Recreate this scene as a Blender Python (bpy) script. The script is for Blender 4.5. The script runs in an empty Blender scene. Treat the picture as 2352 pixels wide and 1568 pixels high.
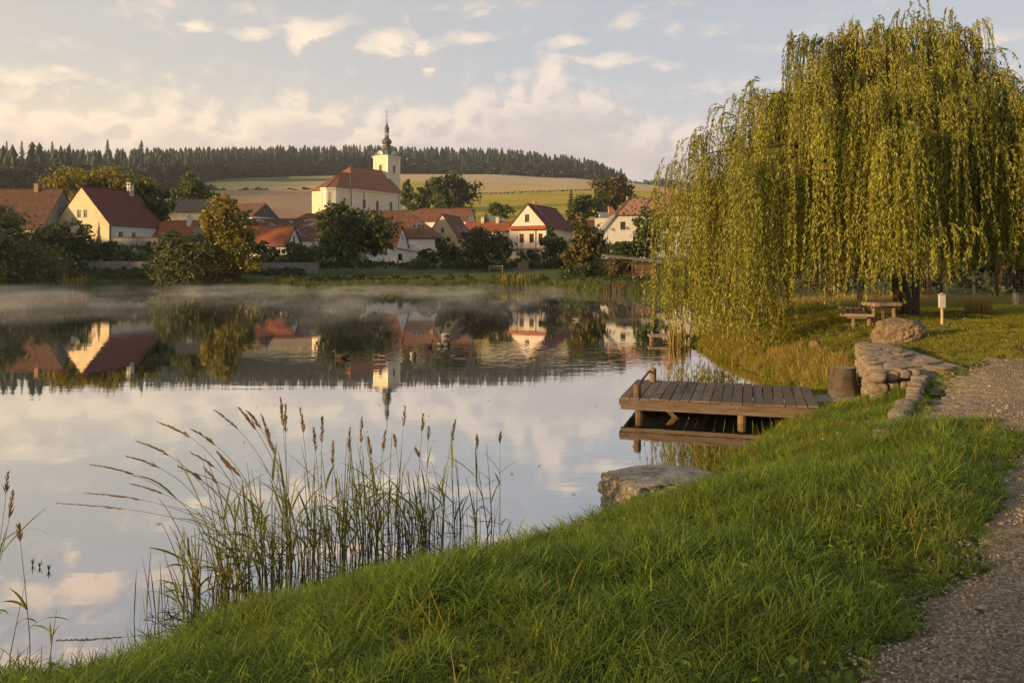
import bpy, bmesh, math, random
import numpy as np
from mathutils import Vector, Matrix, noise as mnoise

random.seed(7)
RNG = np.random.default_rng(7)
SC = bpy.context.scene
COL = SC.collection

# ------------------------------------------------------------------ camera
F, CX, HZ, CZ = 1830.0, 1176.0, 608.0, 2.8      # focal length, centre and horizon in units of a 2352 wide picture; eye height
cam_data = bpy.data.cameras.new('camera')
cam = bpy.data.objects.new('camera', cam_data)
COL.objects.link(cam)
cam.location = (0, 0, CZ)
cam.rotation_euler = (math.radians(90), 0, 0)
cam_data.sensor_width = 36.0
cam_data.lens = 36.0 * F / 2352
cam_data.shift_y = -176.0 / 2352
cam_data.clip_start = 0.1
cam_data.clip_end = 12000
SC.camera = cam

HAZE_DENSITY = 0.00014
# ------------------------------------------------------------------ light
SUN_AZ = math.radians(27)       # the sun stands to the left and a little behind the viewer
SUN_EL = math.radians(7.5)
SUNV = Vector((-math.cos(SUN_AZ) * math.cos(SUN_EL), -math.sin(SUN_AZ) * math.cos(SUN_EL), math.sin(SUN_EL)))
sun_data = bpy.data.lights.new('sun', 'SUN')
sun_data.energy = 5.0
sun_data.color = (1.0, 0.66, 0.30)
sun_data.angle = math.radians(0.6)
sun = bpy.data.objects.new('sun', sun_data)
COL.objects.link(sun)
sun.rotation_euler = SUNV.to_track_quat('Z', 'Y').to_euler()
sun.location = (-40, -20, 40)

SC.view_settings.view_transform = 'Standard'
SC.view_settings.look = 'None'
SC.view_settings.gamma = 1.0
SC.view_settings.exposure = 0.87
SC.view_settings.use_curve_mapping = False
SC.render.engine = 'CYCLES'
SC.cycles.max_bounces = 8
SC.cycles.diffuse_bounces = 3
SC.cycles.glossy_bounces = 3
SC.cycles.transmission_bounces = 4
SC.cycles.transparent_max_bounces = 8
SC.cycles.volume_bounces = 0
SC.cycles.use_denoising = True
SC.cycles.denoising_prefilter = 'NONE'
SC.cycles.caustics_reflective = False
SC.cycles.caustics_refractive = False
SC.cycles.sample_clamp_indirect = 4.0


def at(px, py, Y):
    """the point at distance Y seen at (px, py)"""
    return Vector(((px - CX) * Y / F, Y, CZ - (py - HZ) * Y / F))


def wat(px, py, z=0.0):
    """the point at height z seen at (px, py)"""
    Y = F * (CZ - z) / (py - HZ)
    return Vector(((px - CX) * Y / F, Y, z))


# ------------------------------------------------------------------ node helpers
def node(nt, kind, ins=None, **props):
    n = nt.nodes.new(kind)
    for k, v in props.items():
        setattr(n, k, v)
    if ins:
        for k, v in ins.items():
            s = n.inputs[k]
            if isinstance(v, bpy.types.NodeSocket):
                nt.links.new(v, s)
            else:
                s.default_value = v
    return n


def mth(nt, op, a, b=None, c=None, clamp=False):
    n = nt.nodes.new('ShaderNodeMath')
    n.operation = op
    n.use_clamp = clamp
    for i, v in enumerate((a, b, c)):
        if v is None:
            continue
        if isinstance(v, bpy.types.NodeSocket):
            nt.links.new(v, n.inputs[i])
        else:
            n.inputs[i].default_value = v
    return n.outputs[0]


def noise_tex(nt, vec, scale, detail=4.0, rough=0.55, dist=0.0):
    ins = {'Scale': scale, 'Detail': detail, 'Roughness': rough, 'Distortion': dist}
    if vec is not None:
        ins['Vector'] = vec
    return node(nt, 'ShaderNodeTexNoise', ins).outputs[0]


def mixc(nt, f, a, b, blend='MIX'):
    n = nt.nodes.new('ShaderNodeMix')
    n.data_type = 'RGBA'
    n.blend_type = blend
    for k, v in ((0, f), (6, a), (7, b)):
        if isinstance(v, bpy.types.NodeSocket):
            nt.links.new(v, n.inputs[k])
        elif k == 0:
            n.inputs[k].default_value = v
        else:
            n.inputs[k].default_value = (*v, 1) if len(v) == 3 else v
    return n.outputs[2]


def sstep(nt, x, lo, hi):
    n = nt.nodes.new('ShaderNodeMapRange')
    n.interpolation_type = 'SMOOTHSTEP'
    nt.links.new(x, n.inputs[0])
    n.inputs[1].default_value = lo
    n.inputs[2].default_value = hi
    return n.outputs[0]


# ------------------------------------------------------------------ sky
world = bpy.data.worlds.new('World')
SC.world = world
world.use_nodes = True
wt = world.node_tree
wt.nodes.clear()
wout = wt.nodes.new('ShaderNodeOutputWorld')
world.cycles.sampling_method = 'MANUAL'
world.cycles.sample_map_resolution = 512
sky = node(wt, 'ShaderNodeTexSky', sky_type='NISHITA', sun_disc=False, sun_elevation=SUN_EL,
           sun_rotation=math.radians(270) - SUN_AZ, altitude=400, air_density=1.0, dust_density=1.5, ozone_density=1.5)
SKY_STRENGTH = 0.15
tcw = node(wt, 'ShaderNodeTexCoord')
dirn = node(wt, 'ShaderNodeVectorMath', {0: tcw.outputs['Generated']}, operation='NORMALIZE').outputs[0]
sxyz = node(wt, 'ShaderNodeSeparateXYZ', {0: dirn})
az = mth(wt, 'ARCTAN2', sxyz.outputs[0], sxyz.outputs[1])
el = mth(wt, 'ARCSINE', sxyz.outputs[2])
azel = node(wt, 'ShaderNodeCombineXYZ', {0: az, 1: el, 2: 0.0}).outputs[0]


def cloud_group():
    """cloud density at a direction given as (azimuth, elevation): patches of cumulus broken by noise"""
    g = bpy.data.node_groups.new('cloud_density', 'ShaderNodeTree')
    g.interface.new_socket('Dir', in_out='INPUT', socket_type='NodeSocketVector')
    g.interface.new_socket('Density', in_out='OUTPUT', socket_type='NodeSocketFloat')
    gi = g.nodes.new('NodeGroupInput')
    go = g.nodes.new('NodeGroupOutput')
    d = gi.outputs[0]
    # puffs and banks: (px, py, half width, half height, weight) as seen from the bank
    spots = [(455, 63, 55, 22, .9), (590, 85, 70, 32, .8), (705, 90, 90, 50, 1.1), (915, 118, 105, 50, 1.1),
             (985, 160, 50, 28, .8), (1090, 92, 100, 22, .7), (1310, 95, 60, 18, .8), (1430, 55, 80, 28, .7),
             (1390, 145, 90, 34, .8), (1530, 155, 80, 20, .5), (1270, 165, 60, 45, .9),
             (2310, 90, 120, 34, .7), (2500, 220, 300, 70, .7), (1800, 190, 160, 26, .5), (385, 172, 34, 12, .6), (135, 158, 40, 14, .5), (30, 180, 90, 30, .8),
             # higher up, seen only in the water
             (250, -110, 330, 60, .9), (760, -40, 260, 45, .8), (1230, -60, 150, 90, 1.0), (1010, 20, 90, 20, .5),
             (100, -330, 330, 130, 1.0), (560, -260, 120, 40, .6), (1500, -300, 300, 70, .7), (-200, -150, 260, 70, .8)]
    tot = None
    for px, py, rx, ry, w in spots:
        a = math.atan((px - CX) / F)
        e = math.atan((HZ - py) / F * math.cos(a))
        s = node(g, 'ShaderNodeVectorMath', {0: d, 1: (a, e, 0)}, operation='SUBTRACT').outputs[0]
        s = node(g, 'ShaderNodeVectorMath', {0: s, 1: (F / rx / 1.25, F / ry / 1.25, 0)}, operation='MULTIPLY').outputs[0]
        ln = node(g, 'ShaderNodeVectorMath', {0: s}, operation='LENGTH').outputs['Value']
        v = mth(g, 'MULTIPLY', mth(g, 'SUBTRACT', 1.0, ln, clamp=True), w)
        tot = v if tot is None else mth(g, 'SMOOTH_MAX', tot, v, 0.2)
    # elsewhere in the sky a loose scatter of the same clouds
    sc = node(g, 'ShaderNodeVectorMath', {0: d, 1: (1.0, 1.7, 1.0)}, operation='MULTIPLY').outputs[0]
    n1 = node(g, 'ShaderNodeTexNoise', {'Vector': sc, 'Scale': 13.0, 'Detail': 9.0, 'Roughness': 0.60, 'Distortion': 0.25}).outputs[0]
    n2 = node(g, 'ShaderNodeTexNoise', {'Vector': sc, 'Scale': 42.0, 'Detail': 5.0, 'Roughness': 0.6}).outputs[0]
    n = mth(g, 'ADD', mth(g, 'MULTIPLY', mth(g, 'SUBTRACT', n1, 0.5), 2.1), mth(g, 'MULTIPLY', mth(g, 'SUBTRACT', n2, 0.5), 0.30))
    tot = mth(g, 'ADD', tot, n)
    g.links.new(tot, go.inputs[0])
    return g


cg = cloud_group()


def cden(off):
    v = node(wt, 'ShaderNodeVectorMath', {0: azel, 1: off}, operation='ADD').outputs[0]
    n = wt.nodes.new('ShaderNodeGroup')
    n.node_tree = cg
    wt.links.new(v, n.inputs[0])
    return n.outputs[0]


def bank(off):
    """height above a direction up to the ragged top of the low cloud bank (radians, positive inside the bank)"""
    v = node(wt, 'ShaderNodeVectorMath', {0: azel, 1: off}, operation='ADD').outputs[0]
    s = node(wt, 'ShaderNodeSeparateXYZ', {0: v})
    prof = [(-1500, 200), (-500, 215), (0, 200), (120, 196), (260, 225), (430, 200), (520, 232), (640, 205), (720, 208), (830, 236), (940, 228), (1010, 240), (1085, 196), (1150, 190), (1255, 146), (1335, 172),
            (1480, 228), (1600, 262), (1760, 300), (2050, 310), (2500, 280), (3600, 250)]
    A0, A1 = -0.98, 0.93
    rp = wt.nodes.new('ShaderNodeValToRGB')
    rp.color_ramp.interpolation = 'EASE'
    wt.links.new(mth(wt, 'DIVIDE', mth(wt, 'SUBTRACT', s.outputs[0], A0), A1 - A0), rp.inputs[0])
    els = rp.color_ramp.elements
    while len(els) < len(prof):
        els.new(0.5)
    for e_, (px, py) in zip(els, prof):
        a = math.atan((px - CX) / F)
        e_.position = (a - A0) / (A1 - A0)
        hgt = math.atan((HZ - py) / F * math.cos(a))
        e_.color = (hgt * 3, hgt * 3, hgt * 3, 1)
    sc = node(wt, 'ShaderNodeVectorMath', {0: v, 1: (1.0, 1.25, 1.0)}, operation='MULTIPLY').outputs[0]
    n1 = noise_tex(wt, sc, 16.0, 9, 0.60, 0.2)
    vo = node(wt, 'ShaderNodeTexVoronoi', {'Vector': sc, 'Scale': 34.0}).outputs['Distance']
    t = mth(wt, 'SUBTRACT', mth(wt, 'DIVIDE', rp.outputs[0], 3.0), s.outputs[1])
    t = mth(wt, 'ADD', t, mth(wt, 'MULTIPLY', mth(wt, 'SUBTRACT', n1, 0.5), 0.095))
    return mth(wt, 'ADD', t, mth(wt, 'MULTIPLY', mth(wt, 'SUBTRACT', 0.45, vo), 0.03))


d0 = cden((0, 0, 0))
d1 = cden((-0.016, 0.012, 0))
cover = sstep(wt, d0, 0.06, 0.95)
lit = sstep(wt, mth(wt, 'SUBTRACT', d0, d1), -0.10, 0.26)
# clear sky: the Nishita sky under a thin milky veil, warmer near the horizon and towards the sun
veil_left = (1.06, 0.80, 0.50)
veil_mid = (0.535, 0.545, 0.565)
veil_top = (0.36, 0.41, 0.48)
tel = sstep(wt, el, 0.06, 0.25)
vlow = mixc(wt, sstep(wt, az, 0.25, -0.75), (0.72, 0.585, 0.52), veil_left)
vcol = mixc(wt, tel, vlow, mixc(wt, sstep(wt, el, 0.18, 0.6), mixc(wt, sstep(wt, az, 0.2, -0.6), veil_mid, (0.66, 0.605, 0.53)), veil_top))
skyc = node(wt, 'ShaderNodeVectorMath', {0: sky.outputs[0], 1: (SKY_STRENGTH,) * 3}, operation='MULTIPLY').outputs[0]
clear = mixc(wt, 0.82, skyc, vcol)
# clouds: shaded undersides take the pinkish grey of the low sky, sunward tops are cream
c_shade = mixc(wt, sstep(wt, az, 0.3, -0.7), (0.55, 0.48, 0.475), (0.69, 0.57, 0.48))
c_shade = mixc(wt, sstep(wt, el, 0.10, 0.3), c_shade, (0.56, 0.515, 0.515))
c_lit = mixc(wt, sstep(wt, az, 0.3, -0.6), (0.88, 0.74, 0.62), (1.04, 0.85, 0.62))
c_lit = mixc(wt, mth(wt, 'MULTIPLY', sstep(wt, el, 0.24, 0.40), 0.8), c_lit, (0.98, 0.70, 0.52))
ccol = mixc(wt, lit, c_shade, c_lit)
final = mixc(wt, mth(wt, 'MULTIPLY', cover, 0.85), clear, ccol)
# the bank of cumulus above the hill: cream tops, pinkish grey body melting into the haze near the horizon
b0 = bank((0, 0, 0))
b1 = bank((-0.012, 0.010, 0))
bcov = mth(wt, 'MULTIPLY', sstep(wt, b0, -0.012, 0.040), sstep(wt, el, -0.01, 0.10))
rim = mth(wt, 'MULTIPLY', sstep(wt, b0, 0.075, 0.008), sstep(wt, mth(wt, 'SUBTRACT', b0, b1), -0.006, 0.016))
inner = noise_tex(wt, node(wt, 'ShaderNodeVectorMath', {0: azel, 1: (1.0, 2.6, 1.0)}, operation='MULTIPLY').outputs[0], 11.0, 6, 0.6, 0.3)
body = mixc(wt, sstep(wt, inner, 0.42, 0.68), c_shade, mixc(wt, 0.28, c_shade, c_lit))
bcol = mixc(wt, rim, body, c_lit)
final = mixc(wt, mth(wt, 'MULTIPLY', bcov, 0.88), final, bcol)
bg = node(wt, 'ShaderNodeBackground', {'Color': final, 'Strength': 0.65})
wt.links.new(bg.outputs[0], wout.inputs['Surface'])


# ------------------------------------------------------------------ materials
def mat_new(name):
    m = bpy.data.materials.new(name)
    m.use_nodes = True
    nt = m.node_tree
    nt.nodes.clear()
    out = nt.nodes.new('ShaderNodeOutputMaterial')
    return m, nt, out


def ramp(nt, fac, stops):
    n = nt.nodes.new('ShaderNodeValToRGB')
    nt.links.new(fac, n.inputs[0])
    els = n.color_ramp.elements
    while len(els) < len(stops):
        els.new(0.5)
    for e, (p, c) in zip(els, stops):
        e.position = p
        e.color = (*c, 1)
    return n.outputs[0]


def bump(nt, h, strength=0.3, dist=0.02, normal=None):
    ins = {'Height': h, 'Strength': strength, 'Distance': dist}
    if normal is not None:
        ins['Normal'] = normal
    return node(nt, 'ShaderNodeBump', ins).outputs[0]


def obj_co(nt):
    return node(nt, 'ShaderNodeTexCoord').outputs['Object']


def pos_co(nt):
    return node(nt, 'ShaderNodeNewGeometry').outputs['Position']


def surf(name, c1, c2, scale=3.0, rough=0.85, bump_s=0.3, bump_d=0.02, c3=None, scale3=0.6, w3=(0.5, 0.7), coord='object', spec=0.3):
    """two-tone weathered surface with fine relief; c3 = larger stains"""
    m, nt, out = mat_new(name)
    co = obj_co(nt) if coord == 'object' else pos_co(nt)
    n = noise_tex(nt, co, scale, 6, 0.62)
    col = mixc(nt, sstep(nt, n, 0.35, 0.65), c1, c2)
    if c3 is not None:
        n3 = noise_tex(nt, co, scale3, 5, 0.65, 0.4)
        col = mixc(nt, sstep(nt, n3, *w3), col, c3)
    nf = noise_tex(nt, co, scale * 7, 4, 0.6)
    col = mixc(nt, mth(nt, 'MULTIPLY', sstep(nt, nf, 0.3, 0.75), 0.35), col, (0, 0, 0), 'SOFT_LIGHT')
    p = node(nt, 'ShaderNodeBsdfPrincipled', {'Base Color': col, 'Roughness': rough, 'Specular IOR Level': spec,
                                              'Normal': bump(nt, mth(nt, 'ADD', n, mth(nt, 'MULTIPLY', nf, 0.5)), bump_s, bump_d)})
    nt.links.new(p.outputs[0], out.inputs[0])
    return m


def leafy(name, dark, mid, light, trans=0.35, rough=0.55, spec=0.3, per_object=0.0, patch=None):
    """leaf colour from a random number carried by every leaf"""
    m, nt, out = mat_new(name)
    a = node(nt, 'ShaderNodeAttribute', attribute_name='rnd').outputs['Fac']
    col = ramp(nt, a, [(0.0, dark), (0.5, mid), (1.0, light)])
    if per_object:
        r = node(nt, 'ShaderNodeObjectInfo').outputs['Random']
        col = mixc(nt, mth(nt, 'MULTIPLY', r, per_object), col, light)
    if patch:
        pn = noise_tex(nt, pos_co(nt), 1.1, 4, 0.6)
        col = mixc(nt, mth(nt, 'MULTIPLY', sstep(nt, pn, 0.50, 0.66), 0.6), col, patch)
        pn = noise_tex(nt, node(nt, 'ShaderNodeVectorMath', {0: pos_co(nt), 1: (7.3, 2.1, 0.0)}, operation='ADD').outputs[0], 2.3, 4, 0.6)
        col = mixc(nt, mth(nt, 'MULTIPLY', sstep(nt, pn, 0.52, 0.68), 0.55), col, dark)
    p = node(nt, 'ShaderNodeBsdfPrincipled', {'Base Color': col, 'Roughness': rough, 'Specular IOR Level': spec})
    t = node(nt, 'ShaderNodeBsdfTranslucent', {'Color': mixc(nt, 0.35, col, light)})
    mx = node(nt, 'ShaderNodeMixShader', {0: trans, 1: p.outputs[0], 2: t.outputs[0]})
    nt.links.new(mx.outputs[0], out.inputs[0])
    return m


def roof_mat(name, c1, c2, moss=None, moss_w=(0.55, 0.7), course=0.42, joint=0.35, stain=None):
    """tiles in courses: UV runs in metres along the ridge and down the slope"""
    m, nt, out = mat_new(name)
    uv = node(nt, 'ShaderNodeTexCoord').outputs['UV']
    br = node(nt, 'ShaderNodeTexBrick', {'Vector': uv, 'Color1': (*c1, 1), 'Color2': (*c2, 1), 'Mortar': (*[x * joint for x in c1], 1), 'Scale': 1.0,
                                         'Mortar Size': 0.045, 'Mortar Smooth': 0.3, 'Bias': 0.0, 'Brick Width': 0.30, 'Row Height': course}, offset=0.5)
    n = noise_tex(nt, uv, 0.9, 6, 0.65)
    n2 = noise_tex(nt, uv, 5.0, 4, 0.7)
    col = mixc(nt, mth(nt, 'MULTIPLY', sstep(nt, n, 0.4, 0.65), 0.45), br.outputs[0], [x * 0.6 for x in c2])
    if moss:
        col = mixc(nt, mth(nt, 'MULTIPLY', sstep(nt, mth(nt, 'ADD', mth(nt, 'MULTIPLY', n2, 0.4), mth(nt, 'MULTIPLY', n, 0.6)), *moss_w), 0.85), col, moss)
    if stain:
        n4 = noise_tex(nt, uv, 0.5, 6, 0.7, 0.6)
        col = mixc(nt, sstep(nt, n4, 0.56, 0.64), col, stain)
    h = mth(nt, 'ADD', br.outputs['Fac'], mth(nt, 'MULTIPLY', n2, -0.6))
    p = node(nt, 'ShaderNodeBsdfPrincipled', {'Base Color': col, 'Roughness': 0.85, 'Specular IOR Level': 0.2,
                                              'Normal': bump(nt, mth(nt, 'MULTIPLY', h, -1.0), 0.7, 0.05)})
    nt.links.new(p.outputs[0], out.inputs[0])
    return m


def plain(name, c, rough=0.6, metal=0.0, spec=0.4):
    m, nt, out = mat_new(name)
    n = noise_tex(nt, obj_co(nt), 8.0, 4)
    col = mixc(nt, mth(nt, 'MULTIPLY', n, 0.5), c, [x * 0.6 for x in c])
    p = node(nt, 'ShaderNodeBsdfPrincipled', {'Base Color': col, 'Roughness': rough, 'Metallic': metal, 'Specular IOR Level': spec})
    nt.links.new(p.outputs[0], out.inputs[0])
    return m


def wood(name, c1, c2, rough=0.75, stretch=(1.0, 14.0, 14.0), stain=(0.05, 0.04, 0.03)):
    """grain runs along the local X axis; each piece has its own tone"""
    m, nt, out = mat_new(name)
    co = obj_co(nt)
    r = node(nt, 'ShaderNodeObjectInfo').outputs['Random']
    off = node(nt, 'ShaderNodeCombineXYZ', {0: mth(nt, 'MULTIPLY', r, 37.0), 1: mth(nt, 'MULTIPLY', r, 11.0), 2: 0.0}).outputs[0]
    v = node(nt, 'ShaderNodeVectorMath', {0: co, 1: off}, operation='ADD').outputs[0]
    vs = node(nt, 'ShaderNodeVectorMath', {0: v, 1: stretch}, operation='MULTIPLY').outputs[0]
    g = noise_tex(nt, vs, 2.6, 7, 0.7, 0.4)
    blot = noise_tex(nt, v, 3.0, 5, 0.6)
    col = mixc(nt, sstep(nt, g, 0.33, 0.68), c1, c2)
    col = mixc(nt, mth(nt, 'MULTIPLY', sstep(nt, blot, 0.5, 0.75), 0.55), col, stain)
    bright = mth(nt, 'ADD', 0.72, mth(nt, 'MULTIPLY', r, 0.5))
    col = mixc(nt, 1.0, col, node(nt, 'ShaderNodeCombineXYZ', {0: bright, 1: bright, 2: bright}).outputs[0], 'MULTIPLY')
    p = node(nt, 'ShaderNodeBsdfPrincipled', {'Base Color': col, 'Roughness': rough, 'Specular IOR Level': 0.3, 'Normal': bump(nt, g, 0.5, 0.012)})
    nt.links.new(p.outputs[0], out.inputs[0])
    return m


def rock_mat(name, c1, c2, c3, scale=3.0):
    m, nt, out = mat_new(name)
    co = obj_co(nt)
    r = node(nt, 'ShaderNodeObjectInfo').outputs['Random']
    v = node(nt, 'ShaderNodeVectorMath', {0: co, 1: node(nt, 'ShaderNodeCombineXYZ', {0: mth(nt, 'MULTIPLY', r, 50.0), 1: 0.0, 2: 0.0}).outputs[0]}, operation='ADD').outputs[0]
    n = noise_tex(nt, v, scale, 8, 0.68, 0.3)
    n2 = noise_tex(nt, v, scale * 6, 6, 0.7)
    vo = node(nt, 'ShaderNodeTexVoronoi', {'Vector': v, 'Scale': scale * 2.2}, feature='DISTANCE_TO_EDGE').outputs[0]
    col = mixc(nt, sstep(nt, n, 0.36, 0.62), c1, c2)
    col = mixc(nt, sstep(nt, n2, 0.55, 0.75), col, c3)
    col = mixc(nt, mth(nt, 'MULTIPLY', mth(nt, 'SUBTRACT', r, 0.5), 0.5, clamp=True), col, c3)
    h = mth(nt, 'ADD', mth(nt, 'ADD', n, mth(nt, 'MULTIPLY', n2, 0.5)), mth(nt, 'MULTIPLY', sstep(nt, vo, 0.0, 0.08), 0.25))
    p = node(nt, 'ShaderNodeBsdfPrincipled', {'Base Color': col, 'Roughness': 0.92, 'Specular IOR Level': 0.2, 'Normal': bump(nt, h, 0.8, 0.05)})
    nt.links.new(p.outputs[0], out.inputs[0])
    return m


MT = {}
MT['cream'] = surf('cream_plaster', (0.64, 0.53, 0.36), (0.59, 0.48, 0.32), 1.2, bump_s=0.1, c3=(0.50, 0.40, 0.25), scale3=0.35, w3=(0.50, 0.72))
MT['white'] = surf('white_plaster', (0.66, 0.64, 0.60), (0.60, 0.58, 0.54), 1.5, bump_s=0.1, c3=(0.42, 0.39, 0.34), scale3=0.5, w3=(0.53, 0.75))
MT['pinkwhite'] = surf('pale_pink_plaster', (0.66, 0.57, 0.50), (0.60, 0.52, 0.46), 1.5, bump_s=0.1, c3=(0.48, 0.42, 0.36), scale3=0.5, w3=(0.6, 0.8))
MT['grey'] = surf('grey_plaster', (0.32, 0.31, 0.28), (0.24, 0.23, 0.21), 0.9, bump_s=0.3, c3=(0.14, 0.14, 0.13), scale3=0.6, w3=(0.52, 0.68))
MT['ochre'] = surf('ochre_plaster', (0.60, 0.47, 0.26), (0.55, 0.42, 0.25), 1.2, bump_s=0.1, c3=(0.42, 0.36, 0.28), scale3=0.6, w3=(0.52, 0.66))
MT['old_white'] = surf('flaking_white_plaster', (0.66, 0.62, 0.55), (0.58, 0.54, 0.48), 1.0, bump_s=0.3, c3=(0.22, 0.18, 0.14), scale3=0.55, w3=(0.60, 0.66))
MT['church'] = surf('church_plaster', (0.67, 0.60, 0.46), (0.61, 0.55, 0.42), 0.6, bump_s=0.05, c3=(0.52, 0.46, 0.35), scale3=0.2, w3=(0.55, 0.75))
MT['church_trim'] = surf('church_white_trim', (0.74, 0.70, 0.60), (0.66, 0.62, 0.54), 1.0, bump_s=0.05)
MT['copper'] = surf('dark_patinated_copper', (0.055, 0.060, 0.055), (0.10, 0.10, 0.085), 1.2, rough=0.5, bump_s=0.1, c3=(0.10, 0.14, 0.125), scale3=0.5, w3=(0.55, 0.75), spec=0.5)
MT['slate_wall'] = surf('dark_slate_cladding', (0.075, 0.08, 0.085), (0.11, 0.11, 0.115), 2.0, bump_s=0.3)
MT['concrete'] = surf('weathered_concrete', (0.30, 0.29, 0.27), (0.22, 0.215, 0.20), 1.5, bump_s=0.3, c3=(0.13, 0.13, 0.12), scale3=0.7, w3=(0.52, 0.7))
MT['brick'] = surf('chimney_brick', (0.34, 0.17, 0.11), (0.42, 0.24, 0.16), 6.0, bump_s=0.5)
MT['roof_red'] = roof_mat('dark_red_tiles', (0.24, 0.082, 0.062), (0.19, 0.068, 0.055), course=0.42, joint=0.22)
MT['roof_church'] = roof_mat('church_brown_red_tiles', (0.38, 0.155, 0.080), (0.29, 0.115, 0.062), moss=(0.17, 0.095, 0.06), moss_w=(0.5, 0.62))
MT['roof_old'] = roof_mat('mossy_old_tiles', (0.25, 0.10, 0.065), (0.17, 0.08, 0.055), moss=(0.085, 0.075, 0.04), moss_w=(0.44, 0.60))
MT['roof_brown'] = roof_mat('brown_tiles', (0.27, 0.125, 0.075), (0.18, 0.090, 0.062), moss=(0.08, 0.065, 0.05), moss_w=(0.5, 0.66))
MT['roof_orange'] = roof_mat('orange_tiles', (0.42, 0.135, 0.062), (0.36, 0.115, 0.055), moss=(0.22, 0.09, 0.055), moss_w=(0.55, 0.75), joint=0.5)
MT['roof_stain'] = roof_mat('limewashed_brown_tiles', (0.22, 0.10, 0.065), (0.16, 0.08, 0.06), moss=(0.09, 0.07, 0.05), moss_w=(0.5, 0.68), stain=(0.45, 0.42, 0.38))
MT['roof_slate'] = roof_mat('grey_slates', (0.13, 0.13, 0.135), (0.17, 0.165, 0.16), moss=(0.09, 0.09, 0.08))
MT['roof_dark'] = roof_mat('dark_slates', (0.065, 0.072, 0.078), (0.085, 0.09, 0.095))
MT['metal_roof'] = plain('grey_sheet_metal', (0.28, 0.28, 0.28), 0.5, 0.3)
MT['gutter'] = plain('dark_gutter', (0.06, 0.05, 0.045), 0.5)
MT['frame'] = plain('window_frame_paint', (0.42, 0.38, 0.33), 0.5)
MT['dark_frame'] = plain('dark_window_frame', (0.10, 0.075, 0.06), 0.5)
MT['stone_sill'] = plain('sill', (0.45, 0.43, 0.40), 0.8)
m_, nt_, out_ = mat_new('window_glass')
p_ = node(nt_, 'ShaderNodeBsdfPrincipled', {'Base Color': (0.012, 0.013, 0.015, 1), 'Roughness': 0.08, 'Specular IOR Level': 0.5})
nt_.links.new(p_.outputs[0], out_.inputs[0])
MT['glass'] = m_
MT['deck_wood'] = wood('weathered_deck_wood', (0.105, 0.074, 0.053), (0.185, 0.135, 0.10), stain=(0.045, 0.034, 0.026))
MT['post_wood'] = wood('damp_post_wood', (0.13, 0.082, 0.045), (0.21, 0.14, 0.08), stretch=(10, 10, 1.5), stain=(0.045, 0.035, 0.022))
MT['old_wood'] = wood('grey_old_wood', (0.20, 0.155, 0.11), (0.29, 0.235, 0.17), stain=(0.09, 0.07, 0.05))
MT['shed_wood'] = wood('brown_shed_wood', (0.115, 0.055, 0.034), (0.16, 0.085, 0.052), stain=(0.06, 0.03, 0.02))
MT['dark_wood'] = wood('dark_wood', (0.035, 0.026, 0.020), (0.06, 0.046, 0.036), stretch=(10, 10, 1.5), stain=(0.02, 0.016, 0.012))
MT['light_post'] = wood('pale_post_wood', (0.34, 0.26, 0.14), (0.42, 0.33, 0.19), stretch=(14, 14, 1.2), stain=(0.2, 0.15, 0.08))
MT['rust'] = surf('rusty_iron', (0.16, 0.065, 0.035), (0.10, 0.045, 0.03), 9.0, bump_s=0.4)
MT['wire'] = plain('fence_wire', (0.20, 0.17, 0.14), 0.5, 0.6)
MT['bark'] = surf('bark', (0.10, 0.078, 0.055), (0.055, 0.044, 0.034), 5.0, bump_s=0.9, bump_d=0.06)
MT['willow_bark'] = surf('furrowed_willow_bark', (0.16, 0.12, 0.075), (0.06, 0.045, 0.03), 7.0, bump_s=1.0, bump_d=0.08, c3=(0.11, 0.11, 0.045), scale3=1.5)
MT['pale_bark'] = surf('pale_bark', (0.30, 0.27, 0.22), (0.16, 0.14, 0.11), 4.0, bump_s=0.6)
MT['stump'] = surf('stump_bark', (0.115, 0.088, 0.062), (0.06, 0.047, 0.035), 6.0, bump_s=0.9, bump_d=0.03, c3=(0.17, 0.14, 0.10), scale3=2.5)
MT['rock'] = rock_mat('pond_rock', (0.20, 0.17, 0.13), (0.37, 0.32, 0.25), (0.12, 0.105, 0.075), 4.0)
MT['boulder'] = rock_mat('boulder_rock', (0.15, 0.105, 0.065), (0.24, 0.175, 0.11), (0.075, 0.055, 0.035), 3.4)
MT['wall_stone'] = rock_mat('wall_stone', (0.27, 0.21, 0.15), (0.40, 0.32, 0.23), (0.16, 0.125, 0.085), 2.6)
MT['red_stone'] = rock_mat('reddish_stone', (0.19, 0.115, 0.08), (0.25, 0.16, 0.11), (0.13, 0.085, 0.06), 4.0)

MT['leaf_willow'] = leafy('willow_leaf', (0.065, 0.080, 0.013), (0.205, 0.205, 0.028), (0.42, 0.375, 0.055), 0.28, rough=0.5)
MT['leaf_dark'] = leafy('dark_green_leaf', (0.026, 0.042, 0.013), (0.056, 0.080, 0.022), (0.115, 0.135, 0.034), 0.32)
MT['leaf_mid'] = leafy('green_leaf', (0.040, 0.060, 0.015), (0.085, 0.110, 0.026), (0.165, 0.175, 0.042), 0.34)
MT['leaf_yellow'] = leafy('sunlit_and_fallen_leaf', (0.075, 0.080, 0.014), (0.20, 0.175, 0.022), (0.40, 0.30, 0.03), 0.34)  # sunlight on walnut and tall bush put into the leaf colour; also yellow fallen leaves
MT['leaf_bush'] = leafy('willow_bush_leaf', (0.060, 0.078, 0.026), (0.12, 0.135, 0.042), (0.22, 0.21, 0.055), 0.34)
MT['leaf_apple'] = leafy('apple_leaf', (0.035, 0.042, 0.013), (0.10, 0.095, 0.022), (0.24, 0.17, 0.03), 0.28)
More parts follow.
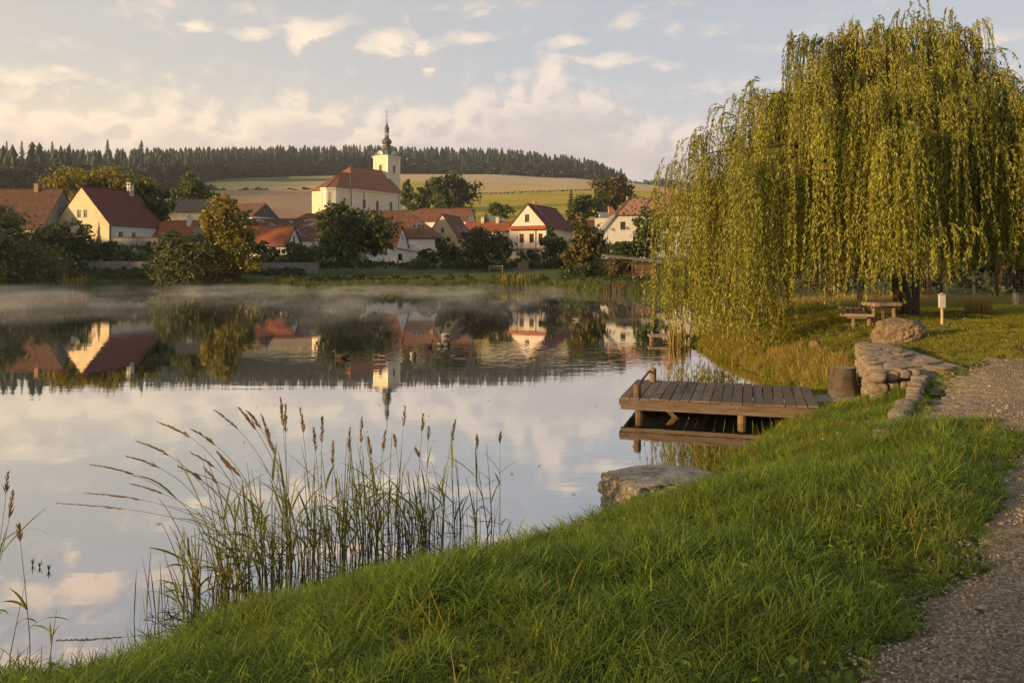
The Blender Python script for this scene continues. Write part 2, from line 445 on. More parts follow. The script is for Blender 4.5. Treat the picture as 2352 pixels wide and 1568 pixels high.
MT['leaf_brown'] = leafy('brown_leaf', (0.045, 0.040, 0.018), (0.085, 0.072, 0.027), (0.16, 0.12, 0.04), 0.28)
MT['needle'] = leafy('spruce_needles', (0.014, 0.022, 0.011), (0.026, 0.038, 0.017), (0.050, 0.062, 0.026), 0.1)
MT['forest'] = leafy('forest_foliage', (0.013, 0.026, 0.014), (0.023, 0.042, 0.021), (0.046, 0.066, 0.029), 0.10)
MT['grass'] = leafy('lush_grass', (0.045, 0.090, 0.011), (0.120, 0.205, 0.022), (0.31, 0.37, 0.055), 0.48, rough=0.65, spec=0.18, per_object=0.4, patch=(0.19, 0.205, 0.032))
MT['lawn'] = leafy('lawn_grass', (0.07, 0.10, 0.012), (0.205, 0.22, 0.024), (0.44, 0.385, 0.05), 0.45, rough=0.7, spec=0.12, per_object=0.5, patch=(0.29, 0.235, 0.04))
MT['dry_grass'] = leafy('dry_grass', (0.20, 0.15, 0.035), (0.36, 0.26, 0.065), (0.50, 0.36, 0.11), 0.40, rough=0.7, spec=0.12, per_object=0.3)
MT['weed_gold'] = leafy('golden_weeds', (0.10, 0.10, 0.025), (0.18, 0.155, 0.032), (0.30, 0.225, 0.05), 0.3)  # golden throughout, tone random per blade
MT['far_grass'] = leafy('bank_grass', (0.065, 0.095, 0.018), (0.125, 0.16, 0.032), (0.22, 0.23, 0.055), 0.35, per_object=0.4)
MT['reed_leaf'] = leafy('reed_leaf', (0.09, 0.125, 0.018), (0.185, 0.225, 0.032), (0.36, 0.35, 0.065), 0.5, rough=0.65, spec=0.15)
MT['reed_gold'] = leafy('golden_reed_leaf', (0.16, 0.13, 0.03), (0.26, 0.20, 0.045), (0.34, 0.25, 0.07), 0.3)
MT['reed_stem'] = surf('reed_stem', (0.22, 0.19, 0.08), (0.15, 0.15, 0.05), 6.0, bump_s=0.1)
MT['plume'] = leafy('reed_plume', (0.20, 0.13, 0.06), (0.36, 0.235, 0.11), (0.55, 0.38, 0.19), 0.35)
MT['petal'] = plain('clover_petal', (0.70, 0.66, 0.55), 0.7)
MT['white_paint'] = plain('white_box_paint', (0.44, 0.42, 0.38), 0.5)
MT['green_paint'] = plain('dark_green_paint', (0.012, 0.045, 0.035), 0.5)
MT['black'] = plain('blackened_metal', (0.030, 0.031, 0.033), 0.5)
MT['duck_dark'] = surf('dark_brown_plumage', (0.055, 0.038, 0.026), (0.11, 0.078, 0.05), 30.0, bump_s=0.2)
MT['duck_grey'] = surf('grey_plumage', (0.34, 0.32, 0.30), (0.26, 0.245, 0.23), 30.0, bump_s=0.2)
MT['duck_head'] = plain('dark_green_head', (0.014, 0.028, 0.018), 0.4)
MT['duck_white'] = plain('white_plumage', (0.66, 0.64, 0.60), 0.7)
MT['bill'] = plain('bill', (0.24, 0.20, 0.05), 0.5)


# ------------------------------------------------------------------ object helpers
def link(o, parent=None):
    COL.objects.link(o)
    if parent is not None:
        o.parent = parent
    return o


def tag(o, label=None, cat=None, group=None, kind=None):
    if label:
        o['label'] = label
    if cat:
        o['category'] = cat
    if group:
        o['group'] = group
    if kind:
        o['kind'] = kind
    return o


def empty(name, loc=(0, 0, 0), rz=0.0, label=None, cat=None, group=None):
    o = bpy.data.objects.new(name, None)
    link(o)
    o.location = loc
    o.rotation_euler = (0, 0, rz)
    o.empty_display_size = 0.3
    return tag(o, label, cat, group)


def np_mesh(name, V, Fc, mat, attrs=None, smooth=False, uv=None):
    """mesh from arrays: V (n,3), Fc (m,3 or 4); attrs = {name: per-face floats}; uv = per-corner (m*k,2)"""
    V = np.asarray(V, np.float32)
    Fc = np.asarray(Fc, np.int32)
    k = Fc.shape[1]
    me = bpy.data.meshes.new(name)
    me.vertices.add(len(V))
    me.vertices.foreach_set('co', V.ravel())
    me.loops.add(Fc.size)
    me.loops.foreach_set('vertex_index', Fc.ravel())
    me.polygons.add(len(Fc))
    me.polygons.foreach_set('loop_start', np.arange(0, Fc.size, k, dtype=np.int32))
    if uv is not None:
        me.uv_layers.new(name='UVMap').data.foreach_set('uv', np.asarray(uv, np.float32).ravel())
    if attrs:
        for a, vals in attrs.items():
            me.attributes.new(a, 'FLOAT', 'FACE').data.foreach_set('value', np.asarray(vals, np.float32))
    me.polygons.foreach_set('use_smooth', np.full(len(Fc), smooth))
    if mat is not None:
        me.materials.append(mat)
    me.update(calc_edges=True)
    return me


def np_obj(name, V, Fc, mat, parent=None, **kw):
    return link(bpy.data.objects.new(name, np_mesh(name, V, Fc, mat, **kw)), parent)


class MB:
    """collects polygons, then links them as one mesh object"""

    def __init__(self):
        self.v, self.f, self.uv, self.m = [], [], [], []

    def poly(self, pts, uv=None, mi=0):
        n = len(self.v)
        self.v += [tuple(p) for p in pts]
        self.f.append(list(range(n, n + len(pts))))
        self.uv.append(uv if uv else [(p[0], p[2]) for p in pts])
        self.m.append(mi)

    def box(self, x0, x1, y0, y1, z0, z1, mi=0):
        self.hexa([(x0, y0, z0), (x1, y0, z0), (x1, y1, z0), (x0, y1, z0), (x0, y0, z1), (x1, y0, z1), (x1, y1, z1), (x0, y1, z1)], mi)

    def hexa(self, p, mi=0):
        for q in ((3, 2, 1, 0), (4, 5, 6, 7), (0, 1, 5, 4), (1, 2, 6, 5), (2, 3, 7, 6), (3, 0, 4, 7)):
            self.poly([p[i] for i in q], mi=mi)

    def bar(self, a, b, w, h=None, up=(0, 0, 1), mi=0):
        """square bar from a to b"""
        h = h or w
        a, b = Vector(a), Vector(b)
        d = (b - a).normalized()
        u = Vector(up)
        if abs(d.dot(u)) > 0.95:
            u = Vector((0, 1, 0))
        s = d.cross(u).normalized() * w / 2
        t = s.cross(d).normalized() * h / 2
        self.hexa([a - s - t, a + s - t, b + s - t, b - s - t, a - s + t, a + s + t, b + s + t, b - s + t], mi)

    def tube(self, pts, radii, n=6, caps=True, mi=0):
        pts = [Vector(p) for p in pts]
        if not hasattr(radii, '__len__'):
            radii = [radii] * len(pts)
        base = len(self.v)
        ref = None
        for i, p in enumerate(pts):
            d = (pts[min(i + 1, len(pts) - 1)] - pts[max(i - 1, 0)]).normalized()
            if ref is None:
                ref = Vector((1, 0, 0)) if abs(d.x) < 0.8 else Vector((0, 1, 0))
            s = (ref - d * ref.dot(d)).normalized()
            ref = s
            t = d.cross(s)
            for k in range(n):
                a = 2 * math.pi * k / n
                self.v.append(tuple(p + (s * math.cos(a) + t * math.sin(a)) * radii[i]))
        for i in range(len(pts) - 1):
            for k in range(n):
                a, b = base + i * n + k, base + i * n + (k + 1) % n
                self.f.append([a, b, b + n, a + n])
                self.uv.append([(0, 0)] * 4)
                self.m.append(mi)
        if caps:
            self.f.append([base + k for k in range(n)][::-1])
            self.uv.append([(0, 0)] * n)
            self.m.append(mi)
            self.f.append([base + (len(pts) - 1) * n + k for k in range(n)])
            self.uv.append([(0, 0)] * n)
            self.m.append(mi)

    def mesh(self, name, mats, smooth=False, rnd=None):
        me = bpy.data.meshes.new(name)
        me.from_pydata(self.v, [], self.f)
        uvl = me.uv_layers.new(name='UVMap')
        flat = [c for u in self.uv for q in u for c in q]
        uvl.data.foreach_set('uv', flat)
        mats = mats if isinstance(mats, (list, tuple)) else [mats]
        for m in mats:
            me.materials.append(m)
        me.polygons.foreach_set('material_index', self.m)
        me.polygons.foreach_set('use_smooth', [smooth] * len(self.f))
        if rnd is not None:
            me.attributes.new('rnd', 'FLOAT', 'FACE').data.foreach_set('value', rnd)
        me.update()
        return me

    def build(self, name, mats, parent=None, smooth=False, rnd=None):
        return link(bpy.data.objects.new(name, self.mesh(name, mats, smooth, rnd)), parent)


def bevelled(o, w=0.01, seg=2):
    md = o.modifiers.new('bevel', 'BEVEL')
    md.width = w
    md.segments = seg
    md.limit_method = 'ANGLE'
    return o


# ------------------------------------------------------------------ terrain
POND = [(-120, 10), (-60, 2.6), (-30, 2.9), (-12, 3.6), (-6, 4.3), (-3.25, 5.0), (-2.65, 5.3), (-2.1, 6.0), (-1.65, 6.4), (-1.1, 6.72), (-.5, 7.0), (.0, 7.4),
        (.98, 8.40), (2.45, 9.95), (3.45, 11.6), (4.35, 13.1), (5.3, 14.6), (5.85, 15.6), (6.35, 17.0), (6.45, 18.6), (6.25, 20.5), (6.3, 23.5), (6.35, 26.0),
        (6.55, 28.3), (7.2, 31.2), (9.2, 36.5), (12.5, 43), (16, 47), (22, 53), (30, 60), (37, 66), (34, 71), (22, 73.5), (14, 78), (8, 88), (2, 95),
        (-20, 98), (-45, 98.5), (-70, 98), (-100, 100), (-125, 80), (-130, 40)]
PA = np.array(POND, float)


def pond_dist(x, y):
    """signed distance to the shoreline, positive on land"""
    x = np.asarray(x, float)
    y = np.asarray(y, float)
    best = np.full(x.shape, 1e9)
    inside = np.zeros(x.shape, bool)
    for i in range(len(PA)):
        a, b = PA[i], PA[(i + 1) % len(PA)]
        d = b - a
        t = np.clip(((x - a[0]) * d[0] + (y - a[1]) * d[1]) / (d @ d), 0, 1)
        best = np.minimum(best, np.hypot(x - a[0] - t * d[0], y - a[1] - t * d[1]))
        c = ((a[1] > y) != (b[1] > y))
        with np.errstate(divide='ignore', invalid='ignore'):
            xi = a[0] + (y - a[1]) / (b[1] - a[1] + 1e-12) * d[0]
        inside ^= c & (x < xi)
    return np.where(inside, -best, best)


def vnoise(x, y, s, seed=0.0):
    """cheap smooth value noise on arrays, about -1..1"""
    x = np.asarray(x, float) / s + seed * 17.3
    y = np.asarray(y, float) / s + seed * 9.1
    xi, yi = np.floor(x), np.floor(y)
    fx, fy = x - xi, y - yi
    fx, fy = fx * fx * (3 - 2 * fx), fy * fy * (3 - 2 * fy)

    def h(a, b):
        v = np.sin(a * 127.1 + b * 311.7) * 43758.5453
        return (v - np.floor(v)) * 2 - 1
    return (h(xi, yi) * (1 - fx) + h(xi + 1, yi) * fx) * (1 - fy) + (h(xi, yi + 1) * (1 - fx) + h(xi + 1, yi + 1) * fx) * fy


TCOL = (np.array([-2600, -900, 0, 200, 400, 600, 740, 930, 1100, 1300, 1430, 1600, 2000, 4200], float) - CX) / F


def pyz(Y, vals):
    return [CZ - (v - HZ) * Y / F for v in vals]


TROW = [
    (98, [.8] * 14),
    (112, [1.5] * 14),
    (130, [5, 5, 5.2, 5, 4.4, 3.6, 3.0, 2.7, 2.6, 3.0, 3.3, 3.4, 3.4, 3.4]),
    (146, [7, 7, 7.4, 7.2, 6.3, 5.0, 4.3, 4.1, 4.1, 4.5, 4.9, 5, 5, 5]),
    (185, [12, 12, 12, 12, 11.5, 10.5, 10, 9.3, 9, 9, 9, 9, 9, 9]),
    (330, pyz(330, [470, 470, 470, 470, 474, 490, 497, 497, 494, 492, 490, 490, 490, 490])),
    (600, pyz(600, [440, 440, 440, 438, 437, 437, 438, 440, 443, 441, 440, 444, 446, 450])),
    (800, pyz(800, [418, 418, 416, 414, 412, 410, 408, 404, 405, 414, 422, 434, 440, 445])),
    (950, pyz(950, [395, 395, 395, 398, 401, 402, 402, 399, 401, 410, 421, 436, 442, 446])),
    (1120, pyz(1120, [372, 372, 375, 376, 374, 378, 382, 386, 388, 402, 421, 438, 443, 446])),
    (1600, pyz(1600, [380, 380, 382, 384, 390, 392, 395, 400, 405, 416, 430, 433, 438, 446])),
    (2400, pyz(2400, [420, 420, 420, 420, 420, 425, 425, 430, 430, 436, 440, 442, 448, 456])),
    (6000, [100] * 14)]
TY = np.array([r[0] for r in TROW], float)
TZ = np.array([r[1] for r in TROW], float)


def far_h(x, y):
    x = np.asarray(x, float)
    y = np.maximum(np.asarray(y, float), 40)
    t = np.clip(x / y, TCOL[0], TCOL[-1])
    j = np.clip(np.searchsorted(TCOL, t) - 1, 0, len(TCOL) - 2)
    ft = (t - TCOL[j]) / (TCOL[j + 1] - TCOL[j])
    ft = ft * ft * (3 - 2 * ft)
    yy = np.clip(y, TY[0], TY[-1])
    i = np.clip(np.searchsorted(TY, yy) - 1, 0, len(TY) - 2)
    fy = (yy - TY[i]) / (TY[i + 1] - TY[i])
    z0 = TZ[i, j] * (1 - ft) + TZ[i, j + 1] * ft
    z1 = TZ[i + 1, j] * (1 - ft) + TZ[i + 1, j + 1] * ft
    return z0 * (1 - fy) + z1 * fy + np.clip((y - 300) / 400, 0, 1) * vnoise(x, y, 120, 3) * 1.0


def ground_h(x, y):
    x = np.asarray(x, float)
    y = np.asarray(y, float)
    d = pond_dist(x, y)
    dp = np.maximum(d, 0)
    bumps = vnoise(x, y, 1.7, 1) * 0.05 + vnoise(x, y, 0.6, 2) * 0.022
    near = 1.17 * (1 - np.exp(-(dp / 1.6) ** 1.25)) + bumps * np.clip(dp / 0.8, 0, 1) * np.clip(1.5 - np.abs(x - 6) / 40, .2, 1)
    # the low ground in front of the broken wall
    near = near - 0.34 * np.exp(-(((x - 5.55) / 0.75) ** 2 + ((y - 12.2) / 0.9) ** 2))
    near = near - 0.25 * np.exp(-(((x - 6.2) / 0.55) ** 2 + ((y - 14.6) / 0.9) ** 2))
    far = far_h(x, y) * np.clip(1 - np.exp(-dp / 2.2), 0, 1)
    w = np.clip((y - 66) / 16, 0, 1)
    w = w * w * (3 - 2 * w)
    z = near * (1 - w) + far * w
    return np.where(d > 0, z, np.maximum(-0.9, 0.42 * d))


def gz(x, y):
    return float(ground_h(np.array([x]), np.array([y]))[0])


# the gravel path: a strip along the wall's back edge, widening to the right
PATH = [(7.9, 13.55), (8.7, 14.6), (11, 15.0), (16, 14.6), (30, 13.5), (30, -6), (0.5, -6), (0.6, 2.0), (1.26, 3.15), (1.78, 3.8), (2.32, 4.4), (3.1, 5.3), (4.0, 6.5), (4.85, 7.7), (5.25, 8.8), (5.0, 9.6), (5.35, 10.3),
        (6.1, 11.4), (6.8, 12.6)]


def poly_dist(poly, x, y):
    P = np.array(poly, float)
    x = np.asarray(x, float)
    y = np.asarray(y, float)
    best = np.full(x.shape, 1e9)
    inside = np.zeros(x.shape, bool)
    for i in range(len(P)):
        a, b = P[i], P[(i + 1) % len(P)]
        d = b - a
        t = np.clip(((x - a[0]) * d[0] + (y - a[1]) * d[1]) / (d @ d), 0, 1)
        best = np.minimum(best, np.hypot(x - a[0] - t * d[0], y - a[1] - t * d[1]))
        c = ((a[1] > y) != (b[1] > y))
        inside ^= c & (x < a[0] + (y - a[1]) / (b[1] - a[1] + 1e-12) * d[0])
    return np.where(inside, -best, best)


def grid_faces(nr, nc):
    i = np.arange(nr - 1)[:, None] * nc + np.arange(nc - 1)[None, :]
    return np.stack([i, i + 1, i + nc + 1, i + nc], -1).reshape(-1, 4)


def ground_material(name, grassy):
    m, nt, out = mat_new(name)
    co = pos_co(nt)
    n = noise_tex(nt, co, 0.6, 6, 0.6)
    n2 = noise_tex(nt, co, 9.0, 5, 0.7)
    c = mixc(nt, sstep(nt, n, 0.38, 0.62), *grassy)
    c = mixc(nt, mth(nt, 'MULTIPLY', sstep(nt, n2, 0.45, 0.7), 0.5), c, [x * 0.45 for x in grassy[0]])
    p = node(nt, 'ShaderNodeBsdfPrincipled', {'Base Color': c, 'Roughness': 0.95, 'Specular IOR Level': 0.1, 'Normal': bump(nt, n2, 0.8, 0.06)})
    nt.links.new(p.outputs[0], out.inputs[0])
    return m


MT['soil'] = ground_material('grassy_soil', ((0.040, 0.046, 0.018), (0.060, 0.066, 0.022)))
MT['far_lawn'] = ground_material('far_lawn', ((0.075, 0.095, 0.028), (0.105, 0.115, 0.034)))
MT['base'] = ground_material('pond_mud', ((0.03, 0.028, 0.02), (0.04, 0.036, 0.026)))


def field_mat(name, c1, c2, scale, stripe=0.0, c3=None):
    m, nt, out = mat_new(name)
    co = pos_co(nt)
    st = node(nt, 'ShaderNodeVectorMath', {0: co, 1: (1.0, 0.35, 1.0)}, operation='MULTIPLY').outputs[0]
    n = noise_tex(nt, st, scale, 7, 0.65)
    n2 = noise_tex(nt, co, scale * 14, 5, 0.7)
    c = mixc(nt, sstep(nt, n, 0.36, 0.64), c1, c2)
    if c3:
        w = noise_tex(nt, node(nt, 'ShaderNodeVectorMath', {0: co, 1: (0.25, 3.0, 1.0)}, operation='MULTIPLY').outputs[0], scale * 1.4, 4, 0.6)
        c = mixc(nt, mth(nt, 'MULTIPLY', sstep(nt, w, 0.5, 0.64), 0.75), c, c3)
    c = mixc(nt, mth(nt, 'MULTIPLY', n2, 0.6), c, [x * 0.55 for x in c1])
    p = node(nt, 'ShaderNodeBsdfPrincipled', {'Base Color': c, 'Roughness': 1.0, 'Specular IOR Level': 0.05, 'Normal': bump(nt, n2, 1.0, 0.8)})
    nt.links.new(p.outputs[0], out.inputs[0])
    return m


MT['brown_field'] = field_mat('ploughed_earth', (0.38, 0.24, 0.135), (0.44, 0.285, 0.165), 0.02)
MT['stubble'] = field_mat('stubble', (0.56, 0.39, 0.16), (0.64, 0.45, 0.19), 0.012, c3=(0.36, 0.31, 0.12))
MT['pale_stubble'] = field_mat('pale_stubble', (0.51, 0.385, 0.235), (0.58, 0.45, 0.28), 0.012)
MT['meadow'] = field_mat('late_summer_meadow', (0.43, 0.33, 0.045), (0.52, 0.39, 0.06), 0.02, c3=(0.25, 0.245, 0.04))
MT['green_strip'] = field_mat('green_crop', (0.13, 0.16, 0.05), (0.17, 0.19, 0.06), 0.02)
MT['forest_floor'] = field_mat('forest_floor', (0.03, 0.035, 0.018), (0.04, 0.045, 0.022), 0.02)

# one base sheet to the horizon (pond bed, under everything)
np_obj('ground', [(-9000, -9000, -1.0), (9000, -9000, -1.0), (9000, 9000, -1.0), (-9000, 9000, -1.0)], [[0, 1, 2, 3]], MT['base'])['kind'] = 'structure'

# near bank, fine grid
xs = np.concatenate([np.arange(-60, -8, 2.0), np.arange(-8, 20, 0.14), np.arange(20, 60, 1.6), np.arange(60, 170, 10.0)])
ys = np.concatenate([np.arange(-50, 0, 2.0), np.arange(0, 32, 0.14), np.arange(32, 84.1, 0.8)])
gx, gy = np.meshgrid(xs, ys)
gzv = ground_h(gx, gy)
near_bank = np_obj('near_bank', np.stack([gx, gy, gzv], -1).reshape(-1, 3), grid_faces(len(ys), len(xs)), MT['soil'], smooth=True)
near_bank['kind'] = 'structure'
# left bank outside the frame
xs = np.arange(-400, -59.9, 5.0)
ys = np.arange(-150, 84.1, 4.0)
gx, gy = np.meshgrid(xs, ys)
np_obj('side_bank', np.stack([gx, gy, ground_h(gx, gy)], -1).reshape(-1, 3), grid_faces(len(ys), len(xs)), MT['soil'], smooth=True)['kind'] = 'structure'

# hillside: a fan of strips, cut into the fields of the photograph
ty = 84 * np.exp(np.linspace(0, math.log(6000 / 84), 330))
tx = np.linspace(-1.9, 1.6, 420)
gt, gy = np.meshgrid(tx, ty)
gx = gt * gy
HZG = ground_h(gx, gy)
VH = np.stack([gx, gy, HZG], -1).reshape(-1, 3)
FH = grid_faces(len(ty), len(tx))
cy = VH[FH][:, :, 1].mean(1)
ct = (VH[FH][:, :, 0] / VH[FH][:, :, 1]).mean(1)
cpx = CX + F * ct
wob = vnoise(ct * 900, cy, 60, 5)
left = cpx < 900
# where the woods begin, by bearing
woods_y = np.interp(cpx, [-400, 0, 300, 420, 480, 560, 640, 740, 900, 1000, 1200, 1430, 1445, 1700, 2400],
                    [430, 430, 520, 640, 770, 830, 860, 880, 940, 950, 950, 960, 1500, 1560, 1600])
fid = np.zeros(len(FH), int)                                   # 0 = bank / village ground
fid[cy > 172] = 1                                              # meadow round the village
fid[left & (cy > 235)] = 2                                     # ploughed
fid[left & (cy > 606)] = 3                                     # stubble
fid[left & (cy > 745 + wob * 14 - np.abs(cpx - 600) * .15)] = 4   # green strip
fid[(cpx < 930) & (cpx > 660) & (cy > 800)] = 3
fid[~left & (cy > 250)] = 1
fid[~left & (cy > np.interp(cpx, [900, 1080, 1100, 1400, 1700], [700, 690, 560, 640, 660]))] = 3
fid[~left & (cy > np.interp(cpx, [900, 1000, 1160, 1400, 1700], [790, 770, 705, 740, 800]) + wob * 4)] = 5
fid[cy > woods_y] = 6
for k, (nm, mt) in enumerate([('bank_ground', 'far_lawn'), ('meadow', 'meadow'), ('ploughed_field', 'brown_field'), ('stubble_field', 'stubble'),
                              ('green_field', 'green_strip'), ('pale_stubble_field', 'pale_stubble'), ('forest_floor', 'forest_floor')]):
    fs = FH[fid == k]
    used, inv = np.unique(fs, return_inverse=True)
    np_obj(nm, VH[used], inv.reshape(-1, 4), MT[mt], smooth=True)['kind'] = 'structure'

# path surface, 6 mm and more above the bank, a sheet with fine gravel relief
m, nt, out = mat_new('gravel')
co = pos_co(nt)
vo = node(nt, 'ShaderNodeTexVoronoi', {'Vector': co, 'Scale': 52.0, 'Randomness': 1.0})
vo2 = node(nt, 'ShaderNodeTexVoronoi', {'Vector': co, 'Scale': 130.0, 'Randomness': 1.0})
n = noise_tex(nt, co, 0.9, 6, 0.65)
n2 = noise_tex(nt, co, 5.0, 5, 0.7)
sepc = node(nt, 'ShaderNodeSeparateColor', {0: vo.outputs['Color']}).outputs[0]
c = ramp(nt, sepc, [(0.0, (0.20, 0.145, 0.088)), (0.6, (0.31, 0.235, 0.15)), (1.0, (0.50, 0.41, 0.29))])
c = mixc(nt, mth(nt, 'MULTIPLY', sstep(nt, n, 0.45, 0.65), 0.6), c, (0.30, 0.215, 0.135))
c = mixc(nt, mth(nt, 'MULTIPLY', sstep(nt, n2, 0.55, 0.75), 0.5), c, (0.07, 0.062, 0.04))
h = mth(nt, 'ADD', mth(nt, 'MULTIPLY', vo.outputs['Distance'], -1.0), mth(nt, 'MULTIPLY', vo2.outputs['Distance'], -0.5))
p = node(nt, 'ShaderNodeBsdfPrincipled', {'Base Color': c, 'Roughness': 0.95, 'Specular IOR Level': 0.15, 'Normal': bump(nt, h, 1.0, 0.03)})
nt.links.new(p.outputs[0], out.inputs[0])
MT['gravel'] = m
xs = np.arange(0.2, 24.01, 0.12)
ys = np.arange(-4, 15.6, 0.12)
gx, gy = np.meshgrid(xs, ys)
pd = poly_dist(PATH, gx, gy) + vnoise(gx, gy, 0.7, 8) * 0.16 + vnoise(gx, gy, 0.25, 9) * 0.08
zz = ground_h(gx, gy) + 0.012 - np.clip(pd + 0.1, 0, 0.4) * 0.3
Vp = np.stack([gx, gy, zz], -1).reshape(-1, 3)
Fp = grid_faces(len(ys), len(xs))
keep = pd.reshape(-1)[Fp].mean(1) < 0.18
fs = Fp[keep]
used, inv = np.unique(fs, return_inverse=True)
np_obj('gravel_path', Vp[used], inv.reshape(-1, 4), MT['gravel'], smooth=True)['kind'] = 'structure'

# ------------------------------------------------------------------ water
DUCKS = [(785, 822), (949, 818), (980, 797), (1021, 795), (1021, 772), (1327, 736)]
m, nt, out = mat_new('pond_water')
co = pos_co(nt)
n1 = noise_tex(nt, node(nt, 'ShaderNodeVectorMath', {0: co, 1: (0.35, 1.3, 1.0)}, operation='MULTIPLY').outputs[0], 1.2, 3, 0.5)
n2 = noise_tex(nt, node(nt, 'ShaderNodeVectorMath', {0: co, 1: (0.9, 2.4, 1.0)}, operation='MULTIPLY').outputs[0], 3.4, 2, 0.5)
calm = sstep(nt, noise_tex(nt, co, 0.07, 3, 0.5), 0.35, 0.7)
h = mth(nt, 'ADD', mth(nt, 'MULTIPLY', n1, 0.0014), mth(nt, 'MULTIPLY', mth(nt, 'MULTIPLY', n2, calm), 0.0007))
wob = noise_tex(nt, co, 1.6, 2, 0.5)
for cxw, cyw, k, amp, r0 in ((-5.3, 24.2, 13.0, 0.0005, 2.8), (-2.6, 25.8, 10.0, 0.0005, 4.0), (0.6, 25.0, 9.0, 0.0005, 6.0)):
    dv = node(nt, 'ShaderNodeVectorMath', {0: co, 1: (cxw, cyw, 0)}, operation='SUBTRACT').outputs[0]
    dv = node(nt, 'ShaderNodeVectorMath', {0: dv, 1: (0.55, 1.0, 0.0)}, operation='MULTIPLY').outputs[0]
    r = node(nt, 'ShaderNodeVectorMath', {0: dv}, operation='LENGTH').outputs['Value']
    ph = mth(nt, 'SINE', mth(nt, 'ADD', mth(nt, 'MULTIPLY', r, k), mth(nt, 'MULTIPLY', wob, 16.0)))
    env = mth(nt, 'MULTIPLY', sstep(nt, r, r0, r0 * 0.25), amp)
    h = mth(nt, 'ADD', h, mth(nt, 'MULTIPLY', ph, env))
bn = bump(nt, h, 1.0, 1.0)
fr = node(nt, 'ShaderNodeFresnel', {'IOR': 1.33, 'Normal': bn}).outputs[0]
fac = mth(nt, 'ADD', 0.62, mth(nt, 'MULTIPLY', fr, 0.5), clamp=True)
gl = node(nt, 'ShaderNodeBsdfAnisotropic', {'Color': (0.93, 0.93, 0.93, 1), 'Roughness': 0.015, 'Normal': bn})
df = node(nt, 'ShaderNodeBsdfDiffuse', {'Color': (0.018, 0.020, 0.012, 1)})
mx = node(nt, 'ShaderNodeMixShader', {0: fac, 1: df.outputs[0], 2: gl.outputs[0]})
nt.links.new(mx.outputs[0], out.inputs[0])
MT['water'] = m
wp = [(x, y, 0.0) for x, y in POND]
wpg = MB()
wpg.poly([(-420, -160, 0), (60, -160, 0), (60, 104, 0), (-420, 104, 0)])
wo = wpg.build('water', MT['water'])
wo['kind'] = 'structure'


# ------------------------------------------------------------------ buildings
def wall_panel(mb, P, U, prof, holes, nrm, reveal=0.16):
    """upright wall in the plane through P along unit U; prof = (u0, u1) as functions of height by breakpoints [(z, u0, u1), ...];
    holes = [(u, z, w, h)] centre-bottom openings cut right through with a reveal going inwards (nrm points outwards)"""
    P, U, nrm = Vector(P), Vector(U), Vector(nrm)
    zs = sorted({z for z, _, _ in prof} | {h[1] for h in holes} | {h[1] + h[3] for h in holes})
    pz = [p[0] for p in prof]

    def edge(z, k):
        return float(np.interp(z, pz, [p[k] for p in prof]))

    def pt(u, z, d=0.0):
        return P + U * u + Vector((0, 0, z)) - nrm * d
    for za, zb in zip(zs[:-1], zs[1:]):
        if zb - za < 1e-4:
            continue
        cuts = sorted([(h[0] - h[2] / 2, h[0] + h[2] / 2) for h in holes if h[1] <= za + 1e-5 and h[1] + h[3] >= zb - 1e-5])
        lo_a, lo_b = edge(za + 1e-6, 1), edge(zb - 1e-6, 1)
        hi_a, hi_b = edge(za + 1e-6, 2), edge(zb - 1e-6, 2)
        ua, ub = lo_a, lo_b
        for c0, c1 in cuts:
            mb.poly([pt(ua, za), pt(c0, za), pt(c0, zb), pt(ub, zb)])
            ua = ub = c1
        if abs(hi_a - ua) < 1e-4 and abs(hi_b - ub) < 1e-4:
            continue
        if abs(hi_b - ub) < 1e-4:
            mb.poly([pt(ua, za), pt(hi_a, za), pt(hi_b, zb)])
        else:
            mb.poly([pt(ua, za), pt(hi_a, za), pt(hi_b, zb), pt(ub, zb)])
    for u, z, w, h in holes:
        a, b = u - w / 2, u + w / 2
        for q in (((a, z), (b, z)), ((b, z), (b, z + h)), ((b, z + h), (a, z + h)), ((a, z + h), (a, z))):
            mb.poly([pt(*q[0]), pt(*q[1]), pt(*q[1], reveal), pt(*q[0], reveal)])


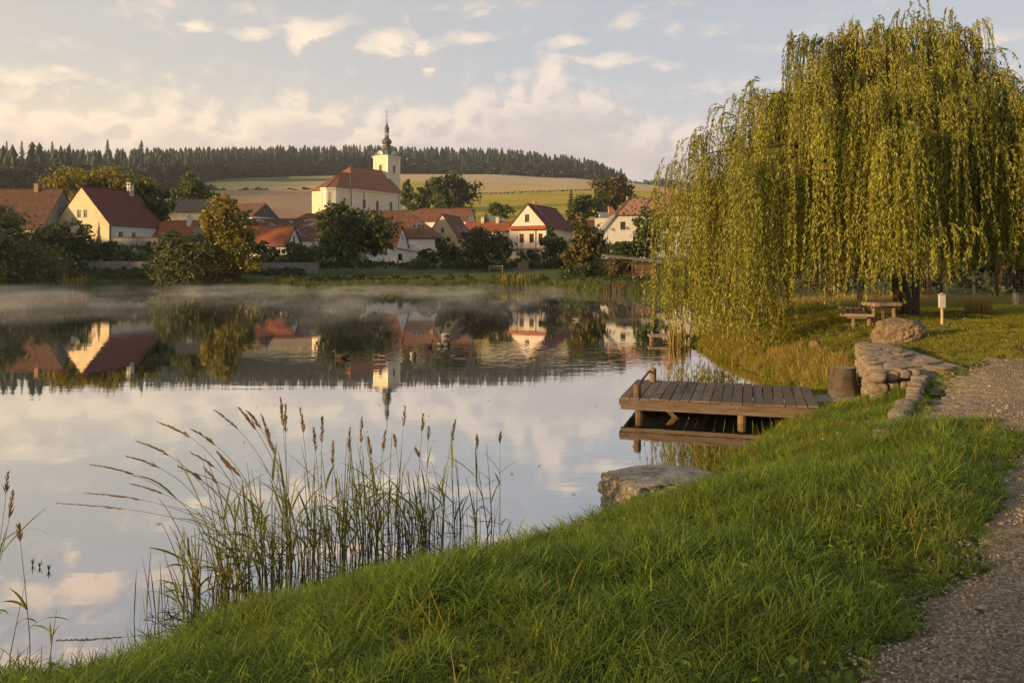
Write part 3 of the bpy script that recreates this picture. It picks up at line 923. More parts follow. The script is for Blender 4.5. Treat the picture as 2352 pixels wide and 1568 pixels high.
def window(parent, P, U, nrm, u, z, w, h, frame='frame', bars=(1, 1), sill=True, reveal=0.16):
    """window set into a wall opening: frame with its pane, glazing bars and sill"""
    P, U, nrm = Vector(P), Vector(U), Vector(nrm)
    Zv = Vector((0, 0, 1))

    def pt(a, b, d):
        return P + U * (u + a) + Zv * (z + b) - nrm * d

    def bx(mb, a0, a1, b0, b1, d0, d1):
        mb.hexa([pt(a0, b0, d1), pt(a1, b0, d1), pt(a1, b0, d0), pt(a0, b0, d0), pt(a0, b1, d1), pt(a1, b1, d1), pt(a1, b1, d0), pt(a0, b1, d0)])
    fw = min(0.09, w * 0.12)
    mb = MB()
    bx(mb, -w / 2, -w / 2 + fw, 0, h, 0.09, 0.15)
    bx(mb, w / 2 - fw, w / 2, 0, h, 0.09, 0.15)
    bx(mb, -w / 2 + fw, w / 2 - fw, 0, fw, 0.09, 0.15)
    bx(mb, -w / 2 + fw, w / 2 - fw, h - fw, h, 0.09, 0.15)
    f = mb.build('window', MT[frame], parent)
    mp = MB()
    mp.poly([pt(-w / 2 + .01, .01, 0.14), pt(w / 2 - .01, .01, 0.14), pt(w / 2 - .01, h - .01, 0.14), pt(-w / 2 + .01, h - .01, 0.14)])
    mp.build('pane', MT['glass'], f)
    gbm = MB()
    for i in range(1, bars[0] + 1):
        x = -w / 2 + w * i / (bars[0] + 1)
        bx(gbm, x - .03, x + .03, fw, h - fw, 0.105, 0.135)
    for i in range(1, bars[1] + 1):
        y = h * (0.68 if bars[1] == 1 else i / (bars[1] + 1))
        bx(gbm, -w / 2 + fw, w / 2 - fw, y - .025, y + .025, 0.10, 0.104)
    if gbm.f:
        gbm.build('glazing_bar', MT[frame], f)
    if sill:
        sb = MB()
        bx(sb, -w / 2 - .08, w / 2 + .08, -.09, -.004, -.07, 0.09)
        sb.build('sill', MT['stone_sill'], f)
    return f


def roof_slope(mb, a, b, c, d, course=0.42, lift=0.035):
    """tiled slope: a-b along the eave, d-c along the ridge; each course laps 18 mm over the one below; UV in metres"""
    a, b, c, d = (Vector(p) for p in (a, b, c, d))
    L = max(((d + c) / 2 - (a + b) / 2).length, 0.1)
    n = max(2, int(L / course))
    nr = (b - a).cross(d - a) if (d - a).length > 0.01 else (b - a).cross(c - a)
    nr.normalize()
    if nr.z < 0:
        nr = -nr
    ax = (b - a).normalized()
    for i in range(n):
        t0, t1 = i / n, (i + 1) / n
        p0, p1 = a.lerp(d, t0), b.lerp(c, t0)
        q0, q1 = a.lerp(d, t1), b.lerp(c, t1)
        up0, up1 = p0 + nr * lift, p1 + nr * lift
        v0, v1 = t0 * L, t1 * L
        u = [(x - a).dot(ax) for x in (p0, p1, q1, q0)]
        mb.poly([up0, up1, q1, q0], uv=[(u[0], v0), (u[1], v0), (u[2], v1 - .002), (u[3], v1 - .002)])
        mb.poly([p0, p1, up1, up0], uv=[(u[0], v0), (u[1], v0), (u[1], v0 + .01), (u[0], v0 + .01)])


def chimney(parent, x, y, z0, z1, w=0.55, d=0.55, mat='brick', name='chimney', pot=True):
    mb = MB()
    mb.box(x - w / 2, x + w / 2, y - d / 2, y + d / 2, z0, z1)
    mb.box(x - w / 2 - .06, x + w / 2 + .06, y - d / 2 - .06, y + d / 2 + .06, z1, z1 + .12)
    o = mb.build(name, MT[mat], parent)
    if pot:
        pb = MB()
        pb.tube([(x, y, z1 + .12), (x, y, z1 + .45)], [.13, .11], 8)
        pb.build('chimney_pot', MT['gutter'], o)
    return o


def house(name, label, cat, x, y, phi, L, W, zb, ze, zr, wall, roof, gable=(), right=(), left=(), far=(), over=0.35, hip=(0.0, 0.0), frame='frame',
          group=None, ridge_cap=True, roof_left=None, gutter=True, bars=(1, 1)):
    """gabled house: local X runs along the ridge from the gable at x = 0; walls start at zb; ze / zr = height of eave and ridge (world)"""
    t = empty(name, (x, y, zb), math.radians(phi), label, cat, group)
    he, hr = ze - zb, zr - zb
    hw = W / 2
    dn = 1.2                                        # foundations go below the ground
    mb = MB()
    z_hip0 = he + (hr - he) * (1 - hip[0]) if 0 < hip[0] < 1 else hr
    mats = MT[wall]

    def end_prof(hp):
        if hp >= 1:
            return [(-dn, -hw, hw), (he, -hw, hw)]
        if hp > 0:
            zc = he + (hr - he) * (1 - hp)
            return [(-dn, -hw, hw), (he, -hw, hw), (zc, -hw * hp, hw * hp)]
        return [(-dn, -hw, hw), (he, -hw, hw), (hr - .02, -.01, .01)]
    # gable at x=0 (outward -X), u runs towards -Y ... seen from outside left to right is +Y to -Y
    g0 = ((0, 0, 0), (0, -1, 0), (-1, 0, 0))
    g1 = ((L, 0, 0), (0, 1, 0), (1, 0, 0))
    sR = ((0, -hw, 0), (1, 0, 0), (0, -1, 0))
    sL = ((L, hw, 0), (-1, 0, 0), (0, 1, 0))
    wall_panel(mb, *g0[:2], end_prof(hip[0]), list(gable), g0[2])
    wall_panel(mb, *g1[:2], end_prof(hip[1]), list(far), g1[2])
    sp = [(-dn, 0, L), (he, 0, L)]
    wall_panel(mb, *sR[:2], sp, list(right), sR[2])
    wall_panel(mb, *sL[:2], sp, list(left), sL[2])
    mb.build('wall', mats, t)
    for fr_, hs in ((g0, gable), (g1, far), (sR, right), (sL, left)):
        for h in hs:
            window(t, fr_[0], fr_[1], fr_[2], *h, frame=frame, bars=bars)
    # roof
    rb = MB()
    slope = (hr - he) / hw
    ez = he - over * slope
    ov = hw + over
    og = 0.18
    i0 = hip[0] * hw if hip[0] > 0 else -og
    i1 = hip[1] * hw if hip[1] > 0 else -og
    e0 = -over if hip[0] >= 1 else -og
    e1 = -over if hip[1] >= 1 else -og
    T = 0.10                                         # roof thickness above the wall head

    def Z(z):
        return z + T
    A, B = (e0, -ov, Z(ez)), (L - e1, -ov, Z(ez))
    Cc, D = (L - i1, 0, Z(hr)), (i0, 0, Z(hr))
    A2, B2 = (e0, ov, Z(ez)), (L - e1, ov, Z(ez))
    if 0 < hip[0] < 1 or 0 < hip[1] < 1:
        # half-hipped ends: cut the slope in two bands at the height of the cut
        hp = hip[0] if hip[0] > 0 else hip[1]
        zc = he + (hr - he) * (1 - hp)
        yc = hw * hp
        l0 = -og
        for s in (-1, 1):
            a, b = (l0, s * ov, Z(ez)), (L + og, s * ov, Z(ez))
            m0, m1 = (l0, s * yc, Z(zc)), (L + og, s * yc, Z(zc))
            d0_, c0_ = (i0, 0, Z(hr)), (L - i1, 0, Z(hr))
            roof_slope(rb, a, b, m1, m0) if s < 0 else roof_slope(rb, b, a, m0, m1)
            roof_slope(rb, m0, m1, c0_, d0_) if s < 0 else roof_slope(rb, m1, m0, d0_, c0_)
        for k, (xe, xi) in enumerate(((l0, i0), (L + og, L - i1))):
            if hip[k] > 0:
                roof_slope(rb, (xe, yc, Z(zc)), (xe, -yc, Z(zc)), (xi, 0, Z(hr)), (xi, 0, Z(hr)))
    else:
        roof_slope(rb, A, B, Cc, D)
        roof_slope(rb, B2, A2, D, Cc)
        if hip[0] >= 1:
            roof_slope(rb, A2, A, D, D)
    # underside, so that the roof has a thickness
    for q in ((A, B, Cc, D), (B2, A2, D, Cc)):
        rb.poly([(p[0], p[1], p[2] - T) for p in q][::-1])
    for p, q in ((A, B), (A2, B2)):
        rb.poly([p, q, (q[0], q[1], q[2] - T), (p[0], p[1], p[2] - T)])
    if hip[0] <= 0:
        for p, q in ((A, D), (A2, D)):
            rb.poly([p, q, (q[0], q[1], q[2] - T), (p[0], p[1], p[2] - T)])
    if hip[1] <= 0:
        for p, q in ((B, Cc), (B2, Cc)):
            rb.poly([p, q, (q[0], q[1], q[2] - T), (p[0], p[1], p[2] - T)])
    r = rb.build('roof', MT[roof], t)
    if hip[1] >= 1:
        hb = MB()
        roof_slope(hb, B, B2, Cc, Cc)
        hb.build('hip_roof', MT[roof_left or roof], t)
    if ridge_cap:
        cb = MB()
        cb.tube([(i0, 0, Z(hr) + .01), (L - i1, 0, Z(hr) + .01)], .11, 6)
        cb.build('ridge_tiles', MT[roof], r)
    if gutter:
        for s in (-1, 1):
            cb = MB()
            cb.tube([(e0, s * (ov + .05), Z(ez) - .05), (L - e1, s * (ov + .05), Z(ez) - .05)], .07, 6)
            cb.build('gutter', MT['gutter'], t)
    return t


def skylight(parent, x, y, z, nrm_slope, w=0.8, h=1.1, side=-1):
    """roof window lying in the slope (side -1 = the right-hand slope)"""
    s = Vector((1, 0, 0))
    up = Vector((0, -side * math.cos(nrm_slope), math.sin(nrm_slope)))
    n = s.cross(up) * (1 if side < 0 else -1)
    c = Vector((x, y, z))
    mb = MB()
    for a0, a1, b0, b1 in ((-w / 2, -w / 2 + .08, 0, h), (w / 2 - .08, w / 2, 0, h), (-w / 2 + .08, w / 2 - .08, 0, .08), (-w / 2 + .08, w / 2 - .08, h - .08, h)):
        mb.hexa([c + s * a + up * b + n * d for d in (.10, .22) for a, b in ((a0, b0), (a1, b0), (a1, b1), (a0, b1))])
    f = mb.build('skylight', MT['metal_roof'], parent)
    pb = MB()
    pb.poly([c + s * a + up * b + n * .17 for a, b in ((-w / 2 + .05, .05), (w / 2 - .05, .05), (w / 2 - .05, h - .05), (-w / 2 + .05, h - .05))])
    pb.build('pane', MT['glass'], f)
    return f


# --- the old farmhouse at the left edge
h1 = house('old_farmhouse', 'old farmhouse with a patchy mossy tile roof and shaded grey gable at the left edge', 'house', -82.3, 146, 180, 17, 13.2, 6.6, 9.4, 16.5, 'ochre', 'roof_old',
           left=[(4, 0.5, 1.0, 1.4), (9, .5, 1.0, 1.4)])
gb = MB()
gb.poly([(-.006, -6.55, 0), (-.006, 6.55, 0), (-.006, 6.55, 2.75), (-.006, 0, 9.75), (-.006, -6.55, 2.75)])
gb.build('gable_shade', MT['grey'], h1)  # grey sheet paints the shade of this side over the ochre wall
gb = MB()
gb.box(-.09, -.01, -6.5, 6.5, 2.7, 2.85)
gb.box(-.07, -.01, -4.7, 4.7, 4.55, 4.68)
gb.build('string_course', MT['grey'], h1)
c = chimney(h1, 4.6, .2, 9.3, 10.9, .75, .75, pot=False)
mb = MB()
mb.tube([(4.6, .2, 11.0), (4.6, .2, 12.9)], .05, 5)
mb.bar((4.2, .2, 12.3), (5.0, .2, 12.3), .06)
mb.bar((4.35, .2, 12.65), (4.95, .2, 12.95), .12)
mb.build('chimney_cowl', MT['gutter'], c)

# --- cream house
h2 = house('cream_house', 'tall cream gabled house with a plain dark red roof and two small gable windows', 'house', -77.3, 143, 70, 12.4, 13.0, 6.6, 10.15, 16.8, 'cream', 'roof_red',
           gable=[(-.55, 4.6, .85, 1.5), (.95, 4.6, .85, 1.5)], right=[(2.6, 1.15, 1.0, 1.0), (5.6, 1.15, 1.0, 1.0)], bars=(1, 1), frame='white')
gb = MB()
gb.poly([(0.4, -6.506, -.9), (12.38, -6.506, -.9), (12.38, -6.506, 3.3), (0.4, -6.506, 3.3)][::1])
wb = MB()
wall_panel(wb, (0, -6.508, 0), (1, 0, 0), [(-.9, .35, 12.38), (3.25, .35, 12.38)], [(2.6, 1.15, 1.0, 1.0), (5.6, 1.15, 1.0, 1.0)], (0, -1, 0), reveal=.005)
wb.build('white_front', MT['white'], h2)
gb = MB()
gb.box(-.06, -.005, -6.45, 6.45, 3.35, 3.5)
gb.build('string_course', MT['cream'], h2)
mb = MB()
mb.tube([(12.0, -6.62, 3.2), (12.0, -6.62, -.5)], .07, 6)
mb.build('downpipe', MT['gutter'], h2)
mb = MB()
mb.tube([(.25, -6.62, 3.2), (.25, -6.62, -.5)], .07, 6)
mb.build('downpipe', MT['gutter'], h2)
c = chimney(h2, 10.6, -.5, 9.2, 11.2, .9, .9, 'old_white', pot=False)
mb = MB()
for a, b in ((10.25, -.85), (10.95, -.85), (10.95, -.15), (10.25, -.15)):
    mb.box(a - .05, a + .05, b - .05, b + .05, 11.3, 11.75)
mb.box(10.1, 11.1, -1.0, 0.0, 11.75, 11.85)
mb.build('chimney_cover', MT['metal_roof'], c)

# --- low sheds beside and behind
house('garden_shed', 'low red roofed shed against the foot of the cream house', 'shed', -75.5, 136.5, 174, 6.5, 3.0, 6.0, 7.0, 8.0, 'grey', 'roof_red')
house('small_cottage', 'small cottage with orange roof and pale chimney half hidden behind the sunlit yellow bush', 'house', -59.3, 150, 163, 8.0, 4.2, 6.4, 8.4, 11.0, 'grey', 'roof_orange',
      gable=[(0, .8, .7, .9)])
chimney(bpy.data.objects['small_cottage'], 1.2, .6, 3.6, 5.4, .8, .6, 'old_white')
house('slate_barn', 'plaster barn with a dark slate roof below the ploughed field', 'barn', -80, 190, 8, 9.0, 7.0, 12.0, 15.4, 18.3, 'grey', 'roof_dark', hip=(0, 0))
h5 = house('half_hipped_barn', 'brown roofed barn with a dark slate clad gable at the edge of the field', 'barn', -66.5, 215, 158, 11, 10.8, 13.5, 15.6, 19.3, 'white', 'roof_brown', gutter=False)
gb = MB()
gb.poly([(-.02, -5.35, 2.05), (-.02, 5.35, 2.05), (-.02, .25, 5.5), (-.02, -.25, 5.5)])
gb.build('slate_gable', MT['slate_wall'], h5)
gb = MB()
gb.box(-.10, -.03, -.6, .6, 3.2, 4.4)
w5 = gb.build('loft_hatch', MT['brick'], h5)
gb = MB()
gb.box(-.13, -.105, -.4, .4, 3.35, 4.25)
gb.build('pane', MT['glass'], w5)
house('orange_roof_barn', 'long barn with a bright orange roof directly below the church wall', 'barn', -56.8, 228, 0, 13.0, 5.0, 13.5, 16.4, 18.35, 'cream', 'roof_orange', hip=(1.0, 0), gutter=False)
house('dark_roof_barn', 'barn with blackened slate gable in front of the orange roofed one', 'barn', -57.0, 208, 3, 9.6, 6.0, 12.5, 13.9, 16.0, 'slate_wall', 'roof_brown', hip=(1.0, 0), gutter=False)

# --- long roofs in the middle
house('long_farm_building', 'long low farm building with a limewashed brown tile roof', 'house', -54.5, 164, 0, 18.5, 9.0, 5.5, 7.9, 12.1, 'white', 'roof_stain', gutter=False)
h9 = house('orange_house', 'small house with a clean orange tile roof and weathered gable behind the shrubs', 'house', -37.5, 137, 172, 9.4, 6.1, 3.9, 6.2, 9.3, 'old_white', 'roof_orange',
           gable=[(.1, 2.45, .75, 1.35)], frame='dark_frame')
for s in (-1, 1):
    mb = MB()
    mb.bar((-.2, s * 3.45, 2.0), (-.2, 0, 5.52), .06, .22)
    mb.build('verge_board', MT['dark_wood'], h9)
h11 = house('hipped_house', 'big brown roofed house with a grey slate hip and a pair of skylights', 'house', -26.8, 153, 0, 13.5, 13.0, 4.2, 7.9, 13.0, 'white', 'roof_brown', hip=(0, 1.0), roof_left='roof_slate', gutter=True)
sl = math.atan2(5.1, 6.5)
for xx in (8.55, 9.45):
    skylight(h11, xx, -4.65, 5.25, sl, .85, 1.25)
mb = MB()
mb.tube([(7.6, -6.62, 3.5), (7.6, -6.62, .5)], .06, 6)
mb.build('downpipe', MT['gutter'], h11)
chimney(h11, 3.0, -4.4, 4.6, 6.9, .8, .7, 'brick', pot=False)
h13 = house('upper_barn', 'long barn with a weathered tile roof and two gable openings under the oak trees', 'barn', -9.4, 185, 168, 13.0, 7.6, 9.2, 12.9, 15.8, 'old_white', 'roof_brown',
            gable=[(.2, 2.2, .9, 1.5), (.2, 4.6, .7, .9)], frame='dark_frame', gutter=False)
h12 = house('white_gable_house', 'narrow white gabled house with a red roof beside the big dark tree', 'house', -19.0, 138, 160, 5.4, 4.0, 3.6, 6.25, 9.5, 'white', 'roof_orange', gable=[(0.1, 3.6, .5, .7)], gutter=False)
# lean-to in front of it
t = empty('lean_to', (-20.4, 134.5, 3.0), 0.0, 'low white lean to with a sloping metal roof in front of the hipped house', 'annex')
mb = MB()
wall_panel(mb, (0, 0, 0), (1, 0, 0), [(-1.5, 0, 5.6), (1.75, 0, 5.6), (2.75, 0, .05)], [(1.5, .55, .75, 1.1)], (0, -1, 0))
wall_panel(mb, (0, 5, 0), (0, -1, 0), [(-1.5, 0, 5), (2.75, 0, 5)], [], (-1, 0, 0))
wall_panel(mb, (5.6, 0, 0), (0, 1, 0), [(-1.5, 0, 5), (1.75, 0, 5)], [], (1, 0, 0))
mb.build('wall', MT['white'], t)
window(t, (0, 0, 0), (1, 0, 0), (0, -1, 0), 1.5, .55, .75, 1.1, frame='dark_frame')
mb = MB()
mb.hexa([(-.2, -.35, 2.80), (7.6, -.35, 1.42), (7.6, 5, 1.42), (-.2, 5, 2.80), (-.2, -.35, 2.9), (7.6, -.35, 1.52), (7.6, 5, 1.52), (-.2, 5, 2.9)])
mb.build('roof', MT['metal_roof'], t)
mb = MB()
mb.box(2.9, 5.6, -.05, -.006, -1.2, .12)
mb.build('brick_plinth', MT['brick'], t)
mb = MB()
for xx in (6.2, 7.3):
    mb.box(xx - .06, xx + .06, -.2, -.08, -1.5, 1.5)
mb.build('post', MT['old_wood'], t)
h14 = house('ochre_gable_house', 'ochre gabled house with a brown roof and roof windows behind the hipped house', 'house', -13.9, 158, 76, 11.5, 6.2, 5.0, 8.6, 12.75, 'ochre', 'roof_brown', gable=[(.1, 4.1, .7, 1.1)], gutter=False)
sl = math.atan2(4.15, 3.1)
for xx in (3.4, 4.6, 6.8, 8.0, 9.2):
    skylight(h14, xx, -2.55, 4.35, sl, .7, 1.3)
house('low_orange_house', 'low house with an orange tile roof and two pale chimneys', 'house', -10.2, 178, 1, 10.5, 6.5, 8.4, 10.2, 12.3, 'white', 'roof_orange', gutter=False)
for xx in (3.6, 6.9):
    chimney(bpy.data.objects['low_orange_house'], xx, -.3, 3.4, 4.9, .65, .6, 'old_white')

# --- pale gabled house right of the middle
h16 = house('pale_gable_house', 'pale gabled house with a red roof and a tiled pent roof across its front', 'house', 2.75, 140, 66, 14.0, 7.0, 4.4, 9.5, 13.4, 'pinkwhite', 'roof_red',
            gable=[(-.1, 5.9, .85, 1.35), (-1.15, 2.25, .85, 1.6), (.75, 2.25, .85, 1.6), (2.45, 2.25, .8, 1.6), (.6, -.5, 1.0, 1.25)], frame='dark_frame', right=[(3.2, .6, .9, 1.6)])
mb = MB()
roof_slope(mb, (-.75, 3.7, 4.55), (-.75, -3.7, 4.55), (-.02, -3.55, 5.25), (-.02, 3.55, 5.25), course=.3)
mb.poly([(-.75, 3.7, 4.5), (-.75, -3.7, 4.5), (-.02, -3.55, 4.5), (-.02, 3.55, 4.5)])
mb.build('pent_roof', MT['roof_orange'], h16)
mb = MB()
mb.box(-.25, -.02, -3.5, 3.5, 1.15, 1.32)
mb.build('string_course', MT['brick'], h16)
mb = MB()
mb.poly([(-.012, 3.48, -1.0), (-.012, -3.48, -1.0), (-.012, -3.48, 1.15), (-.012, 1.15 - 2.3, 1.15), (-.012, 3.48, 1.15)])
wb = MB()
wall_panel(wb, (-.014, 0, 0), (0, -1, 0), [(-1.0, -3.48, 3.48), (1.14, -3.48, 3.48)], [(.6, -.5, 1.0, 1.25)], (-1, 0, 0), reveal=.01)
wb.build('basement_wall', MT['grey'], h16)
for u in (-1.1, 2.4):
    mb = MB()
    for k in range(3):
        mb.bar((-.10, -u - .35 + k * .35, 1.35), (-.10, -u, 2.15), .05)
    mb.build('window_bracket', MT['brick'], h16)
mb = MB()
mb.tube([(-.12, -1.55, 4.45), (-.12, -1.55, .0)], .05, 6)
mb.build('downpipe', MT['gutter'], h16)
chimney(h16, 2.2, -.4, 8.5, 9.6, .5, .5, 'brick', pot=False)
mb = MB()
mb.bar((2.2, -.55, 8.7), (3.3, -2.6, 6.35), .18, .12)
mb.build('roof_flashing', MT['metal_roof'], h16)
house('rear_red_house', 'low red roof glimpsed behind the pale gabled house', 'house', 13.2, 172, 2, 10.0, 6.0, 8.0, 10.4, 12.2, 'grey', 'roof_red', gutter=False)
h18 = house('little_white_house', 'little white roofed outbuilding with a broad chimney next to the derelict house', 'outbuilding', 17.2, 156, 14, 6.0, 5.0, 6.0, 10.4, 12.9, 'old_white', 'concrete', gutter=False)
chimney(h18, 4.5, -1.2, 5.0, 8.2, 1.25, 1.0, 'white')
chimney(h18, 2.1, -.2, 6.2, 8.0, .8, .6, 'brick', pot=False)
house('far_grey_hut', 'small grey roofed hut at the foot of the meadow', 'hut', -7.5, 232, 10, 6.0, 4.5, 13.0, 14.6, 17.0, 'grey', 'concrete', gutter=False)

# --- the derelict white house by the willow
t19 = empty('derelict_house', (15.0, 136, 3.9), 0.0, 'derelict white house with a broken brown tile roof beside the willow', 'house')
Lh, Wd, eh, rh = 15.5, 8.5, 7.35, 10.65
fx0 = 1.95
w19 = [(3.95, 4.9, .9, 1.35), (7.9, 4.9, .9, 1.35), (3.25, .55, 1.45, 2.15), (7.7, .55, 1.45, 2.15), (11.8, .55, 1.4, 2.15)]
mb = MB()
wall_panel(mb, (0, 0, 0), (1, 0, 0), [(-1.5, .1, Lh), (4.05, .1, Lh), (eh, 3.0, Lh)], w19, (0, -1, 0), reveal=.25)
wall_panel(mb, (Lh, 0, 0), (0, 1, 0), [(-1.5, 0, Wd), (eh, 0, Wd)], [], (1, 0, 0))
wall_panel(mb, (Lh, Wd, 0), (-1, 0, 0), [(-1.5, 0, Lh), (eh, 0, Lh)], [], (0, 1, 0))
wall_panel(mb, (.1, Wd, 0), (0, -1, 0), [(-1.5, 0, Wd), (4.0, 0, Wd)], [], (-1, 0, 0))
mb.build('wall', MT['old_white'], t19)
for h in w19:
    window(t19, (0, 0, 0), (1, 0, 0), (0, -1, 0), *h, frame='dark_frame', bars=(1, 2))
mb = MB()
roof_slope(mb, (2.5, -.45, eh - .05), (Lh + .4, -.45, eh - .05), (Lh - 1.0, Wd / 2, rh), (5.6, Wd / 2, rh))
roof_slope(mb, (Lh + .4, Wd + .45, eh), (2.5, Wd + .45, eh), (5.6, Wd / 2, rh), (Lh - 1, Wd / 2, rh))
roof_slope(mb, (2.5, Wd + .45, eh), (2.5, -.45, eh), (5.6, Wd / 2, rh), (5.6, Wd / 2, rh))
roof_slope(mb, (Lh + .4, -.45, eh), (Lh + .4, Wd + .45, eh), (Lh - 1, Wd / 2, rh), (Lh - 1, Wd / 2, rh))
r19 = mb.build('roof', MT['roof_old'], t19)
mb = MB()
mb.hexa([(-.25, -.25, 4.05), (.05, -.25, 3.95), (2.9, -.25, eh + .1), (2.65, -.25, eh + .25), (-.25, Wd, 4.05), (.05, Wd, 3.95), (2.9, Wd, eh + .1), (2.65, Wd, eh + .25)])
mb.build('side_roof', MT['concrete'], t19)
# loose and missing tiles
mb = MB()
rn = []
rv = random.Random(5)
n_s = Vector((0, -(rh - eh), Wd / 2 + .45)).normalized()
up_s = Vector((0, Wd / 2 + .45, rh - eh)).normalized()
for i in range(850):
    s = rv.random() * 5.2
    u = 3.0 + s * .6 + rv.random() * (Lh - 3.2 - s * .6)
    c = Vector((u, -.45, eh)) + up_s * s + n_s * (.05 + rv.random() * .05)
    a = rv.uniform(-.25, .25)
    ex = Vector((math.cos(a), 0, 0)) * .13 + up_s * math.sin(a) * .13
    ey = up_s * .19 + n_s * rv.uniform(-.04, .09)
    mb.hexa([c - ex - ey, c + ex - ey, c + ex + ey, c - ex + ey] + [p + n_s * .03 for p in (c - ex - ey, c + ex - ey, c + ex + ey, c - ex + ey)])
lt = mb.build('loose_tiles', MT['brick'], r19)
lt['kind'] = 'stuff'
mb = MB()
for i in range(26):
    s = 3.1 + rv.random() * 1.9
    u = 7.3 + rv.random() * 3.6
    c = Vector((u, -.45, eh)) + up_s * s + n_s * .125
    w_, h_ = rv.uniform(.12, .4), rv.uniform(.1, .3)
    mb.poly([c + Vector((w_ * rv.uniform(.7, 1.2), 0, 0)) + up_s * h_ * .2, c + up_s * h_, c - Vector((w_, 0, 0)), c - up_s * h_ * .8])
hb = mb.build('bare_battens', MT['dark_wood'], r19)
hb['kind'] = 'stuff'
chimney(t19, 12.7, 4.0, 9.5, 12.2, 1.0, .9, 'brick', pot=False)
mb = MB()
mb.box(5.2, 5.4, 3.8, 5.0, rh - .6, rh + .25)
mb.box(5.4, 7.6, 4.1, 4.45, rh + .08, rh + .2)
mb.build('ridge_cap', MT['concrete'], t19)

# ------------------------------------------------------------------ church
PHI = 58.0
Cx, Cy, Cz = -66.4, 330.0, 22.0
church = empty('church', (Cx, Cy, Cz), math.radians(PHI), 'baroque village church with cream walls, red tiled roof and dark onion spire', 'church')
HE = 34.3 - Cz                      # eave
LN, WN = 32.5, 23.0                 # nave
mb = MB()
mb.poly([(0, 0, -2), (LN, 0, -2), (LN, 0, HE), (0, 0, HE)])
mb.poly([(LN, WN, -2), (0, WN, -2), (0, WN, HE), (LN, WN, HE)])
mb.poly([(LN, 0, -2), (LN, WN, -2), (LN, WN, HE), (LN, WN / 2, HE + 10.9), (LN, 0, HE)])
mb.poly([(0, WN, -2), (0, 0, -2), (0, 0, HE), (0, WN, HE)])
mb.build('nave_wall', MT['church'], church)
# choir with its many-sided end
c0 = (-8.2, .8)
d1v = Vector((-1, 1)).normalized() * 3.7
c1 = (c0[0] + d1v.x, c0[1] + d1v.y)
c2 = (c1[0], c1[1] + 3.4)
c3 = (c0[0], c2[1] + 2.6)
plan = [(0, .8), c0, c1, c2, c3, (0, c3[1])]
mb = MB()
for a, b in zip(plan[:-1], plan[1:]):
    mb.poly([(b[0], b[1], -2), (a[0], a[1], -2), (a[0], a[1], HE - .2), (b[0], b[1], HE - .2)])
mb.build('choir_wall', MT['church'], church)
# cornice and pilasters
mb = MB()


def band(pa, pb, out, z0, z1, t=.25):
    a, b, o = Vector((*pa, 0)), Vector((*pb, 0)), Vector((*out, 0)).normalized()
    mb.hexa([q + Vector((0, 0, z)) for z in (z0, z1) for q in (a + o * .004, b + o * .004, b + o * t, a + o * t)])


band((-.1, 0), (LN + .1, 0), (0, -1), HE - .55, HE + .02, .5)
band((-.05, 0), (LN + .05, 0), (0, -1), HE - 1.9, HE - 1.65, .16)
ctr = (c0[0] + 2, 5.2)
for a, b in zip(plan[:-1], plan[1:]):
    mid = ((a[0] + b[0]) / 2, (a[1] + b[1]) / 2)
    o = Vector((b[1] - a[1], -(b[0] - a[0])))
    if o.dot(Vector((mid[0] - ctr[0], mid[1] - ctr[1]))) < 0:
        o = -o
    band(a, b, o, HE - .75, HE - .2, .45)
    band(a, b, o, HE - 2.0, HE - 1.8, .14)
    dd = Vector((b[0] - a[0], b[1] - a[1]))
    ln = dd.length
    dd.normalize()
    for s0 in (0.05, ln - .75):
        p = (a[0] + dd.x * s0, a[1] + dd.y * s0)
        q = (a[0] + dd.x * (s0 + .7), a[1] + dd.y * (s0 + .7))
        band(p, q, o, -2, HE - 2.0, .18)
for s0 in (.1, 5.6, 8.6, LN - 4.1, LN - 1.0):
    band((s0, 0), (s0 + .8, 0), (0, -1), -2, HE - 1.9, .18)
mb.build('cornice', MT['church_trim'], church)
mb = MB()
for s0 in (-.5, 6.9, LN - 3.1):
    mb = MB()
    mb.tube([(s0, -.42, HE - .5), (s0, -.42, -1)], .13, 6)
    mb.build('downpipe', MT['gutter'], church)


def arched(parent, P, U, nrm, u, z, w, h, name='arched_window', frame='church_trim'):
    P, U, nrm = Vector(P), Vector(U), Vector(nrm)
    ang = [math.pi * k / 10 for k in range(11)]

    def outline(w_, h_, z_):
        return [(-w_ / 2, z_), (w_ / 2, z_)] + [(w_ / 2 * math.cos(a), z_ + h_ - w_ / 2 + w_ / 2 * math.sin(a)) for a in ang]

    def pt(q, d):
        return P + U * (u + q[0]) + Vector((0, 0, q[1])) + nrm * d
    o1, o2 = outline(w, h, z), outline(w + .5, h + .5, z - .25)
    fb = MB()
    n = len(o1)
    for i in range(n):
        j = (i + 1) % n
        fb.poly([pt(o2[i], .18), pt(o2[j], .18), pt(o1[j], .18), pt(o1[i], .18)])
        fb.poly([pt(o1[i], .18), pt(o1[j], .18), pt(o1[j], .03), pt(o1[i], .03)])
        fb.poly([pt(o2[j], .18), pt(o2[i], .18), pt(o2[i], .0), pt(o2[j], .0)])
    f = fb.build(name, MT[frame], parent)
    pb = MB()
    pb.poly([pt(q, .04) for q in o1])
    pb.build('pane', MT['glass'], f)
    gb_ = MB()
    for k in (-.17, .17):
        gb_.poly([pt((w * k - .04, z), .06), pt((w * k + .04, z), .06), pt((w * k + .04, z + h - w * .2), .06), pt((w * k - .04, z + h - w * .2), .06)])
    for k in range(1, 5):
        zz_ = z + h * k / 5.3
        gb_.poly([pt((-w / 2, zz_ - .03), .065), pt((w / 2, zz_ - .03), .065), pt((w / 2, zz_ + .03), .065), pt((-w / 2, zz_ + .03), .065)])
    gb_.build('glazing_bar', MT['dark_frame'], f)
    return f


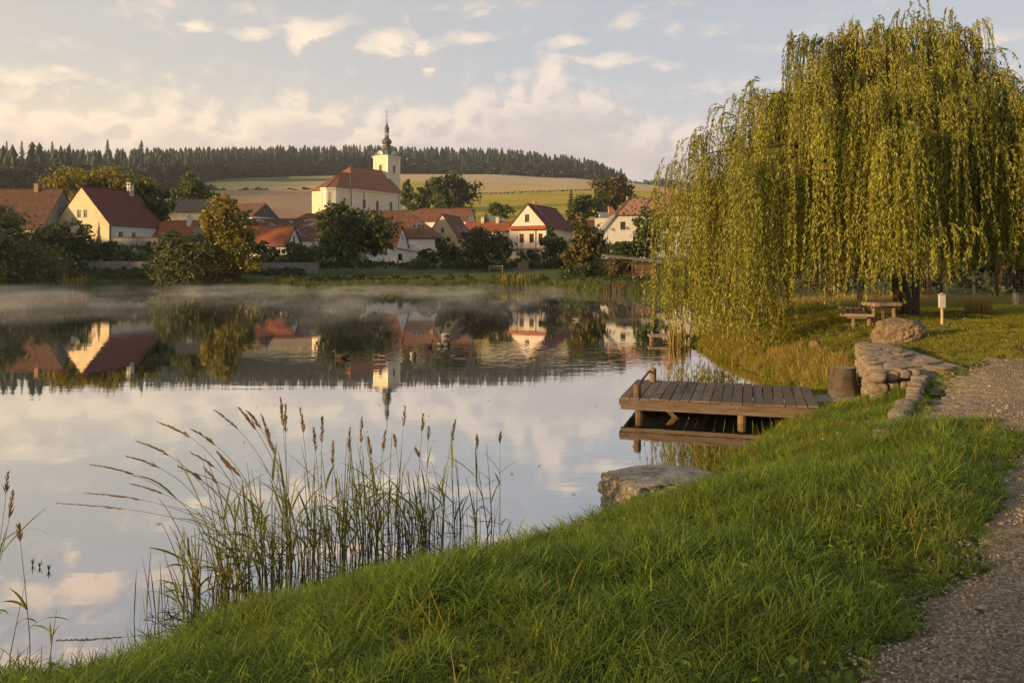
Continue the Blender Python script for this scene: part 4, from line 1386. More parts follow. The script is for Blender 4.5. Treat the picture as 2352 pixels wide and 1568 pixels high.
for u, w, h in ((7.4, 1.9, 3.9), (15.6, 1.9, 3.9), (24.6, 1.9, 4.1)):
    arched(church, (0, 0, 0), (1, 0, 0), (0, -1, 0), u, 4.5, w, h)
arched(church, (0, .8, 0), (1, 0, 0), (0, -1, 0), -4.0, 3.2, 2.1, 2.3)
# roofs
HR = HE + 11.2
ov = .7
mb = MB()
hipx = 11.5
roof_slope(mb, (-.5, -ov, HE), (LN + .5, -ov, HE), (LN + .3, WN / 2, HR), (hipx, WN / 2, HR), .5)
roof_slope(mb, (LN + .5, WN + ov, HE), (-.5, WN + ov, HE), (hipx, WN / 2, HR), (LN + .3, WN / 2, HR), .5)
roof_slope(mb, (-.5, WN + ov, HE), (-.5, -ov, HE), (hipx, WN / 2, HR), (hipx, WN / 2, HR), .5)
mb.poly([(LN + .3, -ov, HE - .1), (LN + .3, WN + ov, HE - .1), (LN + .3, WN / 2, HR - .1)])
nr_ = mb.build('nave_roof', MT['roof_church'], church)
mb = MB()
mb.tube([(hipx, WN / 2, HR + .05), (LN + .3, WN / 2, HR + .05)], .2, 6)
mb.tube([(hipx, WN / 2, HR + .05), (-.5, -ov, HE + .05)], .2, 6)
mb.build('ridge_tiles', MT['roof_church'], nr_)
mb = MB()
mb.tube([(hipx, WN / 2, HR), (hipx, WN / 2, HR + 1.5)], [.12, .03], 6)
mb.bar((hipx - .3, WN / 2, HR + 1.0), (hipx + .3, WN / 2, HR + 1.0), .08)
mb.build('ridge_finial', MT['copper'], church)
ap = Vector((-.9, 5.2, HE + 7.0))
ap2 = Vector((5.4, 5.2, HE + 7.0))


def ovp(p, k=.6):
    v = Vector((p[0] - ctr[0], p[1] - ctr[1])).normalized()
    return (p[0] + v.x * k, p[1] + v.y * k, HE - .15)


mb = MB()
roof_slope(mb, ovp(c0), (1.0, .1, HE - .15), ap2, ap, .5)
for a, b in ((c1, c0), (c2, c1), (c3, c2)):
    roof_slope(mb, ovp(a), ovp(b), ap, ap, .5)
roof_slope(mb, (1.0, c3[1] + .6, HE - .15), ovp(c3), ap, ap2, .5)
cr = mb.build('choir_roof', MT['roof_church'], church)
mb = MB()
for p in (c0, c1, c2):
    mb.tube([Vector(ovp(p)) + Vector((0, 0, .05)), ap + Vector((0, 0, .05))], .16, 5)
mb.tube([ap, ap2], .18, 5)
mb.build('ridge_tiles', MT['roof_church'], cr)
mb = MB()
mb.bar((-.35, .05, HE + .05), (3.9, 4.7, HE + 6.4), .35, .2)
mb.build('valley_flashing', MT['metal_roof'], church)
# tower
S = 8.4
tx0, ty0 = LN - 1.5, WN / 2 - S / 2
TZT = 52.3 - Cz                    # cornice
T0 = MB()
T0.box(tx0, tx0 + S, ty0, ty0 + S, -2, TZT)
tw = T0.build('tower_wall', MT['church'], church)
mb = MB()
for q0, q1 in (((tx0, ty0), .9), ((tx0 + S, ty0), .9), ((tx0, ty0 + S), .9), ((tx0 + S, ty0 + S), .9)):
    x_, y_ = q0
    sx = 1 if x_ == tx0 else -1
    sy = 1 if y_ == ty0 else -1
    xa, xb = sorted((x_ - sx * .14, x_ + sx * .9))
    ya, yb = sorted((y_ - sy * .14, y_ + sy * .9))
    mb.box(xa, xb, ya, yb, -2, TZT - .8)
mb.box(tx0 - .22, tx0 + S + .22, ty0 - .22, ty0 + S + .22, TZT - 10.1, TZT - 9.7)
mb.box(tx0 - .3, tx0 + S + .3, ty0 - .3, ty0 + S + .3, TZT - .8, TZT - .3)
mb.box(tx0 - .6, tx0 + S + .6, ty0 - .6, ty0 + S + .6, TZT - .3, TZT + .05)
# curved gables over the clocks
for k in range(4):
    R_ = Matrix.Rotation(math.pi / 2 * k, 4, 'Z')
    cen = Vector((tx0 + S / 2, ty0 + S / 2, 0))
    out_l = []
    for j in range(13):
        a = math.pi * j / 12
        out_l.append((1.75 * math.cos(a), TZT - .1 + 1.9 * math.sin(a)))
    prev = None
    for (a_, z_) in [(2.9, TZT - .2)] + out_l + [(-2.9, TZT - .2)]:
        cur = [cen + R_ @ Vector((a_, -S / 2 + dd_, z_ + dz_)) for dd_, dz_ in ((-.5, 0), (-.5, .38), (.2, .38), (.2, 0))]
        if prev:
            for i in range(4):
                j = (i + 1) % 4
                mb.poly([prev[i], prev[j], cur[j], cur[i]])
        prev = cur
    mb.poly([cen + R_ @ Vector((a_, -S / 2 - .05, z_)) for a_, z_ in out_l])
mb.build('tower_cornice', MT['church_trim'], church)
for k in range(4):
    R_ = Matrix.Rotation(math.pi / 2 * k, 4, 'Z')
    cen = Vector((tx0 + S / 2, ty0 + S / 2, 0))
    cb = MB()
    ring = [(math.cos(2 * math.pi * j / 20), math.sin(2 * math.pi * j / 20)) for j in range(20)]
    for j in range(20):
        a, b = ring[j], ring[(j + 1) % 20]
        cb.poly([cen + R_ @ Vector((r_ * q[0], -S / 2 - d_, TZT + .35 + r_ * q[1])) for q, r_, d_ in ((a, 1.05, .24), (b, 1.05, .24), (b, .85, .28), (a, .85, .28))])
        cb.poly([cen + R_ @ Vector((r_ * q[0], -S / 2 - d_, TZT + .35 + r_ * q[1])) for q, r_, d_ in ((b, 1.05, .24), (a, 1.05, .24), (a, 1.05, .0), (b, 1.05, .0))])
    ck = cb.build('clock', MT['church_trim'], church)
    cb = MB()
    cb.poly([cen + R_ @ Vector((.86 * q[0], -S / 2 - .2, TZT + .35 + .86 * q[1])) for q in ring])
    cb.build('clock_face', MT['stone_sill'], ck)
    cb = MB()
    for aa, ll in ((.6, .7), (2.3, .5)):
        cb.bar(cen + R_ @ Vector((0, -S / 2 - .22, TZT + .35)), cen + R_ @ Vector((ll * math.sin(aa), -S / 2 - .22, TZT + .35 + ll * math.cos(aa))), .1, .04)
    cb.build('clock_hand', MT['black'], ck)
    P0 = cen + R_ @ Vector((0, -S / 2, 0))
    U0 = R_ @ Vector((1, 0, 0))
    N0 = R_ @ Vector((0, -1, 0))
    arched(church, P0, U0, N0, 0, TZT - 7.8, 1.5, 3.8, name='belfry_window', frame='church')
    if k == 0:
        arched(church, P0, U0, N0, 0, TZT - 13.8, .8, 1.8, name='stair_window', frame='church_trim')


def lathe8(name, prof, n=8, mat='copper', rot=math.pi / 8, cx_=tx0 + S / 2, cy_=ty0 + S / 2, smooth=False, parent=church, base_sq=None):
    b = MB()
    rings = []
    for r_, z_ in prof:
        rings.append([(cx_ + r_ * math.cos(rot + 2 * math.pi * k / n), cy_ + r_ * math.sin(rot + 2 * math.pi * k / n), z_) for k in range(n)])
    for i in range(len(rings) - 1):
        for k in range(n):
            j = (k + 1) % n
            b.poly([rings[i][k], rings[i][j], rings[i + 1][j], rings[i + 1][k]])
    b.poly(rings[-1])
    return b.build(name, MT[mat], parent, smooth=smooth)


# heights from the picture: the tower stands 366 m away
def zt(py):
    return CZ + (HZ - py) * 366.0 / F - Cz


b0 = TZT
# square-based bell roof turning eight-sided
mb = MB()
prof = [(S / 2 + .5, b0 + .05, 1.0), (S / 2 + .1, b0 + .5, 1.0), (S / 2 - .35, zt(352), .85), (S / 2 - 1.0, zt(347), .6), (S / 2 - 1.9, zt(343.5), .4), (S / 2 - 2.35, zt(340), .15), (1.75, zt(337), .0)]
rings = []
for r_, z_, sq in prof:
    rg = []
    for k in range(16):
        a = 2 * math.pi * k / 16
        ca, sa = math.cos(a), math.sin(a)
        mx_ = max(abs(ca), abs(sa))
        rr = r_ * (sq / mx_ + (1 - sq))
        rg.append((tx0 + S / 2 + rr * ca, ty0 + S / 2 + rr * sa, z_))
    rings.append(rg)
for i in range(len(rings) - 1):
    for k in range(16):
        j = (k + 1) % 16
        mb.poly([rings[i][k], rings[i][j], rings[i + 1][j], rings[i + 1][k]])
mb.build('bell_roof', MT['copper'], church)
lathe8('onion_dome', [(1.75, zt(337.0)), (2.05, zt(335.8)), (2.05, zt(334.6)), (1.55, zt(334)), (1.6, zt(331.5)), (2.0, zt(330)), (2.35, zt(327.5)), (2.38, zt(325.5)), (2.1, zt(322.6)), (1.5, zt(319.6)),
                      (1.05, zt(317)), (.95, zt(314)), (1.12, zt(313.4)), (1.12, zt(312.6))], n=12)
lb = MB()
cxx, cyy = tx0 + S / 2, ty0 + S / 2
for k in range(8):
    a = math.pi / 8 + 2 * math.pi * k / 8
    lb.box(cxx + .78 * math.cos(a) - .12, cxx + .78 * math.cos(a) + .12, cyy + .78 * math.sin(a) - .12, cyy + .78 * math.sin(a) + .12, zt(312.6), zt(303.5))
lb.build('lantern_posts', MT['copper'], church)
lathe8('spire', [(1.12, zt(303.5)), (1.15, zt(302.2)), (.85, zt(301)), (.9, zt(299)), (1.15, zt(296.5)), (1.15, zt(294.8)), (.85, zt(291.5)), (.5, zt(288)), (.28, zt(283)), (.14, zt(275)), (.07, zt(268))], n=10)
ball = lathe8('spire_ball', [(.05, zt(268)), (.22, zt(267.2)), (.27, zt(266.2)), (.22, zt(265.2)), (.05, zt(264.6))], n=10, smooth=True)
mb = MB()
mb.box(cxx - .05, cxx + .05, cyy - .05, cyy + .05, zt(264.6), zt(251))
mb.bar((cxx - .55, cyy + .45, zt(256.5)), (cxx + .55, cyy - .45, zt(256.5)), .1)
mb.bar((cxx - .3, cyy + .25, zt(259)), (cxx + .3, cyy - .25, zt(259)), .08)
mb.build('spire_cross', MT['copper'], church)

# ------------------------------------------------------------------ garden walls, shed, fences in the village
def panel_wall(x0, x1, Y, n, label):
    t = empty('garden_wall', (x0, Y, 0), 0, label, 'wall', 'concrete garden walls along the lawn')
    pl = (x1 - x0) / n
    sh = None
    for i in range(n):
        xa = i * pl
        z = min(gz(x0 + xa, Y), gz(x0 + xa + pl, Y))
        mb_ = MB()
        mb_.box(.02, pl - .02, -.06, .06, -.4, .58)
        mb_.box(.02, pl - .02, -.055, .055, .60, 1.12)
        mb_.box(.02, pl - .02, -.06, .06, 1.14, 1.62)
        o = mb_.build('panel', MT['concrete'], t)
        o.location = (xa, 0, z)
        pb_ = MB()
        pb_.box(-.07, .07, -.10, .10, -.4, 1.72)
        o = pb_.build('post', MT['concrete'], t)
        o.location = (xa, 0, z)
    return t


a, b = at(196, 600, 113), at(385, 600, 113)
panel_wall(a.x, b.x, 113, 5, 'grey concrete panel wall left of the sunlit yellow bush')
a, b = at(560, 600, 112), at(733, 600, 112)
panel_wall(a.x, b.x, 112, 5, 'grey concrete panel wall between the sunlit yellow bush and the big dark tree')
a, b = at(262, 540, 132), at(365, 548, 132)
t = empty('yard_wall', (a.x, 132, 5.0), 0, 'old rendered yard wall in front of the cream house', 'wall')
mb = MB()
mb.box(0, b.x - a.x, -.15, .15, -1.5, 2.25)
mb.build('wall', MT['concrete'], t)
mb = MB()
mb.box(-.1, b.x - a.x + .1, -.26, .26, 2.25, 2.42)
mb.build('coping', MT['roof_brown'], t)

# open shed of brown boards
P = at(1452, 642, 92)
t = empty('open_shed', (P.x, 92, gz(P.x, 92) - .1), 0, 'brown open board shed with a long sloping roof by the water', 'shed')
for i in range(12):
    mb = MB()
    mb.box(0, 2.6, -.03, .03, .25 + i * .165, .25 + i * .165 + .15)
    o = mb.build('board', MT['shed_wood'], t)
    o.location = (0, rv.uniform(-.01, .01), 0)
for xx, hh in ((0, 2.75), (2.55, 2.5), (5.2, 2.3), (-2.6, 3.0)):
    mb = MB()
    mb.bar((xx, -.08, -.3), (xx, -.08, hh), .14, .14)
    mb.build('post', MT['shed_wood'], t)
mb = MB()
mb.bar((0, -.08, 1.9), (.5, -.08, 2.6), .1, .1)
mb.bar((0, -.08, 1.9), (-.5, -.08, 2.7), .1, .1)
mb.build('brace', MT['shed_wood'], t)
mb = MB()
mb.hexa([(-3.2, -.8, 3.02), (6.2, -.8, 2.10), (6.2, 3, 2.4), (-3.2, 3, 3.3), (-3.2, -.8, 3.14), (6.2, -.8, 2.22), (6.2, 3, 2.52), (-3.2, 3, 3.42)])
mb.build('roof', MT['old_wood'], t)
mb = MB()
mb.box(-.1, 5.3, 2.0, 2.1, 0, 2.3)
mb.build('back_wall', MT['dark_wood'], t)

# wire fence along the lawn
t = empty('lawn_fence', (0, 120, 0), 0, 'low wire fence with thin posts along the back of the lawn', 'fence')
fpx = [925, 958, 998, 1050, 1096, 1104, 1150, 1198, 1244]
prev = None
for px in fpx:
    x_ = (px - CX) * 120 / F
    z_ = gz(x_, 120)
    mb = MB()
    mb.tube([(x_, 0, z_ - .3), (x_, 0, z_ + 1.55)], .05, 5)
    mb.build('post', MT['dark_wood'], t)
    if prev:
        mb = MB()
        for hh in (.25, .55, .85, 1.15, 1.45):
            mb.bar((prev[0], 0, prev[1] + hh), (x_, 0, z_ + hh), .012)
        mb.build('wire', MT['wire'], t)
    prev = (x_, z_)
for px, tp, bs, nm in ((1244, 572, 613, 'thin wooden pole beside the clipped ball tree'), (1188, 540, 600, 'thin tall pole standing behind the dark garden box')):
    x_ = (px - CX) * 118 / F
    mb = MB()
    mb.tube([(x_, 118, gz(x_, 118) - .2), (x_, 118, CZ + (HZ - tp) * 118 / F)], .06, 6)
    tag(mb.build('wooden_pole', MT['dark_wood']), nm, 'pole')

# bench on the lawn
P = at(1139, 617, 116)
t = empty('park_bench', (P.x, 116, gz(P.x, 116)), 0, 'grey wooden bench on the lawn across the pond', 'bench')
for k in range(3):
    mb = MB()
    mb.box(-1.1, 1.1, -.25 + k * .17, -.11 + k * .17, .44, .49)
    mb.build('seat_slat', MT['old_wood'], t)
for k in range(2):
    mb = MB()
    mb.box(-1.1, 1.1, .26, .30, .60 + k * .2, .74 + k * .2)
    mb.build('back_slat', MT['old_wood'], t)
for s in (-.95, .95):
    mb = MB()
    mb.box(s - .06, s + .06, -.22, .22, -.1, .44)
    mb.box(s - .05, s + .05, .2, .26, .1, .98)
    mb.build('leg', MT['old_wood'], t)

# dark garden box with a step
P = at(1198, 613, 117)
t = empty('garden_box', (P.x, 117, gz(P.x, 117)), 0, 'dark box with a low shelf standing on the lawn right of the bench', 'box')
mb = MB()
mb.box(-.55, 1.05, -.45, .45, -.2, 1.25)
bevelled(mb.build('body', MT['black'], t), .03)
mb = MB()
mb.box(-.62, 1.12, -.5, .5, 1.25, 1.33)
mb.build('lid', MT['black'], t)
mb = MB()
mb.box(-1.3, -.56, -.5, .4, -.2, .42)
mb.box(-1.38, -.5, -.55, .45, .42, .48)
mb.build('shelf', MT['black'], t)


# ------------------------------------------------------------------ trees
def quads_from(c, u, v):
    """diamond leaves: centre c (n,3), half axes u (long) and v (short)"""
    n = len(c)
    V = np.stack([c - u, c + v, c + u, c - v], 1).reshape(-1, 3)
    return V, np.arange(4 * n).reshape(-1, 4)


def rand_unit(n, rng):
    v = rng.normal(size=(n, 3))
    return v / np.linalg.norm(v, axis=1, keepdims=True)


def crown_leaves(rng, lobes, n, size, flat=0.75, aspect=0.55, droop=0.0):
    """leaves scattered in clumps over lobes [(x, y, z, rx, ry, rz)]; returns arrays"""
    vol = np.array([l[3] * l[4] + l[4] * l[5] + l[3] * l[5] for l in lobes])
    out = []
    for l, w in zip(lobes, vol / vol.sum()):
        k = max(8, int(n * w))
        nc = max(4, int(k / 26))
        d = rand_unit(nc, rng)
        d[:, 2] = np.where(d[:, 2] < -0.45, -d[:, 2] * 0.6, d[:, 2])
        rad = rng.uniform(0.35, 1.05, nc) ** 0.6
        cc = np.array(l[:3]) + d * rad[:, None] * np.array(l[3:6])
        cs = min(l[3:6]) * rng.uniform(0.16, 0.34, nc)
        idx = rng.integers(0, nc, k)
        q = rng.normal(size=(k, 3)) * cs[idx][:, None] * np.array([1, 1, flat]) * 0.75
        out.append(cc[idx] + q)
    c = np.concatenate(out)
    m = len(c)
    u = rand_unit(m, rng)
    u[:, 2] -= droop
    u /= np.linalg.norm(u, axis=1, keepdims=True)
    nr = rand_unit(m, rng)
    v = np.cross(u, nr)
    v /= np.linalg.norm(v, axis=1, keepdims=True) + 1e-9
    s = size * rng.uniform(0.6, 1.35, (m, 1))
    V, Fc = quads_from(c, u * s, v * s * aspect)
    return V, Fc, rng.uniform(0, 1, m) ** 1.3


def tree(name, label, px, pyb, pyt, hwx, Y, leaf='leaf_dark', n=4000, size=0.3, cat='tree', group=None, seed=1, lobes=8, trunk_frac=0.22, bark='bark', shape='round',
         base_z=None, droop=0.0, depth=0.9, second=None):
    """broadleaf tree or bush filling the given picture extent at distance Y"""
    rng = np.random.default_rng(seed)
    sc = Y / F
    x = (px - CX) * sc
    zb = base_z if base_z is not None else max(gz(x, Y), 0.0)
    z0 = CZ + (HZ - pyb) * sc
    zt_ = CZ + (HZ - pyt) * sc
    rx = hwx * sc
    zb = min(zb, z0 + .5) if base_z is None else zb
    t = empty(name, (x, Y, zb), 0, label, cat, group)
    H = zt_ - zb
    cb = max(z0 - zb, 0) + (H - max(z0 - zb, 0)) * (trunk_frac if cat == 'tree' else 0.0)
    ch = H - cb
    L = []
    for i in range(lobes):
        a = rng.uniform(0, 2 * math.pi)
        f = (i + 0.5) / lobes
        if shape == 'round':
            prof = math.sin(math.pi * min(0.96, 0.16 + 0.80 * f)) ** 0.7
        elif shape == 'cone':
            prof = 1.05 - 0.85 * f
        else:
            prof = 1.0 - 0.45 * f
        rr = rx * prof * rng.uniform(0.35, 0.72)
        lr = rx * prof * rng.uniform(0.42, 0.62) + 0.12 * rx
        L.append((rr * math.cos(a), rr * math.sin(a) * depth, cb + ch * (0.10 + 0.80 * f), lr, lr * depth, max(lr * 0.8, ch * 0.16)))
    L.append((0, 0, cb + ch * 0.45, rx * 0.6, rx * 0.6 * depth, ch * 0.42))
    # bring the crown exactly into its extent
    V, Fc, rnd = crown_leaves(rng, L, n, size, droop=droop)
    lo, hi = np.percentile(V, 0.7, axis=0), np.percentile(V, 99.3, axis=0)
    V[:, 0] = (V[:, 0] - (lo[0] + hi[0]) / 2) * (2 * rx / (hi[0] - lo[0]))
    V[:, 2] = cb + (V[:, 2] - lo[2]) * (ch / (hi[2] - lo[2]))
    V[:, 2] = np.maximum(V[:, 2], -0.1)
    np_obj('crown', V, Fc, MT[leaf], t, attrs={'rnd': rnd})
    mb = MB()
    tr = max(0.07, H * 0.022)
    top = cb + ch * 0.45
    kx = rng.uniform(-.04, .04) * H
    mb.tube([(0, 0, -.4), (kx * .3, 0, top * .35), (kx, 0, top)], [tr * 1.35, tr, tr * .5], 7)
    mb.build('trunk' if cat == 'tree' else 'stem', MT[bark], t, smooth=True)
    mb = MB()
    for l in L[:-1]:
        z_s = top * rng.uniform(.45, .95)
        mb.tube([(kx * .8, 0, z_s), (l[0] * .5, l[1] * .5, (z_s + l[2]) / 2 + .1 * ch), (l[0], l[1], l[2])], [tr * .45, tr * .3, tr * .1], 5, caps=False)
    mb.build('limbs', MT[bark], t, smooth=True)
    return t


def conifer_arrays(rng, H, R, layers, spokes, droop=0.25):
    """layered spruce: drooping spokes of needles, each a pair of quads"""
    C, U, Vv = [], [], []
    for i in range(layers):
        f = i / (layers - 1)
        z = H * (0.08 + 0.90 * f)
        r = R * (1 - f) ** 0.85 * rng.uniform(0.8, 1.15) + 0.04 * R
        k = max(4, int(spokes * (1 - 0.6 * f)))
        a = rng.uniform(0, 6.28) + np.arange(k) * 6.283 / k + rng.uniform(-.25, .25, k)
        rr = r * rng.uniform(.7, 1.15, k)
        d = np.stack([np.cos(a), np.sin(a), np.full(k, -droop)], 1)
        C.append(np.stack([np.cos(a) * rr * .5, np.sin(a) * rr * .5, z - droop * rr * .5], 1))
        U.append(d * rr[:, None] * .52)
        side = np.stack([-np.sin(a), np.cos(a), np.full(k, 0.0)], 1)
        w = np.maximum(rr * 0.34, H * 0.014)
        Vv.append(side * w[:, None] + np.array([0, 0, 0.12]) * w[:, None])
        # hanging second blade
        C.append(np.stack([np.cos(a) * rr * .55, np.sin(a) * rr * .55, z - droop * rr * .6 - H / layers * .3], 1))
        U.append(d * rr[:, None] * .45)
        Vv.append(np.tile(np.array([0, 0, 1.0]), (k, 1)) * (H / layers * .45))
    C, U, Vv = np.concatenate(C), np.concatenate(U), np.concatenate(Vv)
    V, Fc = quads_from(C, U, Vv)
    return V, Fc, rng.uniform(0, 1, len(Fc))


def skirt_arrays(rng, H, R, layers=8, n=7):
    """dense far-off spruce: stacked ragged skirts of foliage"""
    Vl, Fl = [], []
    k0 = 0
    for i in range(layers):
        f = i / layers
        zt_ = H * min(1.0, f + 1.9 / layers)
        zb_ = H * (f + .02)
        r = R * (1 - f) ** 0.8 * rng.uniform(.85, 1.1) + .03 * R
        a = rng.uniform(0, 6.28) + np.arange(2 * n) * math.pi / n
        rr = np.where(np.arange(2 * n) % 2 == 0, r * rng.uniform(.8, 1.25, 2 * n), r * rng.uniform(.45, .7, 2 * n))
        zz = np.where(np.arange(2 * n) % 2 == 0, zb_ - H * .02 * rng.uniform(0, 1, 2 * n), zb_ + (zt_ - zb_) * .22)
        ring = np.stack([np.cos(a) * rr, np.sin(a) * rr, zz], 1)
        Vl.append(np.vstack([[[0, 0, zt_]], ring]))
        for k in range(n):
            Fl.append([k0, k0 + 1 + (2 * k - 1) % (2 * n), k0 + 1 + 2 * k, k0 + 1 + (2 * k + 1) % (2 * n)])
        k0 += 2 * n + 1
    V, Fc = np.vstack(Vl), np.array(Fl)
    return V, Fc, rng.uniform(0, 1, len(Fc))


def spruce(name, label, px, pyb, pyt, hwx, Y, seed=1, cat='tree', group=None, layers=16, spokes=11, mat='needle'):
    rng = np.random.default_rng(seed)
    sc = Y / F
    x = (px - CX) * sc
    zb = min(gz(x, Y), CZ + (HZ - pyb) * sc)
    H = CZ + (HZ - pyt) * sc - zb
    t = empty(name, (x, Y, zb), 0, label, cat, group)
    V, Fc, rnd = skirt_arrays(rng, H, hwx * sc, layers, 7) if mat == 'forest' else conifer_arrays(rng, H, hwx * sc, layers, spokes)
    np_obj('crown', V, Fc, MT[mat], t, attrs={'rnd': rnd})
    mb = MB()
    mb.tube([(0, 0, -.4), (0, 0, H * .97)], [H * .018 + .03, .02], 6)
    mb.build('trunk', MT['bark'], t)
    return t


# far bank and village trees, from left to right
tree('waterside_willow', 'drooping dark willow bush at the water on the far left', 20, 662, 478, 118, 97.5, 'leaf_bush', 6500, .27, 'bush', seed=11, shape='dome', droop=.7, lobes=9)
tree('shrub', 'dark shrub below the old grey gable', 128, 636, 512, 78, 112, 'leaf_dark', 4500, .26, 'bush', seed=12, shape='dome')
tree('shrub', 'low green shrub above the left end of the concrete wall', 205, 612, 545, 42, 120, 'leaf_mid', 1800, .22, 'bush', seed=13, shape='dome')
tree('shrub', 'dark shrub in front of the yard wall', 255, 612, 556, 45, 121, 'leaf_dark', 1800, .22, 'bush', seed=14, shape='dome')
tree('shrub', 'pale green shrub in the middle of the left garden', 300, 612, 562, 34, 118, 'leaf_bush', 1500, .2, 'bush', seed=15, shape='dome')
tree('shrub', 'round dark shrub under the eave of the cream house', 345, 606, 556, 36, 124, 'leaf_dark', 1600, .22, 'bush', seed=16, shape='dome')
spruce('cypress', 'slim dark cypress against the corner of the cream house', 227, 545, 505, 9, 134, seed=17, layers=16, spokes=9)
tree('walnut_tree', 'walnut tree behind the cream house with sunlit yellow green top', 240, 480, 388, 110, 163, 'leaf_yellow', 6000, .42, seed=18, lobes=12)
tree('walnut_tree', 'dark walnut tree right of the cream house chimney', 335, 545, 425, 62, 158, 'leaf_dark', 5200, .40, seed=19, lobes=9)
tree('oak_tree', 'round tree standing alone before the ploughed field', 444, 500, 402, 48, 196, 'leaf_mid', 4200, .42, seed=20, lobes=9)
tree('willow_bush', 'big grey green bush rising from the water with a broad rounded shape', 435, 660, 535, 88, 99.5, 'leaf_bush', 9000, .22, 'bush', seed=21, shape='dome', lobes=10)
tree('willow_bush', 'tall bush with a sunlit yellow top beside the grey green one', 520, 660, 460, 72, 101.5, 'leaf_yellow', 10000, .22, 'bush', seed=22, shape='dome', lobes=12)
tree('shrub', 'dark shrub under the orange house eave', 612, 612, 556, 48, 118, 'leaf_dark', 2200, .24, 'bush', seed=23, shape='dome')
tree('shrub', 'mid green shrub in front of the weathered gable', 690, 612, 558, 52, 118, 'leaf_mid', 2400, .24, 'bush', seed=24, shape='dome')
tree('shrub', 'leafy shrub behind the orange house', 560, 545, 482, 30, 150, 'leaf_mid', 1600, .3, 'bush', seed=25, shape='dome')
tree('chestnut_tree', 'big dark round tree with a pale trunk in front of the village', 815, 612, 476, 86, 111, 'leaf_dark', 11000, .27, seed=26, lobes=14, trunk_frac=.10, bark='pale_bark')
tree('shrub', 'dark shrub against the lean to', 975, 608, 572, 30, 126, 'leaf_dark', 1200, .22, 'bush', seed=27, shape='dome')
tree('shrub', 'dark shrub below the ochre house', 1035, 604, 548, 36, 126, 'leaf_dark', 1900, .24, 'bush', seed=28, shape='dome')
tree('poplar_tree', 'slim upright tree at the right corner of the church', 938, 500, 414, 18, 300, 'leaf_mid', 1800, .55, seed=29, lobes=7, shape='cone')
tree('small_tree', 'small dark tree between the slim tree and the oak', 971, 500, 432, 24, 298, 'leaf_dark', 2000, .55, seed=30, lobes=7)
tree('oak_tree', 'large dark oak right of the church', 1040, 505, 404, 56, 290, 'leaf_dark', 5000, .62, seed=31, lobes=12, trunk_frac=.12)
tree('small_tree', 'small leafy tree on the meadow edge behind the low orange roof', 1150, 508, 467, 27, 226, 'leaf_mid', 1900, .42, seed=32, lobes=6)
spruce('young_spruce', 'small young spruce left of the meadow edge tree', 1117, 508, 482, 13, 220, seed=33, layers=12, spokes=9)
tree('hawthorn_bush', 'rounded bush with the orange of sunlight in its leaves left of the pale gabled house', 1118, 604, 524, 56, 119, 'leaf_brown', 5000, .24, 'bush', seed=34, shape='round', lobes=9)  # brown leaf colour stands in for orange light on the bush
spruce('spruce_tree', 'tall spruce right of the pale gabled house roof', 1312, 505, 431, 24, 190, seed=35, layers=18, spokes=12)
tree('fruit_tree', 'leafy tree at the foot of the tall spruce', 1345, 515, 448, 40, 186, 'leaf_mid', 2400, .38, seed=36, lobes=8)
tree('lime_tree', 'wide domed tree behind the little white outbuilding', 1418, 492, 407, 54, 262, 'leaf_brown', 5200, .52, seed=37, lobes=10, shape='round', trunk_frac=.05)
spruce('young_spruce', 'little spruce behind the brick chimney of the derelict house', 1548, 460, 428, 22, 240, seed=38, layers=10, spokes=9)
tree('shrub', 'bush on the meadow edge left of the derelict house', 1380, 480, 440, 18, 240, 'leaf_dark', 800, .4, 'bush', seed=39, shape='dome')
tree('shrub', 'dark shrub in front of the pale house basement', 1290, 604, 545, 40, 124, 'leaf_dark', 2400, .24, 'bush', seed=40, shape='dome')
tree('shrub', 'low shrub beside the dark garden box', 1218, 600, 574, 34, 127, 'leaf_mid', 1200, .2, 'bush', seed=41, shape='dome')
tree('conifer_bush', 'small pointed bush above the clipped ball tree', 1264, 575, 520, 14, 127, 'leaf_dark', 1200, .2, 'bush', seed=42, shape='cone')
tree('apple_tree', 'apple tree with sunlit orange leaves in front of the derelict house', 1340, 642, 502, 46, 99, 'leaf_apple', 6500, .25, seed=43, lobes=13, trunk_frac=.12)
tree('fruit_tree', 'spreading green tree covering the right half of the derelict house', 1504, 590, 478, 50, 112, 'leaf_mid', 2400, .26, seed=44, lobes=10, trunk_frac=.1)
tree('shrub', 'low dark hedge bush under the derelict house windows', 1430, 600, 556, 62, 114, 'leaf_dark', 3000, .24, 'bush', seed=45, shape='dome')
tree('shrub', 'reddish shrub at the left end of the board shed', 1425, 658, 590, 36, 94, 'leaf_brown', 2800, .2, 'bush', seed=46, shape='dome')
tree('shrub', 'dark bush between the apple tree and the shore', 1330, 660, 606, 46, 96, 'leaf_dark', 2200, .2, 'bush', seed=47, shape='dome')
tree('shrub', 'light green bush at the foot of the wire fence', 965, 616, 590, 24, 121, 'leaf_mid', 700, .16, 'bush', seed=48, shape='dome')
# clipped ball tree
P = at(1257, 604, 122)
t = empty('ball_tree', (P.x, 122, gz(P.x, 122)), 0, 'clipped ball shaped tree in front of the pale gabled house', 'tree')
V, Fc, rnd = crown_leaves(np.random.default_rng(50), [(0, 0, 0, 1.25, 1.2, .85)], 2600, .13)
V[:, 2] += CZ + (HZ - 558) * 122 / F - gz(P.x, 122)
np_obj('crown', V, Fc, MT['leaf_dark'], t, attrs={'rnd': rnd})
mb = MB()
mb.tube([(0, 0, -.3), (0, 0, 3.0)], [.09, .07], 6)
mb.build('trunk', MT['bark'], t)
